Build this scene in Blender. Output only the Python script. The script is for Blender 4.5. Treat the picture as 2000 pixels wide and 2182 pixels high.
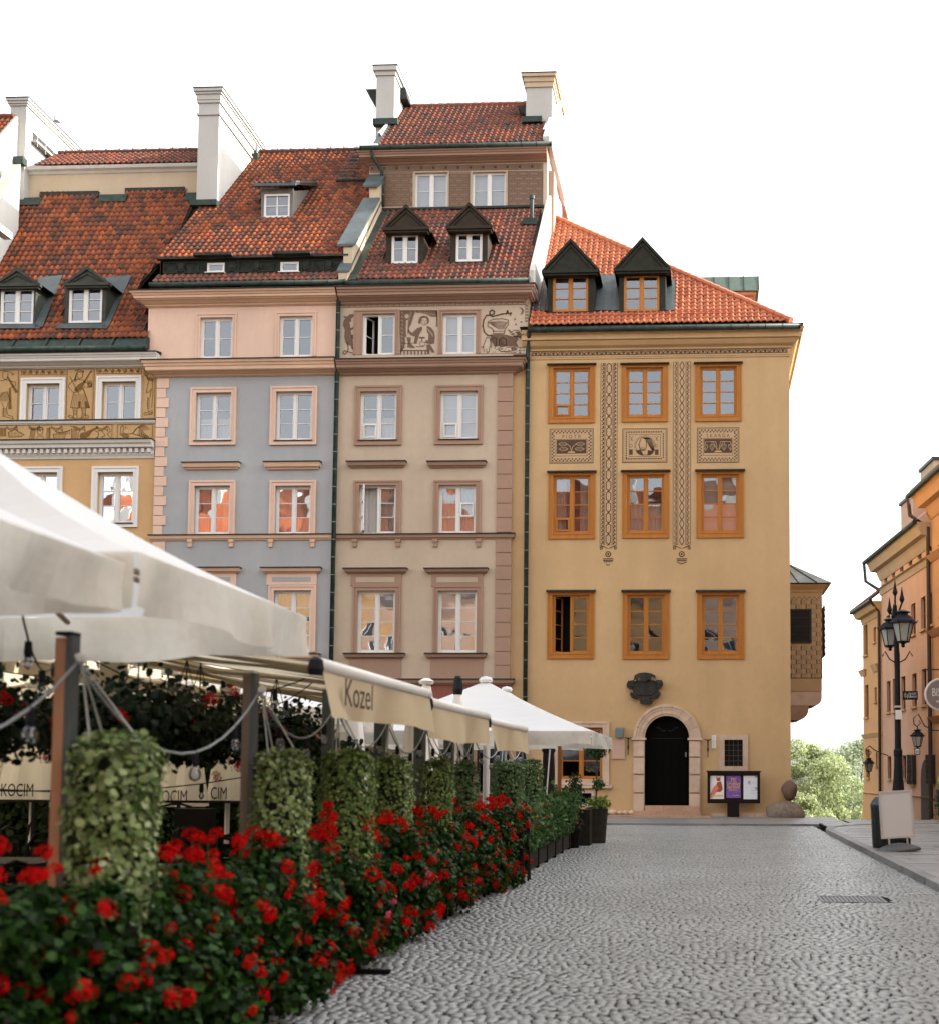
import bpy, math, random
import numpy as np
from mathutils import Matrix, Vector, noise as mnoise
random.seed(7); RNG = np.random.default_rng(7)
S = bpy.context.scene
for o in list(bpy.data.objects): bpy.data.objects.remove(o)
R_ = math.radians
# ------------------------------------------------------------------ camera
# camera model: photo is 2000 x 2182 px; F px focal length, PP principal point
F, PP, EYE = 2600.0, (1366.0, 1479.0), Vector((0, 0, 1.6))
cy = Vector((1500-PP[0], 1640-PP[1], F)).normalized()
cz = Vector((1515-PP[0], -40500-PP[1], F)); cz = -(-cz)
cz = (cz - cz.dot(cy)*cy).normalized()
cx = cy.cross(cz)
camd = bpy.data.cameras.new('camera'); cam = bpy.data.objects.new('camera', camd)
S.collection.objects.link(cam); S.camera = cam
m3 = Matrix(((cx.x, -cx.y, -cx.z), (cy.x, -cy.y, -cy.z), (cz.x, -cz.y, -cz.z)))
cam.matrix_world = Matrix.Translation(EYE) @ m3.to_4x4()
camd.sensor_fit = 'VERTICAL'; camd.sensor_height = 36; camd.sensor_width = 36
camd.lens = F/2182*36
camd.shift_x = (1000-PP[0])/2182; camd.shift_y = (PP[1]-1091)/2182
camd.clip_start = .1; camd.clip_end = 3000
camd.dof.use_dof = True; camd.dof.focus_distance = 38; camd.dof.aperture_fstop = 2.1
# ------------------------------------------------------------------ light
SUN_E, SUN_A = 34.0, 14.0            # sun to the right, a little behind the facades
w = bpy.data.worlds.new('World'); S.world = w; w.use_nodes = True
nt = w.node_tree; bg = nt.nodes['Background']
sk = nt.nodes.new('ShaderNodeTexSky'); sk.sky_type = 'NISHITA'; sk.sun_disc = False
sk.sun_elevation = R_(SUN_E); sk.sun_rotation = R_(90-SUN_A)
sk.air_density = 1.0; sk.dust_density = 3.0; sk.ozone_density = 1.0
hs = nt.nodes.new('ShaderNodeHueSaturation'); hs.inputs['Saturation'].default_value = .12
nt.links.new(sk.outputs[0], hs.inputs['Color']); nt.links.new(hs.outputs[0], bg.inputs['Color'])
bg.inputs['Strength'].default_value = .15
sl = bpy.data.lights.new('sun', 'SUN'); sl.energy = 2.6; sl.angle = R_(.53); sl.color = (1, .93, .82)
so = bpy.data.objects.new('sun', sl); S.collection.objects.link(so)
sd = Vector((math.cos(R_(SUN_E))*math.cos(R_(SUN_A)), math.cos(R_(SUN_E))*math.sin(R_(SUN_A)), math.sin(R_(SUN_E))))
so.rotation_euler = sd.to_track_quat('Z', 'Y').to_euler()
S.view_settings.view_transform = 'Standard'; S.view_settings.look = 'None'
S.view_settings.exposure = 2.1; S.view_settings.gamma = 1; S.view_settings.use_curve_mapping = False
S.render.engine = 'CYCLES'
S.cycles.max_bounces = 8; S.cycles.transparent_max_bounces = 16
# ------------------------------------------------------------------ pixel -> place helpers
def ray(px, py):
    d = Vector((px-PP[0], py-PP[1], F)); return Vector((d.dot(cx), d.dot(cy), d.dot(cz)))
def P(px, py, Y):
    d = ray(px, py); return EYE + d*((Y-EYE.y)/d.y)
def G(px, py, z=0):
    d = ray(px, py); return EYE + d*((z-EYE.z)/d.z)
def onpl(px, py, O, N):
    d = ray(px, py); return EYE + d*((Vector(O)-EYE).dot(N)/d.dot(N))
def Rc(x0, y0, x1, y1, Y):
    a, b, c, d = P(x0, y0, Y), P(x1, y0, Y), P(x0, y1, Y), P(x1, y1, Y)
    return ((a.x+c.x)/2, (b.x+d.x)/2, (c.z+d.z)/2, (a.z+b.z)/2)
class Crop:
    def __init__(s, ox, oy, k): s.o = (ox, oy, k)
    def __call__(s, x, y): return (s.o[0]+x/s.o[2], s.o[1]+y/s.o[2])
    def r(s, x0, y0, x1, y1, Y): a = s(x0, y0); b = s(x1, y1); return Rc(a[0], a[1], b[0], b[1], Y)
# ------------------------------------------------------------------ materials
MATS = {}
def M(name, col, rough=.85, spec=.3, noise=None, bump=None, tint=0, col2=None, metal=0, trans=0, streak=0, coat=0):
    if name in MATS: return MATS[name]
    m = bpy.data.materials.new(name); m.use_nodes = True; n = m.node_tree; L = n.links.new
    b = n.nodes['Principled BSDF']
    b.inputs['Roughness'].default_value = rough; b.inputs['Metallic'].default_value = metal
    b.inputs['Specular IOR Level'].default_value = spec
    if coat: b.inputs['Coat Weight'].default_value = coat; b.inputs['Coat Roughness'].default_value = .15
    c = n.nodes.new('ShaderNodeRGB'); c.outputs[0].default_value = (*col, 1); out = c.outputs[0]
    def mix(fac, a, bcol, mode='MIX'):
        x = n.nodes.new('ShaderNodeMix'); x.data_type = 'RGBA'; x.blend_type = mode
        if isinstance(fac, float): x.inputs[0].default_value = fac
        else: L(fac, x.inputs[0])
        L(a, x.inputs[6])
        if isinstance(bcol, tuple): x.inputs[7].default_value = (*bcol, 1)
        else: L(bcol, x.inputs[7])
        return x.outputs[2]
    geo = n.nodes.new('ShaderNodeNewGeometry')
    if tint:
        at = n.nodes.new('ShaderNodeAttribute'); at.attribute_name = 'tint'
        oi = n.nodes.new('ShaderNodeObjectInfo')
        ad = n.nodes.new('ShaderNodeMath'); ad.operation = 'ADD'; L(at.outputs['Fac'], ad.inputs[0]); L(oi.outputs['Random'], ad.inputs[1])
        fr = n.nodes.new('ShaderNodeMath'); fr.operation = 'FRACT'; L(ad.outputs[0], fr.inputs[0])
        rp = n.nodes.new('ShaderNodeValToRGB'); rp.color_ramp.interpolation = 'LINEAR'
        if isinstance(tint, (int, float)):
            e = rp.color_ramp.elements
            e[0].color = (*[v*(1-tint) for v in col], 1); e[1].color = (*[min(1, v*(1+tint)) for v in (col2 or col)], 1)
        else:
            e = rp.color_ramp.elements; e[0].color = (*tint[0], 1); e[1].color = (*tint[-1], 1)
            for i, q in enumerate(tint[1:-1]): rp.color_ramp.elements.new((i+1)/(len(tint)-1)).color = (*q, 1)
        L(fr.outputs[0], rp.inputs[0]); out = rp.outputs[0]
    if noise:
        for nz in noise:
            sc, amt, dark = nz[:3]; zs = nz[3] if len(nz) > 3 else streak
            t = n.nodes.new('ShaderNodeTexNoise'); t.inputs['Scale'].default_value = sc; t.inputs['Detail'].default_value = 5
            if zs:
                mp = n.nodes.new('ShaderNodeMapping'); mp.inputs['Scale'].default_value = (1, 1, zs); L(geo.outputs['Position'], mp.inputs[0]); L(mp.outputs[0], t.inputs['Vector'])
            else: L(geo.outputs['Position'], t.inputs['Vector'])
            r = n.nodes.new('ShaderNodeMapRange'); r.inputs[1].default_value = .35; r.inputs[2].default_value = .7; r.inputs[4].default_value = amt
            L(t.outputs['Fac'], r.inputs[0]); out = mix(r.outputs[0], out, dark)
    L(out, b.inputs['Base Color'])
    if bump:
        t = n.nodes.new('ShaderNodeTexNoise'); t.inputs['Scale'].default_value = bump[0]; t.inputs['Detail'].default_value = 4
        L(geo.outputs['Position'], t.inputs['Vector'])
        bp = n.nodes.new('ShaderNodeBump'); bp.inputs['Strength'].default_value = bump[1]; bp.inputs['Distance'].default_value = bump[2] if len(bump) > 2 else .01
        L(t.outputs['Fac'], bp.inputs['Height']); L(bp.outputs[0], b.inputs['Normal'])
    if trans:
        tr = n.nodes.new('ShaderNodeBsdfTranslucent'); L(out, tr.inputs[0])
        ms = n.nodes.new('ShaderNodeMixShader'); ms.inputs[0].default_value = trans
        L(b.outputs[0], ms.inputs[1]); L(tr.outputs[0], ms.inputs[2]); L(ms.outputs[0], n.nodes['Material Output'].inputs[0])
    MATS[name] = m; return m
def glassmat(name, refl=.13, wav=.25):
    if name in MATS: return MATS[name]
    m = bpy.data.materials.new(name); m.use_nodes = True; n = m.node_tree; L = n.links.new
    n.nodes.remove(n.nodes['Principled BSDF'])
    t = n.nodes.new('ShaderNodeBsdfTransparent'); t.inputs[0].default_value = (.8, .84, .85, 1)
    g = n.nodes.new('ShaderNodeBsdfGlossy'); g.inputs['Roughness'].default_value = .015; g.inputs[0].default_value = (.92, .95, 1, 1)
    lw = n.nodes.new('ShaderNodeFresnel'); lw.inputs[0].default_value = 1.5
    ad = n.nodes.new('ShaderNodeMath'); ad.operation = 'ADD'; ad.inputs[1].default_value = refl; L(lw.outputs[0], ad.inputs[0])
    geo = n.nodes.new('ShaderNodeNewGeometry'); tx = n.nodes.new('ShaderNodeTexNoise'); tx.inputs['Scale'].default_value = 1.5; tx.inputs['Detail'].default_value = .5
    L(geo.outputs['Position'], tx.inputs['Vector'])
    bp = n.nodes.new('ShaderNodeBump'); bp.inputs['Strength'].default_value = wav; bp.inputs['Distance'].default_value = .03
    L(tx.outputs['Fac'], bp.inputs['Height']); L(bp.outputs[0], g.inputs['Normal'])
    ms = n.nodes.new('ShaderNodeMixShader'); L(ad.outputs[0], ms.inputs[0]); L(t.outputs[0], ms.inputs[1]); L(g.outputs[0], ms.inputs[2])
    L(ms.outputs[0], n.nodes['Material Output'].inputs[0]); MATS[name] = m; return m
def plaster(name, col, dark=None):
    dark = dark or tuple(v*.72 for v in col)
    return M(name, col, .92, .15, noise=[(.55, .5, dark), (3.5, .2, tuple(v*.78 for v in col)), (.23, .35, tuple(min(1, v*1.12) for v in col)), (1.7, .3, tuple(v*.74 for v in col), .12), (9, .14, tuple(v*.7 for v in col), .5)], bump=(45, .35, .006))
# ------------------------------------------------------------------ mesh helpers
W = {}            # world matrix of every object that can be a parent
CUR = [Matrix.Identity(4)]
def link(o, parent=None, world=None):
    S.collection.objects.link(o); world = world or Matrix.Identity(4)
    if parent:
        o.parent = parent; o.matrix_parent_inverse = W[parent.name].inverted()
    o.matrix_basis = world; W[o.name] = world; return o
class MB:
    def __init__(s): s.v = []; s.f = []
    def quad(s, *p): k = len(s.v); s.v += [tuple(q) for q in p]; s.f.append(tuple(range(k, k+len(p)))); return s
    def box(s, x0, x1, y0, y1, z0, z1):
        k = len(s.v); s.v += [(x, y, z) for x in (x0, x1) for y in (y0, y1) for z in (z0, z1)]
        s.f += [(k, k+1, k+3, k+2), (k+4, k+6, k+7, k+5), (k, k+4, k+5, k+1), (k+2, k+3, k+7, k+6), (k, k+2, k+6, k+4), (k+1, k+5, k+7, k+3)]; return s
    def prismY(s, poly, y0, y1):       # polygon in x,z extruded along y
        n = len(poly); k = len(s.v); s.v += [(x, y0, z) for x, z in poly]+[(x, y1, z) for x, z in poly]
        s.f += [tuple(range(k, k+n)), tuple(range(k+2*n-1, k+n-1, -1))]+[(k+i, k+n+i, k+n+(i+1) % n, k+(i+1) % n) for i in range(n)]; return s
    def prismX(s, poly, x0, x1):       # polygon in y,z extruded along x
        n = len(poly); k = len(s.v); s.v += [(x0, y, z) for y, z in poly]+[(x1, y, z) for y, z in poly]
        s.f += [tuple(range(k, k+n)), tuple(range(k+2*n-1, k+n-1, -1))]+[(k+i, k+n+i, k+n+(i+1) % n, k+(i+1) % n) for i in range(n)]; return s
    def prismZ(s, poly, z0, z1):
        n = len(poly); k = len(s.v); s.v += [(x, y, z0) for x, y in poly]+[(x, y, z1) for x, y in poly]
        s.f += [tuple(range(k, k+n)), tuple(range(k+2*n-1, k+n-1, -1))]+[(k+i, k+n+i, k+n+(i+1) % n, k+(i+1) % n) for i in range(n)]; return s
    def tube(s, pts, r, n=8, cap=True):
        pts = [Vector(p) for p in pts]; k = len(s.v); up = None
        rr = r if isinstance(r, (list, tuple)) else [r]*len(pts)
        for i, p in enumerate(pts):
            t = (pts[min(i+1, len(pts)-1)]-pts[max(i-1, 0)]).normalized()
            a = t.cross(Vector((0, 0, 1)) if abs(t.z) < .95 else Vector((1, 0, 0))).normalized()
            if up is not None and a.dot(up) < 0: a = -a
            up = a; b = t.cross(a)
            s.v += [tuple(p+(a*math.cos(2*math.pi*j/n)+b*math.sin(2*math.pi*j/n))*rr[i]) for j in range(n)]
        for i in range(len(pts)-1):
            for j in range(n): s.f.append((k+i*n+j, k+i*n+(j+1) % n, k+(i+1)*n+(j+1) % n, k+(i+1)*n+j))
        if cap: s.f += [tuple(range(k+n-1, k-1, -1)), tuple(range(k+(len(pts)-1)*n, k+len(pts)*n))]
        return s
    def lathe(s, c, prof, n=16):
        k = len(s.v)
        for r, z in prof: s.v += [(c[0]+r*math.cos(2*math.pi*j/n), c[1]+r*math.sin(2*math.pi*j/n), c[2]+z) for j in range(n)]
        for i in range(len(prof)-1):
            for j in range(n): s.f.append((k+i*n+j, k+i*n+(j+1) % n, k+(i+1)*n+(j+1) % n, k+(i+1)*n+j))
        s.f += [tuple(range(k+n-1, k-1, -1)), tuple(range(k+(len(prof)-1)*n, k+len(prof)*n))]; return s
    def ring(s, X0, X1, Z0, Z1, w, y0, y1, wt=None, wb=None):     # rectangular frame, boxes butted
        wt = w if wt is None else wt; wb = w if wb is None else wb
        s.box(X0, X0+w, y0, y1, Z0, Z1); s.box(X1-w, X1, y0, y1, Z0, Z1)
        if wt: s.box(X0+w, X1-w, y0, y1, Z1-wt, Z1)
        if wb: s.box(X0+w, X1-w, y0, y1, Z0, Z0+wb)
        return s
    def cornice(s, X0, X1, Yw, prof, eL=1, eR=1, back=.25):        # prof: bottom to top (z, projection)
        pr = [(prof[0][0], 0)]+list(prof)+[(prof[-1][0], 0)]
        for (za, pa), (zb, pb) in zip(pr[:-1], pr[1:]):
            a0, a1, b0, b1 = X0-eL*pa, X1+eR*pa, X0-eL*pb, X1+eR*pb
            s.quad((a0, Yw-pa, za), (a1, Yw-pa, za), (b1, Yw-pb, zb), (b0, Yw-pb, zb))
            s.quad((a1, Yw-pa, za), (a1, Yw+back, za), (b1, Yw+back, zb), (b1, Yw-pb, zb))
            s.quad((a0, Yw-pa, za), (b0, Yw-pb, zb), (b0, Yw+back, zb), (a0, Yw+back, za))
        return s
    def ribbon(s, pts, wd, Y, closed=False):                       # flat line drawn on a facade, points x,z
        if closed: pts = list(pts)+[pts[0]]
        for (xa, za), (xb, zb) in zip(pts[:-1], pts[1:]):
            dx, dz = xb-xa, zb-za; l = math.hypot(dx, dz) or 1e-6; nx, nz = -dz/l*wd/2, dx/l*wd/2; ex, ez = dx/l*wd*.3, dz/l*wd*.3
            s.quad((xa-nx-ex, Y, za-nz-ez), (xb-nx+ex, Y, zb-nz+ez), (xb+nx+ex, Y, zb+nz+ez), (xa+nx-ex, Y, za+nz-ez))
        return s
    def poly(s, pts, Y): s.quad(*[(x, Y, z) for x, z in pts]); return s
    def build(s, name, mat, parent=None, smooth=False, tint=None):
        me = bpy.data.meshes.new(name); me.from_pydata([CUR[0] @ Vector(v) for v in s.v], [], s.f); me.materials.append(mat); me.update()
        if smooth: me.polygons.foreach_set('use_smooth', [True]*len(me.polygons))
        if tint is not None: me.attributes.new('tint', 'FLOAT', 'POINT').data.foreach_set('value', tint)
        return link(bpy.data.objects.new(name, me), parent)
def npmesh(name, V, Fc, tint=None, mat=None, smooth=False):
    me = bpy.data.meshes.new(name); nv = len(V); nf, k = Fc.shape
    me.vertices.add(nv); me.vertices.foreach_set('co', np.ascontiguousarray(V, dtype=np.float32).ravel())
    me.loops.add(nf*k); me.loops.foreach_set('vertex_index', Fc.ravel().astype(np.int32))
    me.polygons.add(nf); me.polygons.foreach_set('loop_start', np.arange(0, nf*k, k, dtype=np.int32))
    me.update(calc_edges=True)
    if tint is not None: me.attributes.new('tint', 'FLOAT', 'POINT').data.foreach_set('value', tint.astype(np.float32))
    if smooth: me.polygons.foreach_set('use_smooth', np.ones(nf, dtype=bool))
    if mat: me.materials.append(mat)
    return me
def tag(o, label=None, cat=None, group=None, kind=None):
    for k, v in (('label', label), ('category', cat), ('group', group), ('kind', kind)):
        if v: o[k] = v
    return o
def thing(name, loc, label, cat, group=None, rz=0):
    o = bpy.data.objects.new(name, None); o.empty_display_size = .2
    link(o, None, Matrix.Translation(loc) @ Matrix.Rotation(rz, 4, 'Z')); return tag(o, label, cat, group)
def copy_thing(o, world, label=None):
    def rec(src, par):
        c = src.copy(); S.collection.objects.link(c)
        if par: c.parent = par
        W[c.name] = W[src.name]
        for ch in KIDS.get(src.name, []): rec(ch, c)
        return c
    KIDS = {}
    for q in bpy.data.objects:
        if q.parent: KIDS.setdefault(q.parent.name, []).append(q)
    c = rec(o, None); c.matrix_basis = world; W[c.name] = world
    if label: c['label'] = label
    return c
def text_mesh(s, size, fn='Bfont', align='CENTER', ext=0):
    cu = bpy.data.curves.new('t', 'FONT'); cu.body = s; cu.size = size; cu.align_x = align; cu.align_y = 'CENTER'; cu.extrude = ext; cu.resolution_u = 3
    t = bpy.data.objects.new('t', cu); S.collection.objects.link(t)
    bpy.context.view_layer.update()
    me = bpy.data.meshes.new_from_object(t.evaluated_get(bpy.context.evaluated_depsgraph_get()))
    bpy.data.objects.remove(t); return me
def put_text(name, s, size, mat, parent, world, squash=(1, 1), align='CENTER'):
    me = text_mesh(s, size, align=align, ext=.001); me.materials.clear(); me.materials.append(mat)
    for v in me.vertices: v.co.x *= squash[0]; v.co.y *= squash[1]
    me.transform(world); return link(bpy.data.objects.new(name, me), parent)
FRONT = Matrix(((1, 0, 0, 0), (0, 0, -1, 0), (0, 1, 0, 0), (0, 0, 0, 1)))    # text standing upright facing -y
# ------------------------------------------------------------------ building parts
GL = glassmat('window_glass'); GLD = glassmat('window_glass_low', .08, .22)
WHITE = M('white_paint', (.66, .65, .62), .5, .2)
DARKM = M('dark_metal', (.022, .023, .02), .6, .15, noise=[(8, .4, (.07, .08, .07))])
COPPER = M('patinated_copper', (.022, .034, .028), .5, .2, noise=[(5, .45, (.07, .10, .085)), (20, .3, (.012, .018, .015))])
LEAD = M('lead_flashing', (.06, .075, .077), .5, .3, noise=[(4, .6, (.03, .04, .042)), (1.2, .3, (.14, .16, .165))])
CURT = M('curtain', (.62, .61, .57), .9, .1, trans=.3)
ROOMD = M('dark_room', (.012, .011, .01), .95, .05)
def wall(parent, X0, X1, Z0, Z1, Y, holes, mat, back=None, name='wall', depth=14):
    xs = sorted({X0, X1, *[h[0] for h in holes], *[h[1] for h in holes]}); zs = sorted({Z0, Z1, *[h[2] for h in holes], *[h[3] for h in holes]})
    xs = [x for x in xs if X0 <= x <= X1]; zs = [z for z in zs if Z0 <= z <= Z1]
    mb = MB()
    for a, b in zip(xs[:-1], xs[1:]):
        run = None
        for c, d in zip(zs[:-1], zs[1:]):
            mx, mz = (a+b)/2, (c+d)/2; hole = any(h[0] < mx < h[1] and h[2] < mz < h[3] for h in holes)
            if hole:
                if run: mb.quad((a, Y, run[0]), (b, Y, run[0]), (b, Y, run[1]), (a, Y, run[1])); run = None
            else: run = (run[0], d) if run else (c, d)
        if run: mb.quad((a, Y, run[0]), (b, Y, run[0]), (b, Y, run[1]), (a, Y, run[1]))
    for h in holes:
        a, b, c, d = h[:4]; t = .24
        mb.quad((a, Y, c), (a, Y, d), (a, Y+t, d), (a, Y+t, c)); mb.quad((b, Y, c), (b, Y+t, c), (b, Y+t, d), (b, Y, d))
        mb.quad((a, Y, c), (a, Y+t, c), (b, Y+t, c), (b, Y, c)); mb.quad((a, Y, d), (b, Y, d), (b, Y+t, d), (a, Y+t, d))
    if back:
        mb.quad((X0, Y, Z0), (X0, back, Z0), (X0, back, Z1), (X0, Y, Z1)); mb.quad((X1, Y, Z0), (X1, back, Z0), (X1, back, Z1), (X1, Y, Z1))
        mb.quad((X0, back, Z0), (X1, back, Z0), (X1, back, Z1), (X0, back, Z1))
    return mb.build(name, mat, parent)
def window(parent, r, Y, rows=3, cols=2, fm=None, glass=None, fw=.055, leaf=.045, mull=.075, sur=None, sm=None, sill=None, silm=None,
           hood=None, rec=.1, curtain=None, open_left=False, small=None, bars=.024, label=None, panel=None):
    """window frame (part) with pane, surround, sill, curtain as sub-parts"""
    fm = fm or WHITE; glass = glass or GL; X0, X1, Z0, Z1 = r; y0 = Y+rec; mb = MB()
    mb.ring(X0, X1, Z0, Z1, fw, y0, y0+.09)
    xm = (X0+X1)/2
    if cols == 2: mb.box(xm-mull/2, xm+mull/2, y0-.012, y0+.09, Z0+fw, Z1-fw)
    leaves = [(X0+fw, xm-mull/2), (xm+mull/2, X1-fw)] if cols == 2 else [(X0+fw, X1-fw)]
    panes = []
    for li, (a, b) in enumerate(leaves):
        if open_left and li == 0: continue
        mb.ring(a, b, Z0+fw, Z1-fw, leaf, y0+.012, y0+.07)
        a += leaf; b -= leaf; zb, zt = Z0+fw+leaf, Z1-fw-leaf; h = (zt-zb)/rows
        for k in range(rows):
            if k: mb.box(a, b, y0+.018, y0+.06, zb+k*h-bars/2, zb+k*h+bars/2)
            z0, z1 = zb+k*h+(bars/2 if k else 0), zb+(k+1)*h-(bars/2 if k < rows-1 else 0)
            if small and small == (li, k):
                mb.ring(a, b, z0, z1, .05, y0-.02, y0+.05); panes.append((a+.05, b-.05, z0+.05, z1-.05))
            else: panes.append((a, b, z0, z1))
    o = mb.build('window', fm, parent)
    if label: o['label'] = label
    for (a, b, c, d) in panes:
        t = [random.uniform(-.004, .004) for _ in range(4)]
        q = MB(); yy = y0+.04
        for e in (0, .004): q.quad((a, yy+t[0]+e, c), (b, yy+t[1]+e, c), (b, yy+t[1]+t[2]+e, d), (a, yy+t[0]+t[2]+e, d))
        q.v = q.v[:4]+q.v[4:]; q.f = [(0, 1, 2, 3)]
        q.build('pane', glass, o)
    if open_left:
        a, b = leaves[0]; wd = b-a; q = MB(); c, s_ = math.cos(R_(68)), math.sin(R_(68))
        def sash(u0, u1, z0, z1, t=.04):
            pts = [(a+u*c, y0-(u*s_ if open_left == 'out' else -u*s_)) for u in (u0, u1)]
            (ax, ay), (bx, by) = pts; nx, ny = s_*t, c*t
            q.prismZ([(ax, ay), (bx, by), (bx+nx, by+ny), (ax+nx, ay+ny)], z0, z1)
        sash(0, .045, Z0+fw, Z1-fw); sash(wd-.045, wd, Z0+fw, Z1-fw); sash(.045, wd-.045, Z0+fw, Z0+fw+.05); sash(.045, wd-.045, Z1-fw-.05, Z1-fw)
        for k in range(1, rows): zz = Z0+fw+k*(Z1-Z0-2*fw)/rows; sash(.045, wd-.045, zz-.012, zz+.012)
        q.build('open_casement', fm, o)
    if sur:
        L_, R2, T, B = sur[:4]; q = MB(); p = sur[4] if len(sur) > 4 else .05
        a, b, c, d = X0-L_, X1+R2, Z0-B, Z1+T
        def rg(a, b, c, d, A, B_, C, D, y0, y1):
            q.box(a, A, y0, y1, c, d); q.box(B_, b, y0, y1, c, d); q.box(A, B_, y0, y1, D, d)
            if c < C-.001: q.box(A, B_, y0, y1, c, C)
        rg(a, b, c, d, X0, X1, Z0, Z1, Y-p, Y+.001)
        e = min(L_, T)*.36; rg(a+.0, b-.0, c, d, a+e, b-e, c+(e if B else 0), d-e, Y-p-.025, Y-p)
        e2 = min(L_, T)*.8; rg(X0-.035, X1+.035, Z0-(.03 if B else 0), Z1+.035, X0+.002, X1-.002, Z0, Z1-.002, Y-p-.014, Y-p)
        q.build('surround', sm or fm, o)
    if sill:
        q = MB(); q.prismX([(Y-sill, Z0-.035), (Y-sill, Z0-.01), (y0+.02, Z0+.012), (y0+.02, Z0-.035)], X0-.04, X1+.04); q.build('sill', silm or DARKM, o)
    if hood:   # (x over-hang, z bottom, height, projection)
        ov, zb, hh, pj = hood; q = MB(); q.cornice(X0-ov, X1+ov, Y, [(zb, .05), (zb+hh*.3, .07), (zb+hh*.35, pj*.8), (zb+hh, pj)], .6, .6, 0).build('hood', sm or fm, o)
        q = MB(); q.box(X0-ov-pj*.6-.02, X1+ov+pj*.6+.02, Y-pj-.03, Y, zb+hh+.002, zb+hh+.04); q.build('hood_flashing', DARKM, o)
    if curtain:
        kind = curtain; q = MB(); n = 22; yy = y0+.2
        spans = {'full': [(0, 1, 0, 1)], 'half': [(0, 1, 0, .5)], 'blind': [(0, 1, .0, 1)], 'sides': [(0, .33, 0, 1), (.7, 1, 0, 1)], 'top': [(0, 1, .72, 1)]}[kind]
        for (u0, u1, w0, w1) in spans:
            for i in range(n):
                ua, ub = u0+(u1-u0)*i/n, u0+(u1-u0)*(i+1)/n; wv = 0 if kind == 'blind' else .03
                ya, yb = yy+wv*math.sin(i*1.9), yy+wv*math.sin((i+1)*1.9)
                q.quad((X0+(X1-X0)*ua, ya, Z0+(Z1-Z0)*w0), (X0+(X1-X0)*ub, yb, Z0+(Z1-Z0)*w0), (X0+(X1-X0)*ub, yb, Z0+(Z1-Z0)*w1), (X0+(X1-X0)*ua, ya, Z0+(Z1-Z0)*w1))
        q.build('curtain', CURT, o)
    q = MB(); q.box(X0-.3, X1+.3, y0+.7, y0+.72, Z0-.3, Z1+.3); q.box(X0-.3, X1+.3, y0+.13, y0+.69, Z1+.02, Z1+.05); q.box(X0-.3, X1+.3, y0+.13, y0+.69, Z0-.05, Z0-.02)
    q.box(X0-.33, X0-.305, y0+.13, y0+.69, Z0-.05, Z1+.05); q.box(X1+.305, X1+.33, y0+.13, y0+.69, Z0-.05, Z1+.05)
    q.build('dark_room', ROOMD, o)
    return o
TILE_N = 7
def tile_arr(tw, th):
    us = np.linspace(-.02*tw, 1.02*tw, TILE_N); h = .026*np.cos(2*math.pi*us/tw)+.010*np.sin(4*math.pi*us/tw)
    rows = [(0.004, h+.012), (0, h+.045), (th*1.12, h+.012)]
    V = np.concatenate([np.stack([us, np.full(TILE_N, v), n], 1) for v, n in rows])
    Fq = [[r*TILE_N+i, r*TILE_N+i+1, (r+1)*TILE_N+i+1, (r+1)*TILE_N+i] for r in range(2) for i in range(TILE_N-1)]
    return V, np.array(Fq)
def inside(pt, poly):
    x, y = pt; c = False; j = len(poly)-1
    for i in range(len(poly)):
        if (poly[i][1] > y) != (poly[j][1] > y) and x < (poly[j][0]-poly[i][0])*(y-poly[i][1])/(poly[j][1]-poly[i][1])+poly[i][0]: c = not c
        j = i
    return c
class RP:                    # roof plane rising away from the viewer
    def __init__(s, Y0, Z0, pitch):
        s.O = Vector((0, Y0, Z0)); a = R_(pitch); s.U = Vector((1, 0, 0)); s.V = Vector((0, math.cos(a), math.sin(a))); s.N = Vector((0, -math.sin(a), math.cos(a))); s.t = math.tan(a)
    def at(s, px, py): return onpl(px, py, s.O, s.N)
    def uv(s, p): d = Vector(p)-s.O; return (d.dot(s.U), d.dot(s.V))
    def y(s, z): return s.O.y+(z-s.O.z)/s.t
    def p3(s, u, v, n=0): return s.O+s.U*u+s.V*v+s.N*n
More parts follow.
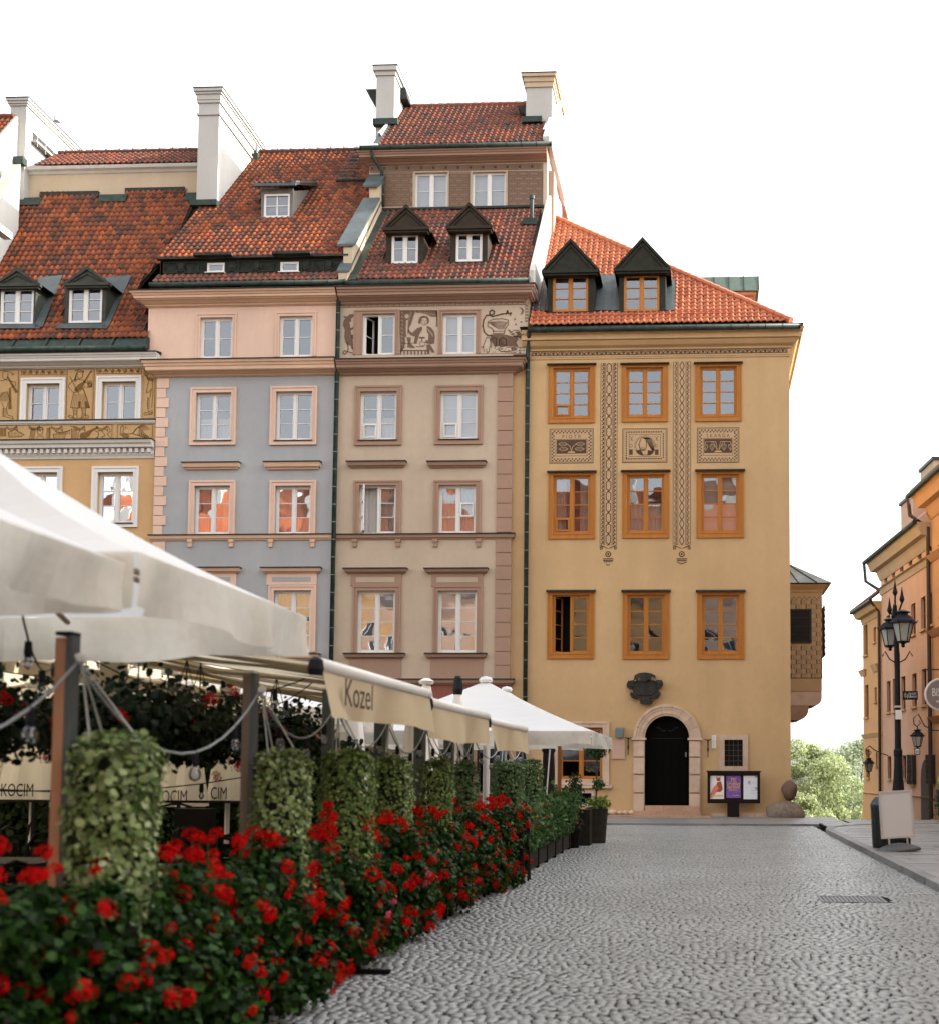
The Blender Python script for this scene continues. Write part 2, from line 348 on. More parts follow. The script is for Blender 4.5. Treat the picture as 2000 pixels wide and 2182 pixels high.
def tiled_roof(parent, rp, poly_px, mat, deckm, tw=.2, th=.27, holes=(), name='roof', maxparts=300, poly_uv=None):
    puv = poly_uv or [rp.uv(rp.at(*q)) for q in poly_px]
    deck = MB(); deck.quad(*[tuple(rp.p3(u, v, 0)) for u, v in puv]); deck.quad(*[tuple(rp.p3(u, v, -.12)) for u, v in puv][::-1])
    roof = deck.build(name, deckm, parent)
    u0, u1 = min(q[0] for q in puv), max(q[0] for q in puv); v0, v1 = min(q[1] for q in puv), max(q[1] for q in puv)
    V, Fq = tile_arr(tw, th); cells = []
    nu = int((u1-u0)/tw)+1; nv = int((v1-v0)/th)+1
    for j in range(nv):
        for i in range(nu):
            c = (u0+(i+.5)*tw, v0+(j+.45)*th)
            if inside(c, puv) and not any(inside(c, h) for h in holes): cells.append((u0+i*tw, v0+j*th))
    tm = npmesh('roof_tile', V, Fq, np.zeros(len(V)), mat, True)
    B = Matrix((rp.U, rp.V, rp.N)).transposed().to_4x4()
    rest = []
    for k, (u, v) in enumerate(cells):
        jn, ja = random.gauss(0, .003), random.gauss(0, .008)
        if k < maxparts:
            link(bpy.data.objects.new('roof_tile', tm), roof, Matrix.Translation(CUR[0] @ rp.p3(u, v+random.gauss(0, .006), jn)) @ CUR[0].to_3x3().to_4x4() @ B @ Matrix.Rotation(ja, 4, 'Z'))
        else: rest.append((u, v+random.gauss(0, .006), jn))
    if rest:
        A = np.array(rest); nt_ = len(A); VV = V[None]+A[:, None, :]
        MM = np.array(B.to_3x3()); WV = VV.reshape(-1, 3) @ MM.T + np.array(rp.O)
        FF = (Fq[None]+(np.arange(nt_)*len(V))[:, None, None]).reshape(-1, 4)
        me = npmesh('roof_tiles', WV, FF, np.repeat(RNG.random(nt_), len(V)), mat, True)
        o = link(bpy.data.objects.new('upper_roof_tiles', me), roof); o['kind'] = 'stuff'
    return roof
def ridge(parent, a, b, mat, r=.11, step=.34, name='ridge_tiles'):
    a, b = Vector(a), Vector(b); n = max(1, int((b-a).length/step)); mb = MB()
    for i in range(n):
        p, q = a.lerp(b, i/n), a.lerp(b, (i+1.08)/n); mb.tube([p, q], [r*1.12, r*.92], 8)
    o = mb.build(name, mat, parent); o['kind'] = 'stuff' if n > 3 else ''
    return o
def gutter(parent, X0, X1, Y, Z, r=.085, tilt=0):
    mb = MB(); mb.tube([(X0, Y, Z), (X1, Y, Z+tilt)], r, 10)
    n = int((X1-X0)/.55)
    for i in range(n+1): x = X0+(X1-X0)*i/max(1, n); z = Z+tilt*i/max(1, n); mb.tube([(x-.012, Y, z), (x+.012, Y, z)], r+.012, 10)
    return mb.build('gutter', COPPER, parent, True)
def downpipe(parent, pts, r=.065, step=.62):
    mb = MB(); mb.tube(pts, r, 10); o = mb.build('downpipe', COPPER, parent, True)
    q = MB()
    for a, b in zip(pts[:-1], pts[1:]):
        a, b = Vector(a), Vector(b); n = int((b-a).length/step)
        for i in range(1, n+1):
            c = a.lerp(b, i/(n+1)); d = (b-a).normalized()*.012; q.tube([c-d, c+d], r+.008, 10)
    if q.v: q.build('pipe_joints', M('pipe_joint', (.16, .2, .18), .5), o)
    return o
def chimney(parent, X0, X1, Y0, Y1, Z0, Z1, mat, cap, capm=None):
    o = MB().box(X0, X1, Y0, Y1, Z0, Z1-.02).build('chimney', mat, parent)
    q = MB()
    for (za, zb, p) in cap: q.box(X0-p, X1+p, Y0-p, Y1+p, za, zb)
    q.build('cap', capm or mat, o)
    MB().box(X0-cap[-1][2]-.02, X1+cap[-1][2]+.02, Y0-cap[-1][2]-.02, Y1+cap[-1][2]+.02, cap[-1][1]+.002, cap[-1][1]+.035).build('cap_flashing', DARKM, o)
    return o
def dormer(parent, rp, front, apex, base, win, mat, fm, rows=3, Yf=None, glass=None, over=.16, mono=None):
    zb_ = front[3]; p = rp.at((front[0]+front[2])/2, zb_); Yf = p.y if Yf is None else Yf
    X0, X1, Z0, Z1 = Rc(*front, Yf); wr = Rc(*win, Yf); A = P(apex[0], apex[1], Yf-over); bl = P(base[0], base[2], Yf-over); br = P(base[1], base[2], Yf-over)
    zE = (bl.z+br.z)/2; Xc = (bl.x+br.x)/2; hw = (br.x-bl.x)/2
    mb = MB()
    mb.box(X0, wr[0], Yf, Yf+.25, Z0-.3, zE); mb.box(wr[1], X1, Yf, Yf+.25, Z0-.3, zE); mb.box(wr[0], wr[1], Yf, Yf+.25, wr[3], zE); mb.box(wr[0], wr[1], Yf, Yf+.25, Z0-.3, wr[2])
    for x, x2 in ((X0, X0+.06), (X1-.06, X1)):
        mb.prismX([(Yf+.25, Z0-.3), (Yf+.25, zE), (rp.y(zE)+.2, zE), (rp.y(Z0-.3)+.2, Z0-.3)], x, x2)
    o = mb.build('dormer', mat, parent)
    q = MB(); yb = rp.y(A.z)+.3; ye = rp.y(zE)+.3
    for sgn in (-1, 1):
        e = (Xc+sgn*hw, zE); f_ = (Xc, A.z)
        q.quad((e[0], Yf-over, e[1]), (f_[0], Yf-over, f_[1]), (f_[0], yb, f_[1]), (e[0], ye, e[1]))
        q.quad((e[0], Yf-over, e[1]-.07), (f_[0], Yf-over, f_[1]-.1), (f_[0], yb, f_[1]-.1), (e[0], ye, e[1]-.07))
        # raking mouldings
        q.prismY([(e[0], e[1]-.09), (e[0], e[1]), f_, (f_[0], f_[1]-.13)] if sgn < 0 else [(e[0], e[1]-.09), (f_[0], f_[1]-.13), f_, (e[0], e[1])], Yf-over-.03, Yf-over+.05)
        q.prismY([(Xc+sgn*hw*.86, zE+.0), (Xc+sgn*hw*.74, zE+.0), (Xc, A.z-.27), (Xc, A.z-.17)] if sgn < 0 else [(Xc+sgn*hw*.86, zE), (Xc, A.z-.17), (Xc, A.z-.27), (Xc+sgn*hw*.74, zE)], Yf-over+.02, Yf-over+.06)
    q.build('dormer_roof', mat, o)
    q = MB(); q.prismY([(Xc-hw*.97, zE-.02), (Xc+hw*.97, zE-.02), (Xc, A.z-.05)], Yf-over+.06, Yf-over+.1); q.box(Xc-hw, Xc+hw, Yf-over-.025, Yf, zE-.1, zE-.001); q.box(Xc-hw*.93, Xc+hw*.93, Yf-over+.03, Yf, zE-.17, zE-.101)
    q.build('pediment', mat, o)
    # window: frame + panes directly under the dormer
    X0, X1, Z0, Z1 = wr; y0 = Yf+.05; mb = MB(); mb.ring(X0, X1, Z0, Z1, .05, y0-.03, y0+.06); xm = (X0+X1)/2; mb.box(xm-.04, xm+.04, y0-.035, y0+.06, Z0+.05, Z1-.05)
    panes = []
    for a, b in ((X0+.05, xm-.04), (xm+.04, X1-.05)):
        mb.ring(a, b, Z0+.05, Z1-.05, .04, y0-.02, y0+.05); a += .04; b -= .04; zb, zt = Z0+.09, Z1-.09; h = (zt-zb)/rows
        for k in range(rows):
            if k: mb.box(a, b, y0, y0+.04, zb+k*h-.012, zb+k*h+.012)
            panes.append((a, b, zb+k*h+(.012 if k else 0), zb+(k+1)*h-(.012 if k < rows-1 else 0)))
    mb.build('window_frame', fm, o)
    for a, b, c, d in panes:
        t = [random.uniform(-.004, .004) for _ in range(3)]
        MB().quad((a, y0+.03+t[0], c), (b, y0+.03+t[1], c), (b, y0+.03+t[1]+t[2], d), (a, y0+.03+t[0]+t[2], d)).build('pane', glass or GL, o)
    MB().box(X0-.02, X1+.02, y0+.5, y0+.52, Z0-.1, Z1+.1).build('dark_room', M('dim_room', (.2, .2, .2), .9), o)
    return o
def quoins(parent, X0, X1, zs, Y, mat, alt=None, p=.04, label=None):
    for i, (za, zb) in enumerate(zip(zs[:-1], zs[1:])):
        x1 = X1 if not alt or i % 2 == 0 else alt
        mb = MB(); g = .012; mb.box(X0, x1, Y-p, Y+.02, min(za, zb)+g, max(za, zb)-g); mb.build('quoin_stone', mat, parent)
def houseback(parent, X0, X1, Y, Yr, Zr, Ye, Ze, mat, wallm):     # rear roof slope and gable triangles
    mb = MB(); mb.quad((X0, Yr, Zr), (X1, Yr, Zr), (X1, Ye, Ze), (X0, Ye, Ze)); mb.build('rear_roof', mat, parent)
def gable(parent, X, w_, pts, mat, name='party_wall'):
    return MB().prismX(pts, X, X+w_).build(name, mat, parent)
# ================================================================== materials of the place
TILE_OLD = M('old_roof_tile', (.3, .08, .03), .6, .2, tint=[(.09, .03, .02), (.27, .06, .018), (.36, .088, .022), (.22, .05, .018), (.045, .028, .02), (.31, .072, .02), (.40, .11, .03)], noise=[(1.3, .55, (.07, .045, .035)), (9, .35, (.10, .06, .045))], bump=(60, .3, .004))
TILE_DK = M('weathered_roof_tile', (.3, .08, .03), .5, .3, tint=[(.06, .034, .027), (.24, .06, .03), (.30, .075, .032), (.12, .045, .03), (.26, .065, .03), (.045, .033, .028)], noise=[(1.1, .5, (.06, .042, .033)), (7, .35, (.09, .055, .04))], bump=(60, .3, .004))
TILE_NEW = M('new_roof_tile', (.5, .14, .05), .4, .4, tint=[(.38, .10, .04), (.46, .13, .05), (.54, .165, .065), (.42, .115, .045)], noise=[(2, .2, (.3, .09, .045))], bump=(60, .2, .003))
DECK = M('roof_deck', (.05, .03, .022), .9)
P_YEL = plaster('yellow_plaster', (.55, .375, .195)); P_BEI = plaster('beige_plaster', (.50, .405, .305)); P_BRN = plaster('brown_trim_plaster', (.36, .235, .17))
P_BLU = plaster('grey_blue_plaster', (.37, .38, .385)); P_PNK = plaster('pink_plaster', (.70, .50, .39)); P_PKT = plaster('peach_trim', (.68, .46, .32))
P_OCH = plaster('ochre_plaster', (.58, .37, .18)); P_WHT = plaster('white_plaster', (.66, .645, .60)); P_CHM = plaster('chimney_plaster', (.45, .44, .41)); P_CRM = plaster('cream_plaster', (.50, .40, .28))
P_RED = plaster('dusty_red_plaster', (.27, .10, .075))
WOOD_O = M('orange_window_wood', (.42, .165, .025), .5, .2, noise=[(6, .45, (.28, .09, .02)), (30, .25, (.5, .22, .06))], streak=.12, bump=(80, .2, .003))
SG_BG = M('sgraffito_ground', (.47, .325, .185), .9, noise=[(2, .3, (.38, .25, .12))]); SG_LN = M('sgraffito_line', (.075, .045, .032), .9, .1, noise=[(40, .5, (.16, .10, .06))])
SG_LN2 = M('sgraffito_umber', (.13, .085, .06), .9, .1, noise=[(30, .5, (.19, .13, .09))]); SG_OC = M('sgraffito_ochre', (.46, .30, .145), .9, noise=[(3, .35, (.35, .21, .08))])
SG_L1 = M('sgraffito_brown_line', (.17, .095, .03), .9, .1); SG_WALL = M('sgraffito_wall', (.235, .16, .115), .9, noise=[(3, .3, (.2, .13, .09))]); SG_LT = M('sgraffito_light', (.40, .30, .2), .9)
STONE = M('pale_sandstone', (.56, .42, .31), .85, .2, noise=[(2.5, .6, (.40, .27, .19)), (12, .3, (.62, .52, .42))], bump=(30, .4, .006), tint=.12)
STONE_R = M('red_sandstone', (.40, .25, .17), .85, .2, noise=[(3, .5, (.5, .36, .26)), (14, .3, (.25, .14, .1))], bump=(30, .4, .006), tint=.15)
BOULDER = M('boulder_granite', (.17, .13, .10), .85, .3, noise=[(2, .6, (.12, .09, .07)), (9, .6, (.27, .22, .18))], bump=(14, .8, .03))
BRONZE = M('dark_bronze', (.012, .015, .013), .42, .25, noise=[(9, .5, (.05, .06, .055))], bump=(20, .4, .01))
c1, c2, c3, c4 = Crop(0, 180, 3.7333), Crop(400, 120, 3.7333), Crop(750, 120, 3.696), Crop(1110, 420, 3.03)
c5, c6, c7, c8 = Crop(0, 700, 4.383), Crop(280, 580, 4.017), Crop(700, 600, 4.017), Crop(1110, 740, 3.132)
e1, e2, e3, e4 = Crop(300, 980, 4.2), Crop(700, 980, 4.017), Crop(1110, 1220, 3.03), Crop(1640, 1180, 2.964)
def XZ(cr, Y): return lambda x, y: (lambda p: (p.x, p.z))(P(*cr(x, y), Y))
# ================================================================== HOUSE 4: yellow corner house
Y4 = 40.75
H4 = thing('corner_house', (-1.5, Y4, 0), 'yellow ochre four storey corner house with orange wooden windows and arched black door', 'house')
xR = P(1682, 1200, Y4).x; xL = P(1088, 1200, Y4).x; zt4 = P(1400, 762, Y4).z
wins4 = [c8.r(180, 120, 490, 507, Y4), c8.r(667, 117, 977, 498, Y4), c8.r(1158, 112, 1468, 495, Y4), c8.r(180, 838, 492, 1280, Y4), c8.r(672, 832, 985, 1273, Y4), c8.r(1167, 828, 1483, 1272, Y4),
         e3.r(168, 125, 470, 555, Y4), e3.r(652, 125, 955, 560, Y4), e3.r(1133, 128, 1438, 560, Y4)]
# columns share one width and axis per column, rows share heights
for r0 in (0, 3, 6):
    zb = sum(wins4[r0+i][2] for i in range(3))/3; zt = sum(wins4[r0+i][3] for i in range(3))/3
    for i in range(3): wins4[r0+i] = (*wins4[r0+i][:2], wins4[r0+i][2]*.6+zb*.4, wins4[r0+i][3]*.6+zt*.4)
ins = [(a+.16, b-.16, c+.18, d-.09) for a, b, c, d in wins4]
door = e3.r(795, 912, 1082, 1505, Y4); gw = Rc(1191, 1550, 1283, 1660, Y4); sw = e3.r(1310, 1080, 1428, 1250, Y4); vent = Rc(1224, 1690, 1259, 1712, Y4)
wall(H4, xL, xR, -.3, zt4+1.0, Y4, ins+[door, gw, sw, vent], P_YEL, back=Y4+13)
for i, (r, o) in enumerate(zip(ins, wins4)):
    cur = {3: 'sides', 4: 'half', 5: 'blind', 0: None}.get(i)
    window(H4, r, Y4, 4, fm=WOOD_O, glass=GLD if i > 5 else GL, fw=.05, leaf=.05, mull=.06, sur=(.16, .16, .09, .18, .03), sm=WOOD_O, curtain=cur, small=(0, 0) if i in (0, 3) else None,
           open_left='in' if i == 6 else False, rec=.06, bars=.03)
    q = MB(); q.prismX([(Y4-.16, o[3]-.005), (Y4-.16, o[3]+.03), (Y4, o[3]+.085), (Y4, o[3]-.005)], o[0]-.04, o[1]+.04); q.build('window_hood', DARKM, H4)
# cornice of the corner house
zc0, zc1 = P(1400, 762, Y4).z, P(1400, 697, Y4-.5).z
q = MB(); h = zc1-zc0
q.cornice(xL+.35, xR, Y4, [(zc0-.02, .03), (zc0+.03, .03), (zc0+.04, .05), (zc0+h*.28, .05), (zc0+h*.30, .09), (zc0+h*.36, .10), (zc0+h*.44, .22), (zc0+h*.56, .30), (zc0+h*.6, .30), (zc0+h*.62, .38), (zc0+h*.8, .39), (zc0+h*.84, .44), (zc0+h*.97, .48)], 0, 1, 13)
q.build('cornice', P_YEL, H4)
gutter(H4, P(1125, 706, Y4-.55).x, P(1703, 693, Y4-.55).x, Y4-.55, P(1400, 699, Y4-.55).z, .09)
MB().prismX([(Y4-.56, zc1+.06), (Y4-.2, zc1+.2), (Y4-.2, zc1+.0)], xL+.3, xR+.45).build('eave_flashing', COPPER, H4)
rp4 = RP(Y4-.35, P(1400, 689, Y4-.35).z, 50)
gx = lambda px, py: rp4.uv(rp4.at(px, py))
poly4 = [gx(1134, 689), gx(1684, 684), gx(1176, 462), gx(1160, 460), gx(1140, 620)]
def pxrect(rp, x0, y0, x1, y1): return [rp.uv(rp.at(*q)) for q in ((x0, y0), (x1, y0), (x1, y1), (x0, y1))]
roof4 = tiled_roof(H4, rp4, None, TILE_NEW, DECK, .215, .255, holes=[pxrect(rp4, 1163, 600, 1262, 664), pxrect(rp4, 1262, 588, 1322, 664), pxrect(rp4, 1317, 600, 1437, 664)], poly_uv=poly4)
cR = rp4.at(1684, 684); aR = rp4.at(1176, 462)
ridge(H4, cR, aR, TILE_NEW, .12, .36, 'hip_tiles')
mb = MB(); mb.quad(tuple(cR), tuple(aR), (aR.x, Y4+13, aR.z), (cR.x, Y4+13, cR.z)); mb.build('side_roof', TILE_NEW, H4)
# lead valley between the dormers
for (x0, y0, x1, y1) in ((1262, 588, 1322, 664), (1417, 598, 1438, 664), (1133, 598, 1170, 664)):
    pts = pxrect(rp4, x0, y0, x1, y1); mb = MB(); mb.quad(*[tuple(rp4.p3(u, v, .05)) for u, v in pts])
    for k in range(1, 4): u = pts[0][0]+(pts[1][0]-pts[0][0])*k/4; v0, v1 = pts[3][1], pts[0][1]; a, b, c, d = [tuple(rp4.p3(uu, vv, .075)) for uu, vv in ((u-.012, v0), (u+.012, v0), (u+.012, v1), (u-.012, v1))]; mb.quad(a, b, c, d)
    mb.build('lead_valley', LEAD, H4)
DORM4 = M('dormer_cladding_dark', (.018, .018, .012), .6, .12, noise=[(5, .5, (.038, .038, .028))])
for fr, ap, bs, wn, mono in (((1166, 575, 1265, 664), (1214, 508), (1153, 1276, 575), (1176.7, 585.7, 1252, 663.6), 'J T'), ((1318, 572, 1417, 663), (1364.5, 505), (1307, 1428, 571), (1328, 584.4, 1403.7, 662.6), 'A.X.')):
    Yd = rp4.at(1215, 664).y-.12
    d = dormer(H4, rp4, fr, ap, bs, wn, DORM4, WOOD_O, 3, Yf=Yd, over=.28)
    c = P((bs[0]+bs[1])/2, bs[2]-26, Yd-.2)
    put_text('monogram', mono, .26, M('scratched_metal', (.12, .13, .11), .5), d, Matrix.Translation((c.x, Yd-.2, c.z)) @ FRONT, (.8, 1.1))
# snow guard rail
q = MB(); za = P(1400, 665, Y4-.1).z; zb = za-.14
for z in (za, zb): q.tube([(P(1136, 670, Y4-.1).x, Y4-.1, z), (P(1560, 670, Y4-.1).x, Y4-.1, z)], .014, 5)
x = P(1138, 670, Y4-.1).x
while x < P(1560, 670, Y4-.1).x: q.tube([(x, Y4-.1, zb-.2), (x, Y4-.1, za+.02)], .011, 5); x += .42
q.build('snow_guard_rail', M('red_iron', (.35, .08, .04), .5), H4)
# green copper roofed dormer on the side slope
yy = 47.2; a = Rc(1425, 577, 1616, 620, yy)
d = MB().prismX([(yy, a[2]), (yy+.6, a[3]), (yy+3, a[3]), (yy+3, a[2])], a[0], a[1]).build('side_dormer', M('green_copper', (.065, .10, .08), .6, .2, noise=[(1.6, .6, (.11, .15, .13)), (8, .4, (.045, .07, .055))]), H4)
q = MB(); n = 6
for i in range(n+1): x = a[0]+(a[1]-a[0])*i/n; q.prismX([(yy-.02, a[2]), (yy+.58, a[3]+.03), (yy+.6, a[3]), (yy, a[2]-.0)], x-.015, x+.015)
q.build('standing_seam', COPPER, d)
b = Rc(1530, 622, 1603, 656, yy); MB().box(a[0]+.2, b[1], yy+.3, yy+2.6, b[2]-1.5, a[2]-.01).build('side_dormer_wall', P_BRN, d); MB().box(a[0]+.1, b[1]+.12, yy+.12, yy+2.8, a[2]-.12, a[2]-.005).build('fascia', P_BRN, d)
# ---- sgraffito of the corner house
def panel(parent, name, r, Y, bgm, build, lnm, label=None, bgp=.004):
    o = MB().box(r[0], r[1], Y-bgp, Y+.01, r[2], r[3]).build(name, bgm, parent)
    q = MB(); build(q); q.build('sgraffito_lines', lnm, o)
    if label: o['label'] = label
    return o
def circ(cx_, cz_, r, n=20, a0=0, a1=2*math.pi): return [(cx_+r*math.cos(a0+(a1-a0)*i/n), cz_+r*math.sin(a0+(a1-a0)*i/n)) for i in range(n+1)]
yl = Y4-.012
# arched frieze under the cornice
fz0, fz1 = P(1400, 755.5, Y4).z, P(1400, 742, Y4).z; f0, f1 = P(1132, 750, Y4).x, P(1676, 750, Y4).x
def fr(q):
    n = 29; w_ = (f1-f0)/n; yq = Y4-.062
    q.ribbon([(f0, fz0), (f1, fz0)], .025, yq); q.ribbon([(f0, fz1), (f1, fz1)], .02, yq)
    for i in range(n):
        c = f0+(i+.5)*w_; q.ribbon(circ(c, fz0, w_*.48, 9, 0, math.pi), .028, yq); q.ribbon(circ(c, fz0, w_*.34, 8, 0, math.pi), .014, yq)
        q.poly(circ(c, fz0+w_*.2, w_*.15, 7)[:-1], yq); q.poly(circ(c+w_/2, fz1-.07, .04, 6)[:-1], yq)
panel(H4, 'frieze_band', (f0, f1, fz0-.02, fz1+.02), Y4-.052, SG_BG, fr, SG_LN)
def strip(x0, x1, y0, y1, kind, yorn):
    a, b, c, d = c8.r(x0, y0, x1, y1, Y4); m = (a+b)/2; hw = (b-a)/2
    def f(q):
        for x in (a, b, a+hw*.42, b-hw*.42, a+hw*.55, b-hw*.55): q.ribbon([(x, c), (x, d)], .016, yl)
        n = 17 if kind else 22; hh = (d-c)/n; r = hw*.27
        for i in range(n):
            z = c+i*hh
            if kind: q.ribbon([(m-r, z+hh*.2), (m-r, z+hh*.8), (m, z+hh*.95), (m+r, z+hh*.8), (m+r, z+hh*.2), (m, z+hh*.05)], .028, yl, True); q.ribbon([(m-.03, z-hh*.05), (m+.03, z+hh*.05)], .03, yl)
            else: q.ribbon([(m+r*.9*math.sin(t), z+hh*t/math.pi) for t in np.linspace(0, math.pi, 9)], .026, yl); q.ribbon([(m-r*.9*math.sin(t), z+hh*t/math.pi) for t in np.linspace(0, math.pi, 9)], .026, yl)
        n = 46 if kind else 30
        for s_ in (-1, 1):
            xm = m+s_*hw*.72; q_ = hw*.13
            for i in range(n):
                z = c+(d-c)*(i+.5)/n; e = (d-c)/n*.5
                if kind: q.ribbon([(xm-q_, z-e*.6), (xm+q_*.9, z+e*.2), (xm-q_*.2, z+e*.8)], .034, yl)
                else: q.ribbon([(xm-s_*q_, z-e), (xm+s_*q_, z-e*.45), (xm, z), (xm-s_*q_, z+e*.45), (xm+s_*q_, z+e)], .022, yl)
        # pendant ornament below the strip
        f2 = XZ(c8, Y4); k = m
        for s_ in (-1, 1):
            q.ribbon([(k+s_*u*hw, v) for u, v in ((1, c-.05), (.8, c-.02), (.7, c-.12), (.9, c-.16), (1, c-.1), (.6, c-.05), (.3, c-.1), (.1, c-.12))], .022, yl)
        z = c-.32; q.ribbon(circ(k, z, .085, 12), .028, yl); q.poly(circ(k, z, .035, 8)[:-1], yl)
        q.ribbon([(k-.17, z-.16), (k+.17, z-.16)], .03, yl); q.ribbon([(k-.16, z-.22), (k+.16, z-.22)], .03, yl)
        if kind:
            for j in range(5): x = k-.12+j*.06; q.poly([(x-.025, z-.245), (x+.025, z-.245), (x, z-.29)], yl)
            q.ribbon(circ(k, z-.33, .05, 6, math.pi, 2*math.pi), .022, yl)
        else: q.ribbon([(k-.15, z-.27), (k, z-.33), (k+.15, z-.27)], .025, yl)
    panel(H4, 'sgraffito_strip', (a, b, c, d), Y4-.006, SG_BG, f, SG_LN)
strip(527, 637, 105, 1318, 1, 0); strip(1012, 1128, 97, 1318, 0, 0)
def check(q, a, b, c, d, w_, n, m_, Yq):
    for i in range(n):
        x = a+(b-a)*i/n; t = (b-a)/n
        for z in (c, d-w_): q.poly([(x, z+(w_/2 if i % 2 else 0)), (x+t*.8, z+(w_/2 if i % 2 else 0)), (x+t, z+w_/2+(w_/2 if i % 2 else 0)), (x+t*.2, z+w_/2+(w_/2 if i % 2 else 0))], Yq)
    for i in range(m_):
        z = c+w_+(d-c-2*w_)*i/m_; t = (d-c-2*w_)/m_
        for x in (a, b-w_): q.poly([(x+(w_/2 if i % 2 else 0), z), (x+w_/2+(w_/2 if i % 2 else 0), z+t*.1), (x+w_/2+(w_/2 if i % 2 else 0), z+t), (x+(w_/2 if i % 2 else 0), z+t*.8)], Yq)
def leafp(q, m, x, y, ang, l, w_, Yq):
    c, s_ = math.cos(ang), math.sin(ang); pts = [(0, 0), (.25, .8), (.45, .6), (.6, 1), (.8, .5), (1, 0), (.8, -.5), (.6, -1), (.45, -.6), (.25, -.8)]
    q.ribbon([(x+(u*l*c-v*w_*s_), y+(u*l*s_+v*w_*c)) for u, v in pts], .014, Yq, True); q.ribbon([(x, y), (x+l*c*.85, y+l*s_*.85)], .012, Yq)
for k, (x0, y0, x1, y1) in enumerate(((190, 545, 478, 772), (675, 543, 970, 768), (1173, 538, 1450, 768))):
    a, b, c, d = c8.r(x0, y0, x1, y1, Y4)
    def f(q):
        q.ribbon([(a, c), (b, c), (b, d), (a, d)], .02, yl, True); q.ribbon([(a+.04, c+.04), (b-.04, c+.04), (b-.04, d-.04), (a+.04, d-.04)], .012, yl, True)
        check(q, a+.06, b-.06, c+.06, d-.06, .1, 22, 15, yl) if k != 1 else None
        if k == 1:
            q.ribbon([(a+.22, c+.2), (b-.22, c+.2), (b-.22, d-.2), (a+.22, d-.2)], .014, yl, True)
            n = 15
            for i in range(n):
                x = a+.1+(b-a-.24)*i/n
                for z in (c+.1, d-.14): q.poly([(x, z), (x+.06, z), (x+.06, z+.045), (x, z+.045)], yl)
            for i in range(11):
                z = c+.14+(d-c-.28)*i/11
                for x in (a+.1, b-.145): q.poly([(x, z), (x+.045, z), (x+.045, z+.05), (x, z+.05)], yl)
        else: q.ribbon([(a+.2, c+.24), (b-.2, c+.24), (b-.2, d-.36), (a+.2, d-.36)], .014, yl, True)
    o = panel(H4, 'sgraffito_panel', (a, b, c, d), Y4-.006, SG_BG, f, SG_LN)
    cxm, czm = (a+b)/2, (c+d)/2
    if k != 1:
        put_text('lettering', 'P I O T R' if k == 0 else 'S K A R G A', .165, SG_LN, o, Matrix.Translation((cxm, Y4-.012, d-.27)) @ FRONT, (1.0 if k == 0 else .92, 1))
        MB().poly([(a+.23, c+.32), (b-.23, c+.32), (b-.23, d-.38), (a+.23, d-.38)], yl-.002).build('dark_field', SG_LN, o)
        q = MB(); yq = yl-.006; zm = (c+.32+d-.38)/2
        q.poly([(cxm-.14, c+.34), (cxm+.14, c+.34), (cxm+.09, c+.4), (cxm-.09, c+.4)], yq)
        if k == 0:
            for s_ in (-1, 1):
                q.ribbon([(cxm, c+.4), (cxm+s_*.04, zm), (cxm+s_*.16, zm+.1)], .02, yq); leafp(q, 0, cxm+s_*.15, zm+.09, 0 if s_ > 0 else math.pi, .3, .07, yq); leafp(q, 0, cxm+s_*.12, zm-.08, 0 if s_ > 0 else math.pi, .32, .07, yq)
        else:
            for s_ in (-1, 1):
                for u in (.2, .42):
                    q.ribbon([(cxm+s_*.02, c+.4), (cxm+s_*u*.4, zm+.15), (cxm+s_*u, zm+.14), (cxm+s_*(u+.02), zm+.04)], .016, yq)
                    q.ribbon([(cxm+s_*u+x, zm+z) for x, z in ((-.06, .04), (.06, .04), (.08, -.02), (0, -.16), (-.08, -.02))], .014, yq, True)
                    for (x, z) in ((-.03, 0), (.03, 0), (0, -.05), (0, -.1)): q.poly(circ(cxm+s_*u+x, zm+z, .015, 6)[:-1], yq)
        q.build('sgraffito_plant', SG_BG, o)
    else:      # medallion with a bearded man in profile
        q = MB(); q.ribbon(circ(cxm, czm-.01, .31, 28), .014, yl); q.ribbon(circ(cxm, czm-.01, .35, 28), .01, yl); f3 = XZ(c8, Y4)
        def F3(*pp): return [f3(x, y) for x, y in pp]
        q.ribbon(F3((800, 610), (790, 625), (788, 640), (780, 652), (788, 656), (786, 668), (794, 684), (812, 690), (830, 676), (834, 650), (830, 620)), .024, yl)
        for i in range(6): q.ribbon(F3((806+i*6, 604), (826+i*7, 612), (842+i*6, 640), (858+i*5, 668+i*2), (872+i*3, 690)), .022, yl)
        for i in range(4): q.ribbon(F3((790+i*9, 668), (793+i*8, 684), (806+i*7, 690)), .016, yl)
        q.poly(F3((764, 690), (790, 682), (806, 700), (812, 722), (788, 718), (768, 704)), yl); q.poly(F3((842, 686), (866, 690), (884, 694), (876, 710), (856, 722), (840, 720)), yl)
        for s_ in ((720, 682, 742, 718), (890, 682, 914, 718)): q.poly(F3((s_[0], s_[1]), (s_[2], s_[1]), (s_[2], s_[3]), (s_[0], s_[3])), yl)
        for x in (735, 903): q.ribbon(F3((x-14, 596), (x, 606), (x+10, 594), (x-4, 612), (x+8, 622), (x-8, 618)), .014, yl); q.ribbon([(p_[0], p_[1]) for p_ in circ(*f3(x-6, 658), .05, 10)], .014, yl)
        q.build('portrait_medallion', SG_LN, o)
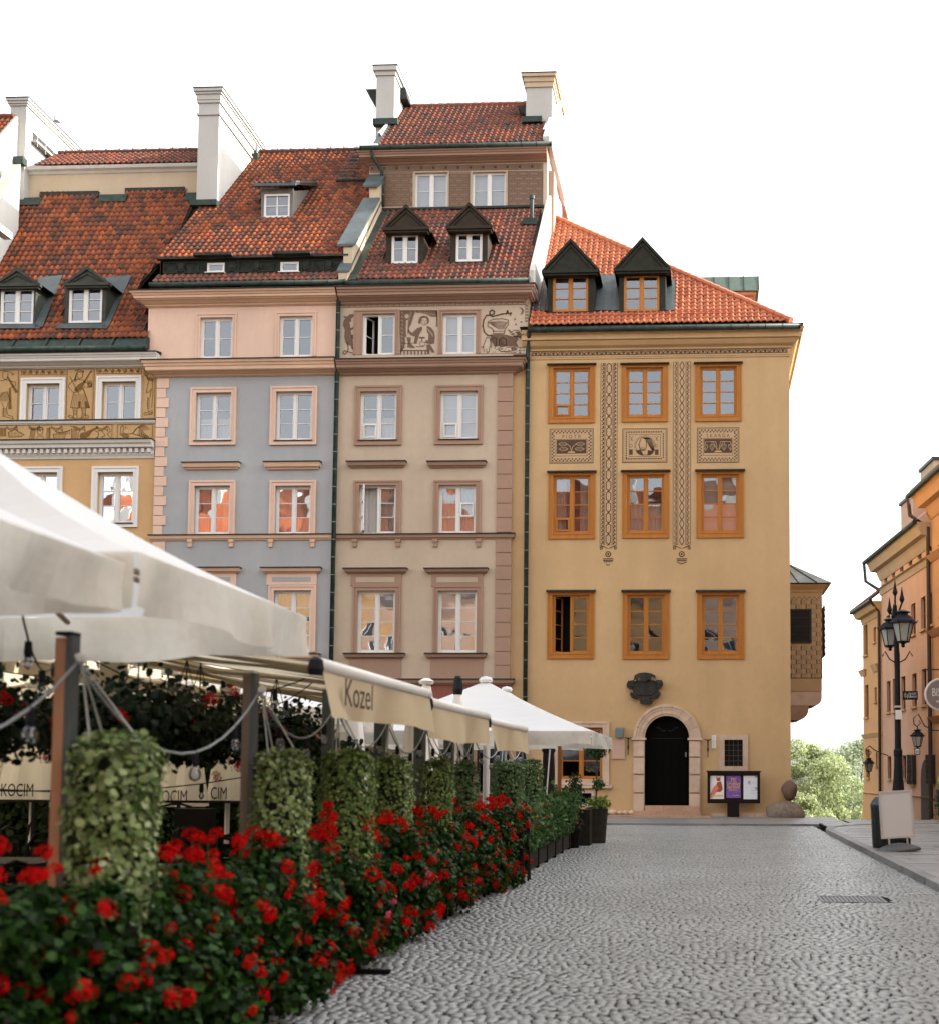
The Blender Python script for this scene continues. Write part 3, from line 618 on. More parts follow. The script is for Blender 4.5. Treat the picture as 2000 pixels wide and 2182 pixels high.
# ---- arched portal
a, b, c, d = door; spring = P(*e3(900, 1068), Y4).z; ri = (b-a)/2; cxm = (a+b)/2; ro = ri+P(*e3(795, 1100), Y4).x-P(*e3(722, 1100), Y4).x
MB().box(a-.1, b+.1, Y4+.24, Y4+.3, c, d+.1).build('door', M('black_door', (.003, .003, .003), .7, .04, bump=(5, .1, .02)), H4)
q = MB()
for i in range(5): x = a+.06+i*(b-a-.1)/5; q.box(x, x+(b-a)/5-.05, Y4+.225, Y4+.24, c+.1, spring-.1); 
q.build('door_panel', M('black_door', (0, 0, 0)), H4)
fd = XZ(e3, Y4); q = MB()
for s_ in (-1, 1): q.ribbon([fd(938+s_*u, v) for u, v in ((8, 1018), (25, 1024), (42, 1014), (52, 998), (64, 1004), (70, 996))], .035, Y4+.21)
q.ribbon([fd(840, 1070), fd(1040, 1070)], .02, Y4+.21); q.build('carved_swags', M('worn_black_wood', (.012, .011, .010), .6, .2), H4)
MB().box(b-.14, b-.09, Y4+.16, Y4+.21, P(*e3(1078, 1190), Y4).z, P(*e3(1078, 1160), Y4).z).build('door_handle', M('brass_plate', (.18, .17, .15), .4, .5), H4)
arch = MB().box(a-.01, a, Y4, Y4+.2, c, spring).build('portal', STONE, H4)
N_ = 9
for i in range(N_):
    t0, t1 = math.pi*i/N_+.004, math.pi*(i+1)/N_-.004; q = MB()
    for (r0, r1, pr) in ((ri, ri+.07, .05), (ri+.07, ro-.17, .09), (ro-.17, ro-.08, .11), (ro-.08, ro, .14)):
        pts = [(cxm+r0*math.cos(t0+(t1-t0)*k/3), spring+r0*math.sin(t0+(t1-t0)*k/3)) for k in range(4)]+[(cxm+r1*math.cos(t1-(t1-t0)*k/3), spring+r1*math.sin(t1-(t1-t0)*k/3)) for k in range(4)]
        q.prismY(pts, Y4-pr, Y4+.2)
    q.build('arch_stone', STONE, arch, tint=[random.random()]*len(q.v))
for s_, x0, x1 in ((-1, cxm-ro, a), (1, b, cxm+ro)):
    MB().box(x0-.05, x1+.05, Y4-.17, Y4+.2, spring-.07, spring+.0).build('impost', STONE, arch)
    zs = [spring-.075, P(0, 1609.5, Y4).z, P(0, 1645.7, Y4).z, P(0, 1683.7, Y4).z, P(0, 1727, Y4).z]
    for zb_, za_ in zip(zs[:-1], zs[1:]):
        q = MB(); q.box(x0, x1, Y4-.10, Y4+.2, za_+.012, zb_-.012); q.box(x0+.03, x1-.03, Y4-.125, Y4-.10, za_+.04, zb_-.04); q.build('jamb_stone', STONE, arch, tint=[random.random()]*len(q.v))
zz = [P(1400, y, Y4).z for y in (1717, 1727, 1736, 1746)]
for k, (x0, x1, dp) in enumerate(((800, 1150, .35), (728, 1157, .7), (575, 1222, 1.1))):
    X0, X1 = P(*e3(x0, 1530), Y4).x, P(*e3(x1, 1530), Y4).x; n = 3+k; 
    for i in range(n):
        xa, xb = X0+(X1-X0)*i/n, X0+(X1-X0)*(i+1)/n; q = MB(); q.box(xa+.004, xb-.004, Y4-dp, Y4-.001-(.0 if k else 0), max(zz[k+1], 0)-.02*(k == 2), max(zz[k], .03+.1*(2-k))); q.build('step_stone', STONE_R, H4, tint=[random.random()]*len(q.v))
# stone framed windows on the ground floor
window(H4, gw, Y4, 3, fm=WOOD_O, glass=GLD, fw=.06, leaf=.04, rec=.1, bars=.03, sur=(.22, .22, .2, .2, .04), sm=STONE, label='orange wooden ground floor window in a pale stone surround beside the parasol')
a, b, c, d = gw; o = MB().prismX([(Y4-.14, c-.3), (Y4-.14, c-.24), (Y4, c-.2), (Y4, c-.3)], a-.32, b+.32).build('stone_sill', STONE, H4)
a, b, c, d = sw
q = MB(); A_, B_, C_, D_ = e3.r(1278, 1050, 1463, 1280, Y4); q.box(A_, a, Y4-.05, Y4+.1, C_, D_); q.box(b, B_, Y4-.05, Y4+.1, C_, D_); q.box(a, b, Y4-.05, Y4+.1, C_, c); q.box(a, b, Y4-.05, Y4+.1, d, D_)
o = q.build('window', STONE, H4, tint=[.4]*32); o['label'] = 'small barred window in a stone frame right of the door'
MB().box(a, b, Y4+.16, Y4+.18, c, d).build('pane', M('dark_leaded_glass', (.012, .010, .008), .4, .15), o); MB().box(a-.1, b+.1, Y4+.5, Y4+.52, c-.1, d+.1).build('dark_room', ROOMD, o)
q = MB()
for k in range(1, 5): q.tube([(a, Y4+.08, c+(d-c)*k/5), (b, Y4+.08, c+(d-c)*k/5)], .009, 5)
for k in range(1, 4): q.tube([(a+(b-a)*k/4, Y4+.08, c), (a+(b-a)*k/4, Y4+.08, d)], .009, 5)
q.build('window_grille', M('grille_iron', (.09, .08, .07), .5), o)
a, b, c, d = vent; q = MB(); q.ring(a-.1, b+.1, c-.1, d+.1, .1, Y4-.04, Y4+.1); q.build('vent_surround', STONE, H4, tint=[.5]*len(q.v)); MB().box(a, b, Y4+.2, Y4+.22, c, d).build('vent_grille', ROOMD, H4)
# plinth stones
X0, X1 = P(*e3(1222, 1570), Y4).x, P(*e3(1592, 1570), Y4).x
for i in range(4):
    xa, xb = X0+(X1-X0)*i/4, X0+(X1-X0)*(i+1)/4; q = MB(); q.box(xa+.005, xb-.005, Y4-.18, Y4-.001, -.02, .17+random.uniform(-.01, .01)); q.build('plinth_stone', STONE, H4, tint=[random.random()]*8)
random.seed(11)
def rock(c, r, sx=1, sy=1, sz=1, seed=0, n=3):
    import bmesh
    bm = bmesh.new(); bmesh.ops.create_icosphere(bm, subdivisions=n, radius=1)
    V = []; idx = {}
    for i, v in enumerate(bm.verts):
        idx[v] = i; p = v.co.normalized(); k = 1+.22*mnoise.noise(p*1.3+Vector((seed, 0, 0)))+.09*mnoise.noise(p*3.5+Vector((0, seed, 0)))
        V.append((c[0]+p.x*k*r*sx, c[1]+p.y*k*r*sy, c[2]+p.z*k*r*sz))
    mb = MB(); mb.v = V; mb.f = [tuple(idx[v] for v in f.verts) for f in bm.faces]; bm.free(); return mb
x = P(1270, 1730, Y4).x; xe = P(1346, 1730, Y4).x; k = 0
while x < xe: r = random.uniform(.06, .12); rock((x+r, Y4-.03, .12+r*.5), r, 1.3, .8, .8, k, 2).build('foundation_stone', STONE, H4, True, tint=None); x += 2.3*r; k += 1
b1 = rock((P(1672, 1730, 40.3).x, 40.35, .2), .6, 1.08, .7, .62, 3).build('boulder', BOULDER, None, True); tag(b1, 'large rounded grey boulder lying at the foot of the yellow corner house', 'boulder')
b2 = rock((P(1681, 1697, 40.5).x, 40.5, .93), .31, .82, .8, 1.08, 14).build('boulder', M('brown_boulder', (.13, .075, .05), .85, noise=[(3, .6, (.11, .07, .05)), (10, .4, (.2, .14, .1))], bump=(14, .8, .03)), None, True); tag(b2, 'smaller brown rock propped upright on the large boulder at the house corner', 'boulder')
# cartouche plaque over the door
f = XZ(e3, Y4)
def FP(*pp): return [f(x, y) for x, y in pp]
q = MB()
q.prismY(FP((718, 712), (740, 700), (800, 696), (858, 700), (878, 712), (884, 745), (872, 775), (845, 792), (800, 796), (748, 792), (722, 775), (714, 745)), Y4-.14, Y4)
pl = q.build('cartouche_plaque', BRONZE, H4)
q = MB()
q.prismY(FP((725, 705), (732, 668), (760, 652), (800, 648), (838, 654), (864, 668), (868, 690), (850, 676), (830, 678), (812, 706), (785, 708), (764, 682), (745, 680)), Y4-.24, Y4-.1)
q.prismY(FP((706, 770), (722, 780), (748, 796), (775, 800), (800, 802), (828, 800), (850, 794), (884, 768), (900, 782), (886, 806), (862, 816), (835, 806), (822, 816), (826, 830), (850, 826), (840, 848), (800, 856), (766, 846), (768, 828), (788, 832), (782, 812), (760, 808), (738, 822), (712, 808), (702, 790)), Y4-.2, Y4-.02)
q.prismY(FP((680, 725), (690, 702), (720, 698), (738, 708), (722, 718), (716, 745), (700, 754), (684, 744)), Y4-.22, Y4-.02); q.prismY(FP((914, 718), (908, 698), (880, 696), (858, 706), (876, 716), (882, 742), (896, 748), (910, 738)), Y4-.22, Y4-.02)
for cx_, cy_, r in ((698, 728, .05), (897, 722, .05), (830, 690, .05), (748, 692, .045), (724, 798, .04), (880, 796, .04)):
    p_ = f(cx_, cy_); q.prismY(circ(p_[0], p_[1], r, 10)[:-1], Y4-.27, Y4-.2)
q.ribbon(FP((722, 716), (800, 704), (874, 716), (878, 745), (866, 772), (800, 786), (730, 772), (718, 745)), .03, Y4-.145, True)
q.build('scrollwork', BRONZE, pl)
# notice board
a, b, c, d = e3.r(1200, 1290, 1540, 1490, Y4-.5); yb = Y4-.5; BRD = M('dark_brown_paint', (.012, .006, .005), .5, .15)
nb = thing('notice_board', ((a+b)/2, yb, 0), 'dark brown notice board with three posters standing right of the black door', 'notice board')
q = MB(); q.ring(a, b, c, d, .09, yb-.03, yb+.12); q.box(a+.09, b-.09, yb+.03, yb+.12, c+.09, d-.09); q.box(a-.03, b+.03, yb-.06, yb+.14, d+.001, d+.05); q.build('case', BRD, nb)
p = e3.r(1328, 1490, 1405, 1567, yb); MB().box(p[0], p[1], yb, yb+.1, 0, c-.001).build('post', BRD, nb)
ps = [e3.r(1215, 1312, 1307, 1462, yb), e3.r(1322, 1312, 1415, 1455, yb), e3.r(1433, 1312, 1527, 1464, yb)]
pm = [M('poster_white', (.72, .70, .68), .6), M('poster_purple', (.13, .06, .28), .6, noise=[(14, .5, (.3, .18, .5))]), M('poster_grey_white', (.66, .68, .72), .6)]
yp = yb+.022; PO = []
for r, m_ in zip(ps, pm): PO.append(MB().box(r[0], r[1], yp, yp+.006, r[2], r[3]).build('poster', m_, nb))
a, b, c, d = ps[0]; X = lambda u, v: (a+(b-a)*u, c+(d-c)*v); q = MB()
q.poly([X(.52, .72), X(.78, .76), X(.85, .6), X(.92, .42), X(.75, .3), X(.5, .3), X(.42, .5)], yp-.003); q.poly([X(.45, .98), X(.58, .9), X(.75, .97), X(.74, .78), X(.5, .76)], yp-.003)
q.build('poster_print', M('poster_rust', (.36, .07, .04), .6), PO[0])
q = MB(); q.poly([X(.05, .2), X(.3, .55), X(.5, .62), X(.62, .45), X(.45, .28), X(.2, .06), X(.04, .08)], yp-.005); q.build('poster_print', M('poster_salmon', (.6, .2, .14), .6), PO[0])
q = MB(); [q.poly([X(.1+i*.14, .1), X(.22+i*.14, .1), X(.2+i*.14, .17+.03*(i % 2)), X(.12+i*.14, .17)], yp-.007) for i in range(6)]; q.build('poster_print', M('poster_yellow', (.75, .42, .06), .6), PO[0])
a, b, c, d = ps[1]; yel = M('poster_yellow', (0, 0, 0)); k = (a+b)/2
for s_, u, sz in (('70.', .80, .17), ('Urodziny', .64, .165), ('Starówki', .49, .165)): put_text('poster_lettering', s_, sz, yel, PO[1], Matrix.Translation((k, yp-.003, c+(d-c)*u)) @ FRONT, (.72 if u < .7 else 1, 1.15))
q = MB()
for i in range(5): q.box(k-.16+.06*i, k-.12+.06*i, yp-.003, yp-.001, c+(d-c)*.34, c+(d-c)*.37)
for i in range(4): q.box(k-.02+.05*i, k+.02+.05*i, yp-.003, yp-.001, c+(d-c)*.1, c+(d-c)*.12)
q.build('poster_lettering', yel, PO[1])
a, b, c, d = ps[2]; ink = M('print_black', (.02, .02, .02), .6)
put_text('poster_lettering', '42', .11, ink, PO[2], Matrix.Translation((a+(b-a)*.4, yp-.003, c+(d-c)*.7)) @ FRONT, (.8, 1.4)); put_text('poster_lettering', '70', .12, ink, PO[2], Matrix.Translation((a+(b-a)*.86, yp-.003, c+(d-c)*.44)) @ FRONT, (.8, 1.2))
q = MB()
for (u, v, l) in ((.55, .69, .16), (.8, .7, .1), (.55, .47, .2), (.5, .36, .3), (.5, .25, .25)): q.box(a+(b-a)*u, a+(b-a)*(u+l), yp-.003, yp-.001, c+(d-c)*v, c+(d-c)*v+.008)
q.box(a+(b-a)*.78, a+(b-a)*.97, yp-.003, yp-.001, c+(d-c)*.93, c+(d-c)*.985); q.build('poster_lettering', M('print_grey', (.25, .25, .27), .6), PO[2])
# plates and fittings on the wall
r = e3.r(1228, 1050, 1257, 1092, Y4); r2 = e3.r(1228, 1094, 1257, 1135, Y4)
for rr, l in ((r, 'upper white enamel number plate on the yellow wall right of the door'), (r2, 'lower white enamel plate directly under the number plate right of the door')):
    o = MB().box(rr[0], rr[1], Y4-.03, Y4, rr[2], rr[3]).build('number_plate', WHITE, None); tag(o, l, 'plate'); q = MB()
    for k in range(4): q.box(rr[0]+.03, rr[1]-.05-.03*(k % 2), Y4-.032, Y4-.03, rr[2]+.04+k*.045, rr[2]+.05+k*.045)
    q.build('small_print', M('print_grey', (0, 0, 0)), o)
IRON = M('wrought_iron', (.03, .022, .018), .6, .4)
for (cx_, y0, y1, l) in ((1203, 1077, 1195, 'slender iron torch holder fixed to the wall right of the door'), (690, 1065, 1180, 'dark iron torch holder fixed to the wall left of the door')):
    p0 = P(*e3(cx_, y0), Y4); p1 = P(*e3(cx_, y1), Y4); q = MB(); q.tube([(p0.x, Y4-.12, p0.z), (p0.x, Y4-.12, p1.z)], [.03, .014], 6); q.tube([(p0.x-.11, Y4-.12, p0.z), (p0.x, Y4-.12, p0.z-.05), (p0.x+.11, Y4-.12, p0.z)], .018, 5); q.tube([(p0.x, Y4-.12, p0.z-.25), (p0.x, Y4, p0.z-.25)], .015, 5); q.tube([(p0.x, Y4-.12, p0.z-.28), (p0.x, Y4-.12, p0.z-.4)], .035, 6)
    tag(q.build('torch_holder', IRON, None), l, 'holder')
r = e3.r(582, 1078, 668, 1203, Y4); o = MB().box(r[0], r[1], Y4-.05, Y4, r[2], r[3]).build('stone_tablet', M('pink_stone', (.50, .33, .25), .8), None); tag(o, 'plain pinkish stone tablet on the yellow wall left of the door', 'plaque')
r = e3.r(608, 1000, 660, 1060, Y4); q = MB(); q.prismX([(Y4-.22, r[2]), (Y4-.22, r[3]-.06), (Y4, r[3]), (Y4, r[2])], r[0], r[1]); o = q.build('wall_lamp', M('grey_metal', (.14, .17, .17), .5), None); tag(o, 'small grey box lamp on the wall above the pinkish tablet', 'wall lamp')
MB().box(r[0]+.03, r[1]-.03, Y4-.2, Y4-.03, r[2]-.02, r[2]-.001).build('diffuser', M('lamp_glass_off', (.5, .52, .5), .4), o)
# ---- oriel on the side wall
yo = 45.2; a, b, c, d = e4.r(60, 262, 328, 785, yo); a = xR-.01; 
OR = MB().box(a, b, yo, yo+2.6, c, d+.15).build('oriel', SG_BG, H4)
q = MB(); zt = P(1760, 1246, yo).z; q.cornice(a, b, yo, [(d+.12, .03), (d+.2, .05), (d+.3, .16), (d+.38, .22), (zt, .26)], 0, 1, 2.6).build('oriel_cornice', P_YEL, OR)
tp = P(1684, 1197, yo+1.0); e = .33; MB().quad((a, yo-e, zt+.03), (b+e, yo-e, zt+.03), (a+.1, yo+1.3, tp.z+.1)).quad((b+e, yo-e, zt+.03), (b+e, yo+2.9, zt+.03), (a+.1, yo+1.3, tp.z+.1)).quad((b+e, yo+2.9, zt+.03), (a, yo+2.9, zt+.03), (a+.1, yo+1.3, tp.z+.1)).quad((a, yo-e, zt+.025), (a, yo+2.9, zt+.025), (b+e, yo+2.9, zt+.025), (b+e, yo-e, zt+.025)).build('oriel_roof', M('zinc', (.11, .13, .13), .5, .3, noise=[(2, .5, (.28, .31, .31)), (9, .4, (.1, .12, .12))], metal=.4), OR)
q = MB()
for t in (.33, .7): q.tube([(a+(b+e-a)*t, yo-e-.01, zt+.04), (a+.1, yo+1.3, tp.z+.12)], .02, 5)
q.build('roof_seam', COPPER, OR)
wr = e4.r(120, 350, 260, 565, yo); o = MB().ring(a+.02, wr[1], wr[2], wr[3], .07, yo-.05, yo).build('oriel_window', DARKM, OR); MB().box(a+.09, wr[1]-.07, yo-.02, yo-.01, wr[2]+.07, wr[3]-.07).build('leaded_panes', M('dark_leaded_glass', (.012, .010, .008), .4, .15), o)
q = MB()
for k in range(1, 4): q.box(a+.09, wr[1]-.07, yo-.03, yo-.022, wr[2]+(wr[3]-wr[2])*k/4-.01, wr[2]+(wr[3]-wr[2])*k/4+.01)
q.build('glazing_bar', DARKM, o)
q = MB(); nx, nz = 8, 18; w_, h_ = (b-a)/nx, (d-c)/nz
for i in range(nx):
    for j in range(nz):
        x, z = a+i*w_, c+j*h_
        if x+w_*.3 < wr[1] and wr[2]-.05 < z+h_/2 < wr[3]+.05: continue
        if j >= 17: q.ribbon([(x, z), (x+w_/2, z+h_*.7), (x+w_, z)], .02, yo-.004); continue
        if (i+j) % 2: q.poly([(x+w_*.72, z+.01), (x+w_*.98, z+.01), (x+w_*.98, z+h_-.01), (x+w_*.72, z+h_-.01)], yo-.004)
        else: q.ribbon([(x, z+.01), (x+w_*.98, z+.01), (x+w_*.98, z+h_-.01), (x, z+h_-.01)], .012, yo-.004, True); q.ribbon([(x+w_*.7, z+h_*.75), (x+w_*.3, z+h_*.75), (x+w_*.35, z+h_*.5), (x+w_*.7, z+h_*.45), (x+w_*.65, z+h_*.2), (x+w_*.25, z+h_*.2)], .012, yo-.004)
q.ribbon([(a, c), (b, c)], .04, yo-.005); q.build('sgraffito_lines', M('sgraffito_faint', (.15, .12, .08), .9), OR)
def orl(x0, x1, y0, y1, m_, rr=0, nm='corbel'):
    r = e4.r(x0, y0, x1, y1, yo); a2, b2, c2, d2 = a, r[1], r[2], r[3]; rr = rr or .01
    pts = [(a2, c2), (a2, d2), (b2, d2)]+[(b2-rr+rr*math.cos(t), c2+rr-rr*math.sin(t)) for t in np.linspace(0, math.pi/2, 6)]
    MB().prismY(pts, yo+.02 if nm == 'corbel' else yo, yo+2.5).build(nm, m_, OR)
orl(0, 326, 785, 868, SG_BG, .02, 'oriel_base'); orl(0, 326, 869, 958, STONE, .28); orl(0, 242, 959, 1050, STONE_R, .4)
g = e4.r(330, 325, 345, 645, yo+.3); q = MB()
for k in range(9):
    z = g[2]+(g[3]-g[2])*k/8; q.tube([(b+.12, yo+.3, z), (b+.12, yo+2, z)], .012, 5)
for k in range(9): y_ = yo+.3+k*.21; q.tube([(b+.12, y_, g[2]), (b+.12, y_, g[3])], .012, 5)
for k in range(8):
    for j in range(8): q.tube([(b+.12, yo+.3+k*.21, g[2]+(g[3]-g[2])*j/8), (b+.17, yo+.4+k*.21, g[2]+(g[3]-g[2])*(j+.5)/8), (b+.12, yo+.51+k*.21, g[2]+(g[3]-g[2])*(j+1)/8)], .01, 4)
q.box(b, b+.12, yo+.3, yo+.33, g[2], g[2]+.03); q.box(b, b+.12, yo+.3, yo+.33, g[3]-.03, g[3]); q.build('oriel_grille', IRON, OR)
# ================================================================== HOUSE 3: beige house with tower storey
Y3 = 40.6
H3 = thing('townhouse', (-9, Y3, 0), 'beige townhouse with brown trim, sgraffito attic and a raised tower storey', 'house')
xl3, xr3 = P(716, 1000, Y3).x, P(1090, 1000, Y3).x
ops3 = [c7.r(290, 275, 570, 625, Y3), c7.r(975, 272, 1260, 618, Y3), c7.r(270, 942, 585, 1355, Y3), c7.r(955, 938, 1275, 1348, Y3), e2.r(262, 218, 580, 632, Y3), e2.r(942, 215, 1260, 630, Y3), e2.r(248, 1120, 572, 1650, Y3), e2.r(935, 1120, 1268, 1650, Y3)]
g3 = [Rc(760, 1580, 850, 1690, Y3), Rc(905, 1575, 985, 1745, Y3), Rc(1015, 1580, 1075, 1690, Y3)]
zg = P(900, 1459, Y3).z; ztop = P(900, 640, Y3).z
wall(H3, xl3, xr3, zg, ztop, Y3, ops3, P_BEI, back=Y3+13)
wall(H3, xl3, xr3, -.3, zg, Y3+.001, g3, P_RED, name='ground_floor_wall')
spec = [(0, dict(rows=2, sur=(.30, .16, .13, 0, .02), open_left='in', curtain=None)), (1, dict(rows=2, sur=(.14, .16, .13, 0, .02), curtain='blind')),
        (2, dict(rows=3, sur=(.18, .18, .2, .19), small=(0, 0), curtain='half', sill=.1)), (3, dict(rows=3, sur=(.18, .18, .2, .19), small=(0, 0), curtain='blind', sill=.1)),
        (4, dict(rows=3, sur=(.18, .18, .16, 0), open_left='out', curtain='full')), (5, dict(rows=3, sur=(.18, .18, .16, 0), small=(1, 1), curtain='full')),
        (6, dict(rows=4, sur=(.16, .19, .17, 0))), (7, dict(rows=4, sur=(.16, .19, .17, 0)))]
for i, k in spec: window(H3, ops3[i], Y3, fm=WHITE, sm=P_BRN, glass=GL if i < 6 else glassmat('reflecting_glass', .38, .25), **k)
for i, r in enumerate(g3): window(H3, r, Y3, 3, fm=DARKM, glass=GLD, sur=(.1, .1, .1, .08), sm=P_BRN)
def trimband(H, X0, X1, Y, z0, z1, p, mat, eL=0, eR=1, n='string_course', flash=True):
    q = MB(); q.cornice(X0, X1, Y, [(z0, p*.35), (z0+(z1-z0)*.25, p*.45), (z0+(z1-z0)*.35, p*.8), (z1, p)], eL, eR, .2).build(n, mat, H)
    if flash: MB().box(X0-eL*p-.02, X1+eR*p+.02, Y-p-.03, Y+.05, z1+.002, z1+.04).build('flashing', DARKM, H)
Z = lambda y, Y=Y3: P(900, y, Y).z
# hoods, aprons, entablatures
for (x0, x1, y0, y1) in ((168, 668, 1543, 1595), (852, 1350, 1543, 1595)):
    a, b, c, d = c7.r(x0, y0, x1, y1, Y3); trimband(H3, a+.13, b-.13, Y3, c, d-.04, .2, P_BRN, .65, .65, 'window_hood')
for i, (x0, x1) in enumerate(((142, 677), (830, 1365))):
    a, b, c, d = e2.r(x0, 930, x1, 975, Y3); trimband(H3, a+.14, b-.14, Y3, c, d-.04, .22, P_BRN, .65, .65, 'window_hood')
    a, b, c2, d2 = e2.r((195, 882)[i], 975, (627, 1318)[i], 1076, Y3); o = MB().box(a, b, Y3-.05, Y3-.001, c2, d2).build('entablature', P_BRN, H3)
    u = e2.r((240, 928)[i], 1006, (570, 1275)[i], 1050, Y3); MB().box(u[0], u[1], Y3-.06, Y3-.05, u[2], u[3]).build('inset_panel', P_BEI, o)
    a, b, c, d = e2.r((142, 833)[i], 1655, (655, 1352)[i], 1703, Y3); trimband(H3, a+.13, b-.13, Y3, c, d-.04, .2, P_BRN, .65, .65, 'window_sill')
    a, b, c, d = e2.r((178, 875)[i], 1703, (620, 1315)[i], 1872, Y3); MB().box(a, b, Y3-.05, Y3-.001, c, d-.01).build('apron', P_BRN, H3)
trimband(H3, xl3, xr3, Y3, Z(1149.5), Z(1140), .12, P_BRN)
for x in (227, 597, 915, 1283): a, b, c, d = e2.r(x-23, 680, x+23, 745, Y3); MB().box(a+.02, b-.02, Y3-.06, Y3-.001, c, d).box(a, b, Y3-.085, Y3-.001, d-.1, d-.0).build('bracket', P_BRN, H3)
trimband(H3, xl3, xr3, Y3, Z(1459), Z(1449), .16, P_BRN)
# quoin strip
ys = [797+i*30.8 for i in range(12)]; ys = [y for y in ys if y < 1138]+[1138]; a, b = P(1058.5, 1000, Y3).x, xr3+.01
quoins(H3, a, b, [Z(y) for y in ys], Y3, P_BRN, None, .05); ys = [1150, 1179, 1207.5, 1236.5, 1266.5, 1297, 1326.8, 1358, 1389, 1418, 1448]; quoins(H3, a-.01, b, [Z(y) for y in ys], Y3, P_BRN, None, .05)
def bigcornice(H, X0, X1, Y, y_bot, y_mid, y_top, mat, eL, eR, proj=.6, fl=True, nm='cornice', zf=None):
    zf = zf or (lambda y, yy: P(900, y, yy).z)
    z0, zm, z1 = zf(y_bot, Y-.1), zf(y_mid, Y-proj*.7), zf(y_top, Y-proj); h1, h2 = zm-z0, z1-zm
    q = MB(); q.cornice(X0, X1, Y, [(z0, .03), (z0+h1*.12, .05), (z0+h1*.14, .09), (z0+h1*.4, .12), (z0+h1*.44, .17), (z0+h1*.75, .27), (z0+h1*.8, .33), (zm-.01, .36), (zm, proj*.74), (zm+h2*.36, proj*.76), (zm+h2*.4, proj*.82), (zm+h2*.65, proj*.87), (zm+h2*.72, proj*.95), (z1, proj)], eL, eR, .4)
    o = q.build(nm, mat, H)
    if fl: MB().prismX([(Y-proj-.04, z1+.002), (Y-proj-.04, z1+.03), (Y, z1+.12), (Y, z1+.002)], X0-eL*proj-.03, X1+eR*proj+.03).build('flashing', DARKM, H)
    return z1
bigcornice(H3, xl3+.06, xr3, Y3, 797.5, 780, 763, P_BRN, 0, 1, .5); bigcornice(H3, xl3+.06, xr3+.3, Y3, 646, 627, 608, P_BRN, 0, .9, .55)
f = XZ(c7, Y3); yl3 = Y3-.012
def F7(*pp): return [f(x, y) for x, y in pp]
# attic sgraffito: narrow band with squares
b0, b1 = P(728, 650, Y3).x, P(1121, 650, Y3).x; z0, z1 = Z(652.5), Z(646.8)
def fb(q):
    q.ribbon([(b0, z0), (b1, z0)], .018, yl3); q.ribbon([(b0, z1), (b1, z1)], .018, yl3); n = 33
    for i in range(n):
        x = b0+(b1-b0)*(i+.5)/n; q.ribbon([(x-.055, z0), (x-.055, z1)], .012, yl3); q.ribbon([(x+.055, z0), (x+.055, z1)], .012, yl3); q.poly([(x-.02, z0+.02), (x+.02, z0+.02), (x+.02, z1-.02), (x-.02, z1-.02)], yl3)
        for k in (.11, .14): q.ribbon([(x+k-.0, z0), (x+k, z1)], .01, yl3)
panel(H3, 'sgraffito_band', (b0, b1, z0-.01, z1+.01), Y3-.004, SG_LT, fb, SG_LN2)
def lizard(q):
    body = F7((128, 300), (150, 296), (165, 300), (180, 282), (222, 278), (216, 300), (196, 318), (198, 340), (180, 352), (190, 376), (186, 405), (204, 470), (212, 530), (226, 576), (208, 580), (188, 545), (168, 545), (148, 520), (138, 470), (142, 415), (128, 372), (132, 336), (146, 316))
    q.poly(body, yl3)
    for a_ in (((182, 400), (210, 392), (222, 352), (236, 312), (238, 340), (228, 400), (190, 420)), ((196, 460), (214, 452), (226, 430), (236, 470), (230, 495), (204, 490)), ((198, 570), (226, 540), (238, 520), (238, 590), (222, 600))): q.poly(F7(*a_), yl3)
    q.ribbon(F7((160, 520), (172, 570), (166, 600), (140, 625), (126, 612), (140, 592), (170, 600), (205, 612), (222, 632)), .03, yl3)
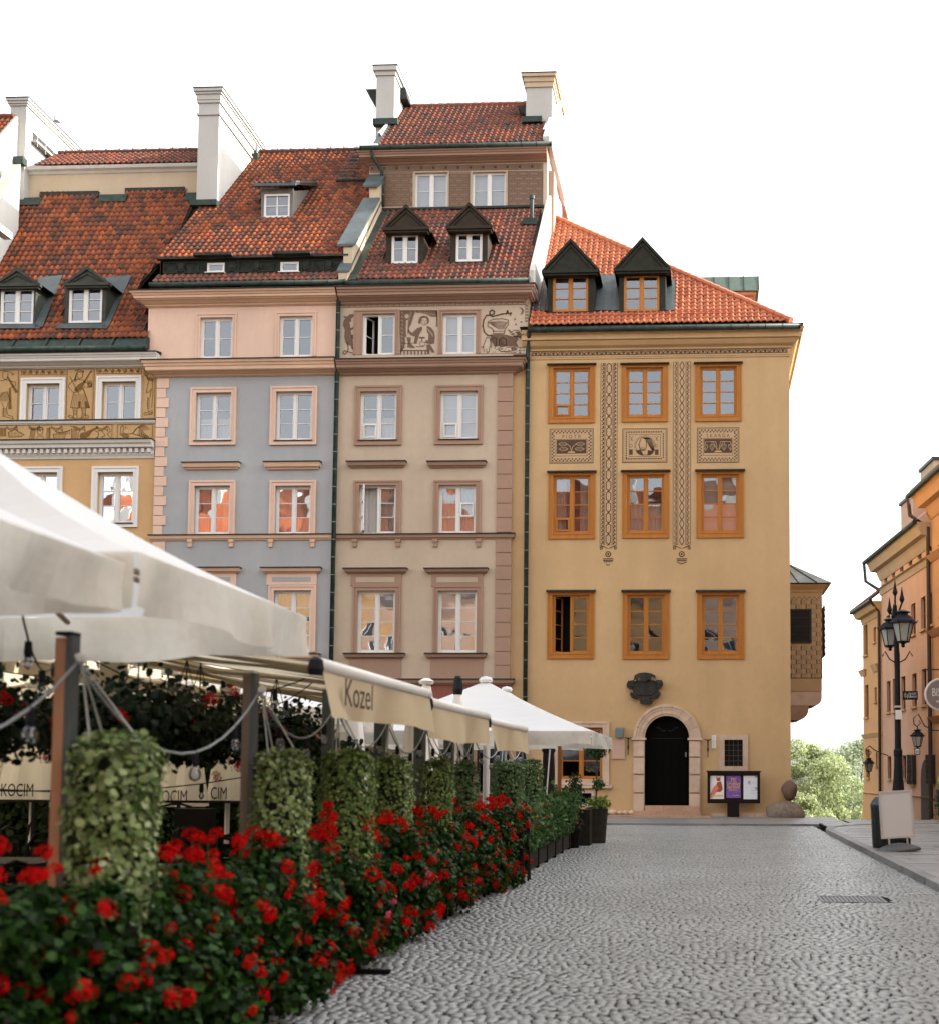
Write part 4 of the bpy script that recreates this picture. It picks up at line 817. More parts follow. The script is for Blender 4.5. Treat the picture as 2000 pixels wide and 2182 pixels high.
def shoemaker(q):
    Yq = yl3
    q.ribbon(F7((612, 250), (925, 250), (925, 300)), .03, Yq); q.ribbon(F7((928, 250), (928, 385)), .04, Yq)
    q.poly(F7((614, 250), (745, 252), (728, 300), (705, 372), (688, 400), (684, 440), (668, 470), (655, 480), (660, 530), (632, 600), (618, 600), (614, 400)), Yq)
    q.poly(F7((745, 250), (925, 250), (925, 302), (880, 300), (840, 280), (790, 268), (750, 266)), Yq)
    q.poly(F7((672, 420), (684, 400), (700, 426), (718, 440), (760, 400), (800, 385), (804, 410), (780, 450), (755, 530), (732, 525), (742, 470), (706, 460)), Yq)
    q.poly(F7((842, 378), (880, 395), (905, 430), (912, 480), (905, 530), (870, 535), (832, 525), (830, 505), (855, 502), (858, 450), (845, 430)), Yq)
    q.poly(F7((840, 540), (872, 538), (905, 595), (908, 608), (885, 608), (868, 580), (866, 622), (845, 622)), Yq)
    q.poly(F7((772, 330), (785, 304), (812, 292), (845, 298), (862, 322), (860, 352), (848, 365), (850, 330), (830, 308), (800, 312), (792, 340), (788, 362), (770, 356)), Yq)
    q.ribbon(F7((798, 318), (798, 352), (812, 372), (828, 375), (846, 352), (848, 325)), .014, Yq); q.ribbon(F7((806, 334), (818, 334)), .012, Yq); q.ribbon(F7((830, 334), (842, 334)), .012, Yq); q.ribbon(F7((824, 338), (822, 350), (828, 352)), .01, Yq); q.ribbon(F7((816, 362), (832, 362)), .012, Yq)
    q.poly(F7((670, 478), (706, 478), (704, 530), (740, 562), (738, 570), (705, 566), (676, 560), (680, 520)), Yq)
    q.poly(F7((778, 474), (825, 474), (825, 486), (804, 488), (804, 512), (796, 512), (796, 488), (778, 486)), Yq)
    q.ribbon(F7((784, 514), (826, 520), (826, 545), (790, 550), (780, 535)), .014, Yq, True); q.ribbon(F7((620, 585), (640, 530), (760, 528)), .016, Yq)
    for i in range(8): q.ribbon(F7((618+i*29, 590), (646+i*29, 590)), .03, Yq); q.ribbon(F7((620+i*30, 600), (620+i*30, 622)), .05, Yq)
    q.ribbon(F7((750, 556), (790, 560), (820, 556)), .018, Yq); q.ribbon(F7((636, 575), (660, 560)), .018, Yq)
def shoe_light(q):
    q.ribbon(circ(*f(672, 298), .075, 14), .014, yl3-.004); q.poly(circ(*f(672, 298), .06, 14)[:-1], yl3-.004); q.poly(F7((668, 330), (682, 330), (678, 450), (668, 470), (664, 400)), yl3-.004)
    for i in range(9): q.ribbon(F7((700-i*4, 262+i*14), (712-i*4, 274+i*14)), .012, yl3-.004); q.ribbon(F7((624, 262+i*34), (640, 274+i*34)), .012, yl3-.004)
    for i in range(7): q.ribbon(F7((780+i*20, 256+i*3), (800+i*20, 278+i*3)), .01, yl3-.004); q.ribbon(F7((850+i*7, 400+i*8), (858+i*6, 420+i*9)), .01, yl3-.004)
def beast(q):
    for pts, w_ in ((((1550, 290), (1560, 270), (1535, 275), (1528, 250), (1520, 275), (1480, 278), (1440, 290), (1400, 300), (1376, 280), (1378, 256), (1398, 244), (1416, 256), (1412, 278), (1386, 290), (1350, 290), (1325, 330), (1318, 380), (1330, 430), (1360, 462), (1392, 462)), .05),):
        q.ribbon(F7(*pts), w_, yl3)
    q.poly(F7((1384, 455), (1440, 448), (1520, 456), (1570, 470), (1600, 460), (1620, 490), (1602, 520), (1620, 556), (1560, 552), (1470, 556), (1420, 552), (1384, 500)), yl3)
    q.ribbon(F7((1408, 445), (1500, 445), (1508, 405), (1536, 370), (1535, 330), (1480, 318), (1410, 322), (1362, 345), (1360, 385), (1394, 400), (1410, 420)), .024, yl3, True)
    for i in range(7): q.ribbon(F7((1366+i*6, 350+i*4), (1450, 340+i*11), (1530-i*5, 350+i*9)), .016, yl3)
    q.ribbon(F7((1402, 425), (1504, 425)), .02, yl3)
    q.ribbon(F7((1536, 410), (1560, 430), (1590, 415), (1620, 420), (1640, 450), (1660, 462), (1640, 466), (1640, 485), (1620, 474), (1596, 474), (1560, 452), (1590, 448), (1548, 436)), .02, yl3, True)
    q.poly(F7((1590, 430), (1630, 432), (1640, 462), (1662, 462), (1640, 470), (1640, 490), (1618, 476), (1600, 470), (1612, 445)), yl3); q.poly(circ(*f(1606, 440), .02, 6)[:-1], yl3)
    q.ribbon(F7((1330, 600), (1318, 560), (1350, 480), (1376, 480), (1388, 530), (1374, 570), (1372, 600), (1356, 608), (1344, 575)), .022, yl3)
    q.ribbon(F7((1388, 570), (1384, 500), (1410, 475), (1434, 490), (1436, 530), (1420, 575)), .022, yl3); q.ribbon(F7((1460, 550), (1456, 500), (1490, 480), (1520, 500), (1518, 545), (1480, 556), (1450, 575), (1470, 600), (1520, 598), (1580, 590), (1608, 575), (1560, 560)), .022, yl3)
    for i in range(5): q.ribbon(F7((1392, 495+i*14), (1430, 492+i*14)), .012, yl3); q.ribbon(F7((1462, 500+i*10), (1480+i*6, 500+i*10)), .012, yl3)
    q.ribbon(F7((1303, 560), (1330, 562)), .02, yl3); q.ribbon(F7((1520, 562), (1675, 562)), .016, yl3); q.ribbon(F7((1303, 618), (1678, 616)), .014, yl3)
    rr = random.Random(3)
    for i in range(46): x, y = rr.uniform(1400, 1672), rr.uniform(572, 610); q.poly(circ(*f(x, y), .018, 5)[:-1], yl3)
    mo = [(1625, 218), (1652, 226), (1668, 248), (1660, 274), (1636, 284), (1648, 268), (1652, 248), (1642, 232)]; q.poly(F7(*mo), yl3)
    for x, y in ((1592, 322), (1645, 345), (1600, 366)): q.poly(F7((x, y-12), (x+3, y-3), (x+12, y), (x+3, y+3), (x, y+12), (x-3, y+3), (x-12, y), (x-3, y-3)), yl3)
for nm, fn, mt in (('sgraffito_lizard', lizard, SG_LN2), ('sgraffito_shoemaker', shoemaker, SG_LN2), ('sgraffito_shoemaker_highlights', shoe_light, P_BEI), ('sgraffito_beast', beast, SG_LN2)):
    q = MB(); fn(q); q.build(nm, mt, H3)
q = MB()   # vertical end of the band
a = P(1122.5, 650, Y3).x; q.ribbon([(a-.06, Z(646)), (a-.06, Z(690))], .014, yl3); q.ribbon([(a+.04, Z(646)), (a+.04, Z(690))], .014, yl3)
for i in range(6): z = Z(654+i*6.4); q.poly([(a-.04, z), (a+.02, z), (a+.02, z-.05), (a-.04, z-.05)], yl3)
q.build('sgraffito_band_end', SG_LN2, H3)
MB().box(xr3+.0, P(1124, 700, Y3).x, Y3+.002, Y3+4, Z(758), Z(606)).build('attic_end_wall', P_BEI, H3)
# lower roof
rp3 = RP(Y3-.4, P(900, 597, Y3-.4).z, 47)
gutter(H3, P(738, 603, Y3-.5).x, P(1126, 600, Y3-.5).x, Y3-.5, P(900, 601, Y3-.5).z, .09)
Yt = rp3.y(P(900, 449, 44).z)
for _ in range(5): Yt = rp3.y(P(900, 447, Yt).z)
rl = [(748, 597), (1126, 597), (1153, 447), (816, 447)]
roof3 = tiled_roof(H3, rp3, rl, TILE_DK, DECK, .215, .30, holes=[pxrect(rp3, 823, 485, 903, 563), pxrect(rp3, 960, 482, 1038, 560)])
DORM3 = M('brown_dormer_cladding', (.028, .021, .014), .6, .12, noise=[(5, .5, (.05, .038, .027))])
dormer(H3, rp3, (823, 484, 903, 563.7), (863, 435), (815.7, 914, 484), (834.4, 497.4, 891, 561), DORM3, WHITE, 2, over=.3); dormer(H3, rp3, (959, 481, 1038, 562.5), (997.6, 431), (951, 1048, 481), (971.3, 494.7, 1026.8, 557), DORM3, WHITE, 2, over=.3)
# right party wall parapet and left parapet
z_e = rp3.O.z
xx = P(1127, 597, Y3-.4).x; MB().prismX([(Y3-.42, z_e-.35), (Y3-.42, z_e+.28), (Yt+.4, z_e+.28+(Yt+.4-Y3+.4)*rp3.t), (Yt+.4, z_e-.5)], xx, xx+.15).build('party_wall', P_CHM, H3)
xx = P(745, 597, Y3-.4).x
MB().prismX([(Y3-.42, z_e-.2), (Y3-.42, z_e+.3), (Yt+.5, z_e+.45+(Yt+.5-Y3+.4)*rp3.t), (Yt+.5, z_e)], xx-.38, xx-.06).build('party_wall', P_CRM, H3)
MB().prismX([(Y3-.44, z_e+.302), (Y3-.44, z_e+.38), (Yt+.5, z_e+.53+(Yt+.5-Y3+.4)*rp3.t), (Yt+.5, z_e+.452+(Yt+.5-Y3+.4)*rp3.t)], xx-.44, xx-.0).build('coping', LEAD, H3)
q = MB(); u0 = xx-.05; q.quad(*[tuple(rp3.p3(u, v, .07)) for u, v in ((u0, 0), (u0+.28, 0), (u0+.28, 5.8), (u0, 5.8))]); q.build('valley_flashing', COPPER, H3)
c = rp3.at(1132, 472); q = MB(); q.tube([(c.x, c.y, c.z-.1), (c.x, c.y, c.z+.85)], .07, 8); q.lathe((c.x, c.y, c.z+.85), [(.1, 0), (.1, .12), (.02, .14)], 8); q.box(c.x-.3, c.x+.25, c.y-.35, c.y+.2, c.z-.25, c.z-.02); q.build('vent_pipe', COPPER, H3)
# tower storey
zb, zt = P(900, 446, Yt).z, P(900, 336, Yt).z; tl, tr = P(787, 400, Yt).x, P(1164, 400, Yt).x
tw = [Rc(884, 368, 953.5, 443.5, Yt), Rc(1005.7, 366.8, 1076.8, 442, Yt)]
T3 = wall(H3, tl, tr, zb-.6, P(960, 312, Yt-.4).z, Yt, tw, P_BEI, back=Yt+4.6, name='tower_wall')
MB().box(tr+.001, tr+.02, Yt+.02, Yt+4.6, zb-.6, P(960, 312, Yt-.4).z-.01).build('sunlit_white_side', P_CHM, H3)  # sunlit white of the tower's side put in as a paler sheet
for r in tw: window(H3, r, Yt, 2, fm=WHITE, sm=P_BEI, sur=(.04, .04, .04, 0, .02), curtain='blind', rec=.08, glass=GL, leaf=.035, fw=.04, mull=.1)
MB().box(tl-.1, tr-.1, Yt-.12, Yt-.001, zb-.05, zb+.03).build('base_flashing', DARKM, H3)
# sgraffito masonry
fz = XZ(c3, Yt); yt = Yt-.012
def brickwork(q):
    rr = random.Random(5); 
    for (x0, x1) in ((255, 475), (766, 925), (1225, 1500)):
        y0, y1 = (925, 1180) if x0 < 1000 else (905, 1180); n = 7; h_ = (y1-y0)/n
        for j in range(n):
            x = x0-(38 if j % 2 else 0)
            while x < x1-8:
                xa, xb = max(x, x0)+3, min(x+78, x1)-3; ya, yb_ = y0+j*h_+5, y0+(j+1)*h_-5
                if xb-xa > 14:
                    q.ribbon([fz(xa, ya), fz(xb, ya), fz(xb, yb_), fz(xa, yb_)], .016, yt, True); q.ribbon([fz(xa+7, ya+7), fz(xb-7, ya+7), fz(xb-7, yb_-7), fz(xa+7, yb_-7)], .009, yt, True)
                x += 82
    for i in range(14):
        x = 160+i*96.5; yy_ = 885-i*1.3
        q.poly([fz(x-12, yy_-12), fz(x+12, yy_-12), fz(x+12, yy_+12), fz(x-12, yy_+12)], yt) if x < 1480 else None
        if x < 1480: q.ribbon([fz(x-20, yy_-20), fz(x+20, yy_-20), fz(x+20, yy_+20), fz(x-20, yy_+20)], .016, yt, True)
        for k in range(6):
            xk = x+30+k*8
            if xk < 1500: q.ribbon([fz(xk, yy_-22), fz(xk, yy_+22)], .013, yt)
MW = [Rc(*c3(255, 915), *c3(478, 1185), Yt), Rc(*c3(764, 910), *c3(928, 1185), Yt), Rc(*c3(1222, 900), *c3(1502, 1185), Yt), Rc(*c3(145, 855), *c3(1502, 908), Yt)]
bgo = MB()
for r in MW: bgo.box(r[0], r[1], Yt-.006, Yt-.001, r[2], r[3])
bo = bgo.build('sgraffito_masonry', SG_WALL, H3); q = MB(); brickwork(q); q.build('sgraffito_lines', SG_LN, bo)
zf3 = lambda y, yy: P(960, y, yy).z
bigcornice(H3, P(786, 340, Yt).x, tr, Yt, 347, 331, 315, P_BRN, .6, .1, .55, zf=zf3)
gutter(H3, P(768, 318, Yt-.55).x, P(1174, 308, Yt-.55).x, Yt-.55, P(960, 311, Yt-.55).z, .09)
rpT = RP(Yt-.42, P(960, 306, Yt-.42).z, 45)
zr = 0; Yr = Yt+2.6
for _ in range(6): Yr = rpT.y(P(980, 225, Yr).z)
xa, xb = P(795, 306, Yt-.42).x, P(1163, 306, Yt-.42).x; vr = rpT.uv((0, Yr, rpT.O.z+(Yr-rpT.O.y)*rpT.t))[1]
ch3a = (P(803, 200, 45).x, P(841, 200, 45).x); ya = rpT.at(820, 266).y; yb2 = rpT.at(1140, 262).y
tiled_roof(H3, rpT, None, TILE_DK, DECK, .215, .30, poly_uv=[(xa+.2, 0), (xb-.15, 0), (xb-.15, vr), (xa+.2, vr)])
ridge(H3, (xa, Yr, rpT.O.z+(Yr-rpT.O.y)), (xb, Yr, rpT.O.z+(Yr-rpT.O.y)), TILE_DK)
q = MB(); q.quad(*[tuple(rpT.p3(u, v, .06)) for u, v in ((xa, 0), (xa+.25, 0), (xa+.25, vr), (xa, vr))]); q.build('verge_flashing', LEAD, H3)
q = MB(); q.box(xb-.16, xb+.2, Yt-.4, Yr+1, rpT.O.z-.2, rpT.O.z); q.prismX([(Yt-.42, rpT.O.z-.1), (Yt-.42, rpT.O.z+.2), (Yr, rpT.O.z+(Yr-rpT.O.y)+.25), (Yr+2.9, rpT.O.z-.1)], xb-.13, xb+.12); q.build('verge_wall', P_CHM, H3)
houseback(H3, xa, xb, 0, Yr, rpT.O.z+(Yr-rpT.O.y), Yt+7, rpT.O.z, DECK, P_WHT)
MB().prismX([(Yt, zt+1), (Yt+7, zt+1), (Yr, rpT.O.z+(Yr-rpT.O.y)-.1)], xa+.05, xa+.15).prismX([(Yt, zt+1), (Yt+7, zt+1), (Yr, rpT.O.z+(Yr-rpT.O.y)-.1)], xb-.2, xb-.1).build('gable_wall', P_CHM, H3)
x0, x1 = P(802, 200, ya).x, P(840.6, 200, ya).x; zt_ = P(820, 143, ya).z
chimney(H3, x0, x1, ya, ya+2.0, P(820, 268, ya).z-.5, zt_, P_CHM, [(zt_-.35, zt_-.18, .05), (zt_-.18, zt_, .12)])
MB().box(x0-.05, x1+.2, ya-.25, ya, P(820, 266, ya).z-.1, P(820, 266, ya).z+.14).build('chimney_flashing', COPPER, H3)
for sx, (u, v) in ((-1, (785, 838)), (1, (846, 868))):   # flue hoods behind
    r = Rc(u, 201, v, 232, ya+1.3) if sx < 0 else Rc(846, 198, 869, 222, ya+1.3)
    MB().prismY([(r[0], r[3]), (r[1], r[3]), (r[1], r[2]), (r[0]+(r[1]-r[0])*.35, r[2])] if sx < 0 else [(r[0], r[3]), (r[1], r[3]), (r[1]+.1, r[2]), (r[0]+.1, r[2])], ya+.9, ya+1.6).build('flue_hood', DARKM, H3)
x0, x1 = P(1120, 200, yb2).x, P(1175.5, 200, yb2).x; zt_ = P(1140, 160, yb2).z
chimney(H3, x0, x1, yb2, yb2+2.6, zb-3, zt_, P_CHM, [(zt_-.5, zt_-.12, .05), (zt_-.30, zt_-.12, .09), (zt_-.12, zt_, .16)], P_CRM)
r = Rc(1099, 216, 1120, 232, yb2); MB().prismY([(r[0], r[3]), (r[1], r[3]), (r[1], r[2]-.1), (r[0]+.2, r[2])], yb2+.3, yb2+1).build('flue_hood', DARKM, H3)
MB().box(x0-.1, x1-.35, yb2-.3, yb2-.001, P(1140, 262, yb2).z-.1, P(1140, 262, yb2).z+.12).build('chimney_flashing', COPPER, H3)
r = Rc(1164, 361, 1178, 470, Yt+.2); MB().box(tr+.021, r[1], Yt+.3, yb2-.01, r[2]-1, r[3]).build('buttress', P_BRN, H3)
q = MB().prismX([(Y3+.2, -.2), (Y3+.2, z_e-.4), (Y3+12, z_e-.4), (Y3+12, -.2)], xr3-.35, xr3-.02).build('side_wall', P_WHT, H3)
downpipe(H3, [(P(792, 322, Yt-.5).x, Yt-.5, P(792, 322, Yt-.5).z), (P(794, 334, Yt-.5).x, Yt-.5, P(794, 334, Yt-.5).z), (P(814, 366, Yt-.12).x, Yt-.12, P(814, 366, Yt-.12).z), (P(816, 440, Yt-.1).x, Yt-.1, P(816, 440, Yt-.1).z)])
ZP = P(1122, 705, Y4-.3).z
downpipe(H4, [(P(1126, 706, Y4-.5).x, Y4-.5, P(1126, 706, Y4-.5).z), (P(1126, 718, Y4-.3).x, Y4-.3, P(1126, 722, Y4-.3).z), (P(1123.5, 760, Y4-.13).x, Y4-.13, P(1123, 752, Y4-.13).z), (P(1122, 1100, Y4-.13).x, Y4-.13, .3)], .075)
xp = P(713.5, 1000, Y3-.14).x
downpipe(H3, [(xp+.02, Y3-.5, P(718, 608, Y3-.5).z), (xp+.02, Y3-.14, P(718, 630, Y3-.2).z), (xp, Y3-.14, .3)], .075)
# ================================================================== HOUSE 2: grey-blue house with pink attic
Y2 = 40.62
H2 = thing('townhouse', (-15, Y2, 0), 'grey-blue townhouse with pink attic, peach trim and a tall white chimney', 'house')
xl2, xr2 = P(331, 1000, Y2).x, P(713, 1000, Y2).x
def W6(*a): return c6.r(*a, Y2)
ops2 = [W6(590, 388, 868, 735), W6(1268, 375, 1552, 722), W6(555, 1033, 858, 1440), W6(1240, 1022, 1550, 1438), e1.r(483, 232, 803, 665, Y2), e1.r(1205, 232, 1525, 665, Y2), e1.r(467, 1168, 805, 1720, Y2), e1.r(1190, 1168, 1525, 1720, Y2)]
g2 = [Rc(420, 1580, 520, 1742, Y2), Rc(590, 1580, 680, 1700, Y2)]
z8 = P(500, 800, Y2).z; zg = P(500, 1459, Y2).z; ztp = P(500, 642, Y2).z; xa2 = P(316, 700, Y2).x
wall(H2, xl2, xr2, zg, z8+.3, Y2, [o for o in ops2[2:]], P_BLU, back=Y2+13); wall(H2, xa2, xr2, z8+.3, ztp, Y2, ops2[:2], P_PNK, name='attic_wall', back=Y2+13)
wall(H2, xl2, xr2, -.3, zg, Y2, g2, P_RED, name='ground_floor_wall')
for i, k in enumerate((dict(rows=2, sur=(.14, .14, .14, 0, .02)), dict(rows=2, sur=(.14, .14, .14, 0, .02)), dict(rows=3, sur=(.19, .18, .18, .17), curtain='half', sill=.1), dict(rows=3, sur=(.19, .18, .18, .17), sill=.1),
                       dict(rows=3, sur=(.19, .18, .18, 0), curtain='sides'), dict(rows=3, sur=(.19, .18, .18, 0), curtain='full'), dict(rows=4, sur=(.18, .18, .17, 0)), dict(rows=4, sur=(.18, .18, .17, 0), curtain='top'))):
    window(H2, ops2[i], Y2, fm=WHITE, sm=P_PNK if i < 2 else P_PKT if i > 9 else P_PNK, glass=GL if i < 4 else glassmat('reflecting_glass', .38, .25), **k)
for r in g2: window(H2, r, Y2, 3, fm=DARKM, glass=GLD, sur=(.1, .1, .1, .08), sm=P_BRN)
Z2 = lambda y, Y=Y2: P(500, y, Y).z
bigcornice(H2, xl2, xr2+.05, Y2, 801, 786, 764.5, P_PKT, .75, 0, .5, zf=lambda y, yy: P(500, y, yy).z)
bigcornice(H2, xa2, xr2+.05, Y2, 651.5, 632, 615, P_PKT, .85, 0, .55, zf=lambda y, yy: P(500, y, yy).z)
trimband(H2, xl2, xr2, Y2, Z2(1151.5), Z2(1141.5), .12, P_PKT, 1, 0); trimband(H2, xl2, xr2, Y2, Z2(1459), Z2(1449), .16, P_PKT, 1, 0)
for x in (446, 815, 1168, 1543): a, b, c, d = e1.r(x-22, 712, x+22, 780, Y2); MB().box(a+.02, b-.02, Y2-.06, Y2-.001, c, d).box(a, b, Y2-.085, Y2-.001, d-.1, d).build('bracket', P_PKT, H2)
for (x0, x1, y0, y1) in ((390, 897, 27, 88), (1117, 1618, 20, 88)): a, b, c, d = e1.r(x0, y0, x1, y1, Y2); trimband(H2, a+.13, b-.13, Y2, c, d-.04, .2, P_PKT, .65, .65, 'window_hood')
for i, dx in enumerate((-720, 0)):
    a, b, c, d = e1.r(1095+dx, 965, 1620+dx, 1018, Y2); trimband(H2, a+.14, b-.14, Y2, c, d-.04, .22, P_PKT, .65, .65, 'window_hood')
    a, b, c, d = e1.r(1133+dx, 1018, 1580+dx, 1119, Y2); o = MB().box(a, b, Y2-.05, Y2-.001, c, d).build('entablature', P_PNK, H2); a, b, c, d = e1.r(1183+dx, 1050, 1528+dx, 1090, Y2); MB().box(a, b, Y2-.06, Y2-.05, c, d).build('inset_panel', P_BLU, o)
    a, b, c, d = e1.r(1120+dx, 1735, 1610+dx, 1790, Y2); trimband(H2, a+.13, b-.13, Y2, c, d-.04, .2, P_PKT, .65, .65, 'window_sill')
ys = [805+i*20.9 for i in range(17)]; ys = [y for y in ys if y < 1136]+[1139]
quoins(H2, xl2, P(359.5, 900, Y2).x, [Z2(y) for y in ys], Y2, P_PNK, P(353, 900, Y2).x); quoins(H2, xl2, P(352, 1200, Y2).x, [Z2(1153+i*21) for i in range(15)], Y2, P_PNK, P(346, 1200, Y2).x)
# roof of house 2: eave strip, dark frieze, main slope
ye = Y2-.4; gutter(H2, P(321, 606, Y2-.5).x, P(735, 603, Y2-.5).x, Y2-.5, P(500, 604.5, Y2-.5).z, .09)
rpE = RP(ye, P(500, 599, ye).z, 45); yf = ye+.75
for _ in range(5): yf = rpE.y(P(500, 583, yf).z)
xe0, xe1 = P(326, 599, ye).x, P(738, 599, ye).x
tiled_roof(H2, rpE, None, TILE_DK, DECK, .215, .3, poly_uv=[(xe0, 0), (xe1-.25, 0), (xe1-.25, (yf-ye)*1.45), (xe0, (yf-ye)*1.45)], name='lower_roof_strip')
zf0, zf1 = P(500, 584, yf).z, P(500, 552, yf).z; xf0, xf1 = P(343, 570, yf).x, P(742, 570, yf).x
aw = [Rc(442, 560, 479, 581, yf), Rc(598, 558, 637, 580, yf)]
FB = wall(H2, xf0, xf1, zf0-.2, zf1, yf, aw, M('black_green_cladding', (.010, .012, .009), .6, .1, noise=[(6, .5, (.045, .055, .048))]), name='frieze_wall')
for r in aw: window(H2, r, yf, 1, cols=1, fm=WHITE, rec=.0, fw=.05, leaf=.03, sill=.12, silm=WHITE)
q = MB(); q.box(xf0-.1, xf1+.05, yf-.16, yf, zf1-.02, zf1+.05)
for (x0, x1) in ((415, 496), (582, 663)): a = Rc(x0, 546, x1, 552, yf-.2); q.box(a[0], a[1], yf-.34, yf, zf1+.02, zf1+.1)
q.build('frieze_flashing', DARKM, H2)
q = MB(); x = xf0+.1; k = 0
for x0 in [352, 375, 398, 483, 512, 538, 557, 640, 664, 690, 712]:
    c = P(x0+12, 568, yf)
    if any(r[0]-.15 < c.x < r[1]+.15 for r in aw): continue
    if k % 2 == 0: q.ring(c.x-.26, c.x+.26, zf0+.06, zf1-.08, .03, yf-.03, yf-.001)
    else: q.prismY(circ(c.x, (zf0+zf1)/2, .16, 16)[:-1], yf-.03, yf-.001); q.prismY(circ(c.x, (zf0+zf1)/2, .09, 12)[:-1], yf-.06, yf-.03)
    k += 1
q.build('frieze_moulding', M('frieze_relief', (.025, .028, .022), .6, .1), H2)
rp2 = RP(yf-.12, zf1+.04, 45.7); Yr = yf+6
for _ in range(8): Yr = rp2.y(P(650, 323, Yr).z)
vr = (Yr-rp2.O.y)/math.cos(R_(45.7)); zr2 = rp2.O.z+(Yr-rp2.O.y)*rp2.t
dxr = P(735, 549, yf).x
tiled_roof(H2, rp2, None, TILE_OLD, DECK, .215, .3, poly_uv=[(xf0, 0), (dxr, 0), (dxr, vr), (xf0, vr)], holes=[pxrect(rp2, 556, 400, 626, 464)])
ridge(H2, (xf0, Yr, zr2), (dxr, Yr, zr2), TILE_OLD, .12, .38)
q = MB(); [q.lathe((xf0+.3+i*.55, Yr, zr2+.08), [(.05, 0), (.03, .08), (.0, .16)], 5) for i in range(int((dxr-xf0)/.55))]; q.build('ridge_finials', TILE_OLD, H2)['kind'] = 'stuff'
houseback(H2, xf0, dxr, 0, Yr, zr2, Y2+13, rp2.O.z-1, DECK, P_WHT)
pw = MB(); a0 = rp2.O
pw.prismX([(yf-.15, a0.z-.9), (yf-.15, a0.z+.25), (yf+2.9, a0.z+.25+3.05*rp2.t), (yf+2.9, a0.z-.9)], dxr, dxr+.3); pw.prismX([(yf+2.9, a0.z-.9), (yf+2.9, a0.z+.75+3.05*rp2.t), (Yr, zr2+.6), (Yr, a0.z-.9)], dxr, dxr+.3); pw.build('party_wall', P_CRM, H2)
q = MB(); q.prismX([(yf-.2, a0.z+.252), (yf-.2, a0.z+.34), (yf+2.9, a0.z+.34+3.05*rp2.t), (yf+2.9, a0.z+.252+3.05*rp2.t)], dxr-.22, dxr+.4); q.prismX([(yf+2.8, a0.z+.752+3.0*rp2.t), (yf+2.8, a0.z+.84+3.0*rp2.t), (Yr, zr2+.7), (Yr, zr2+.61)], dxr-.22, dxr+.4); q.build('coping', LEAD, H2)
gable(H2, xf0-.02, .12, [(yf, a0.z-3), (yf, a0.z-.1), (Yr, zr2-.15), (Y2+13, a0.z-1), (Y2+13, a0.z-3)], DECK)
# chimney of house 2
yc = rp2.at(445, 437).y; x0, x1 = P(421, 350, yc).x, P(465, 350, yc).x; zt_ = P(440, 191, yc).z; U = lambda y: P(440, y, yc).z
chimney(H2, x0, x1, yc, yc+4.2, U(437)-.8, zt_, P_CHM, [(U(246), U(242), .05), (U(220), U(214), .05), (U(214), U(203), .07), (U(203), U(198), .11), (U(198), U(192), .16)])
MB().box(x0-.12, x1+.12, yc-.35, yc-.001, U(440)-.1, U(434)).build('chimney_flashing', COPPER, H2)
MB().prismY([(x0-.25, U(262)), (x0, U(262)), (x0, U(276)), (x0-.1, U(270))], yc+1.5, yc+2.2).build('flue_hood', DARKM, H2)
q = MB(); p_ = rp2.at(545, 335); q.tube([(p_.x, p_.y, p_.z-.3), (p_.x, p_.y, p_.z+.75)], .07, 8); q.box(p_.x-.25, p_.x+.2, p_.y-.3, p_.y+.3, p_.z-.35, p_.z+.02); q.build('vent_pipe', COPPER, H2)
# ladder-like roof hatch and snow fence near the ridge
q = MB(); r = [rp2.uv(rp2.at(*p_)) for p_ in ((752, 325), (722, 388))]
for i in range(9):
    u, v = r[1][0]+(r[0][0]-r[1][0])*i/8, r[1][1]+(r[0][1]-r[1][1])*i/8
    q.quad(*[tuple(rp2.p3(u+a_, v+b_, .16)) for a_, b_ in ((0, 0), (.55, 0), (.55, .12), (0, .12))])
q.build('roof_steps', DARKM, H2); a_ = rp2.at(719, 394); b_ = rp2.at(800, 388); MB().tube([(a_.x, a_.y-.12, a_.z+.12), (b_.x, a_.y-.12, a_.z+.12)], .06, 8).build('snow_guard', DARKM, H2)
# shed dormer
fr = (557, 402, 624, 465.5); p_ = rp2.at(590, 465.5); Yf = p_.y; X0, X1, Z0, Z1 = Rc(*fr, Yf); wr = Rc(563, 413, 618, 463, Yf)
GREYW = M('grey_wood_cladding', (.16, .145, .125), .8, noise=[(8, .5, (.09, .08, .07))], streak=.15)
q = MB(); q.box(X0, wr[0], Yf, Yf+.2, Z0-.2, Z1); q.box(wr[1], X1, Yf, Yf+.2, Z0-.2, Z1); q.box(wr[0], wr[1], Yf, Yf+.2, wr[3], Z1); q.box(wr[0], wr[1], Yf, Yf+.2, Z0-.2, wr[2]); zq = P(660, 384, Yf+1.6).z
for x in (X0, X1-.06): q.prismX([(Yf+.2, Z0-.2), (Yf+.2, Z1), (rp2.y(zq)+.2, zq), (rp2.y(Z0)+.2, Z0-.2)], x, x+.06)
D2 = q.build('dormer', GREYW, H2)
q = MB(); s0 = (Yf-.25, Z1+.02); s1 = (rp2.y(zq), zq+.1); q.prismX([s0, (s0[0], s0[1]+.07), (s1[0], s1[1]+.05), (s1[0], s1[1]-.05)], X0-.18, X1+.18); q.build('dormer_roof', DECK, D2)
q = MB(); q.box(X0-.2, X1+.2, Yf-.3, Yf-.22, Z1-.03, Z1+.08); q.prismX([(s0[0], s0[1]+.08), (s0[0], s0[1]+.15), (s1[0], s1[1]+.12), (s1[0], s1[1]+.05)], X1+.03, X1+.2); q.build('fascia', LEAD, D2)
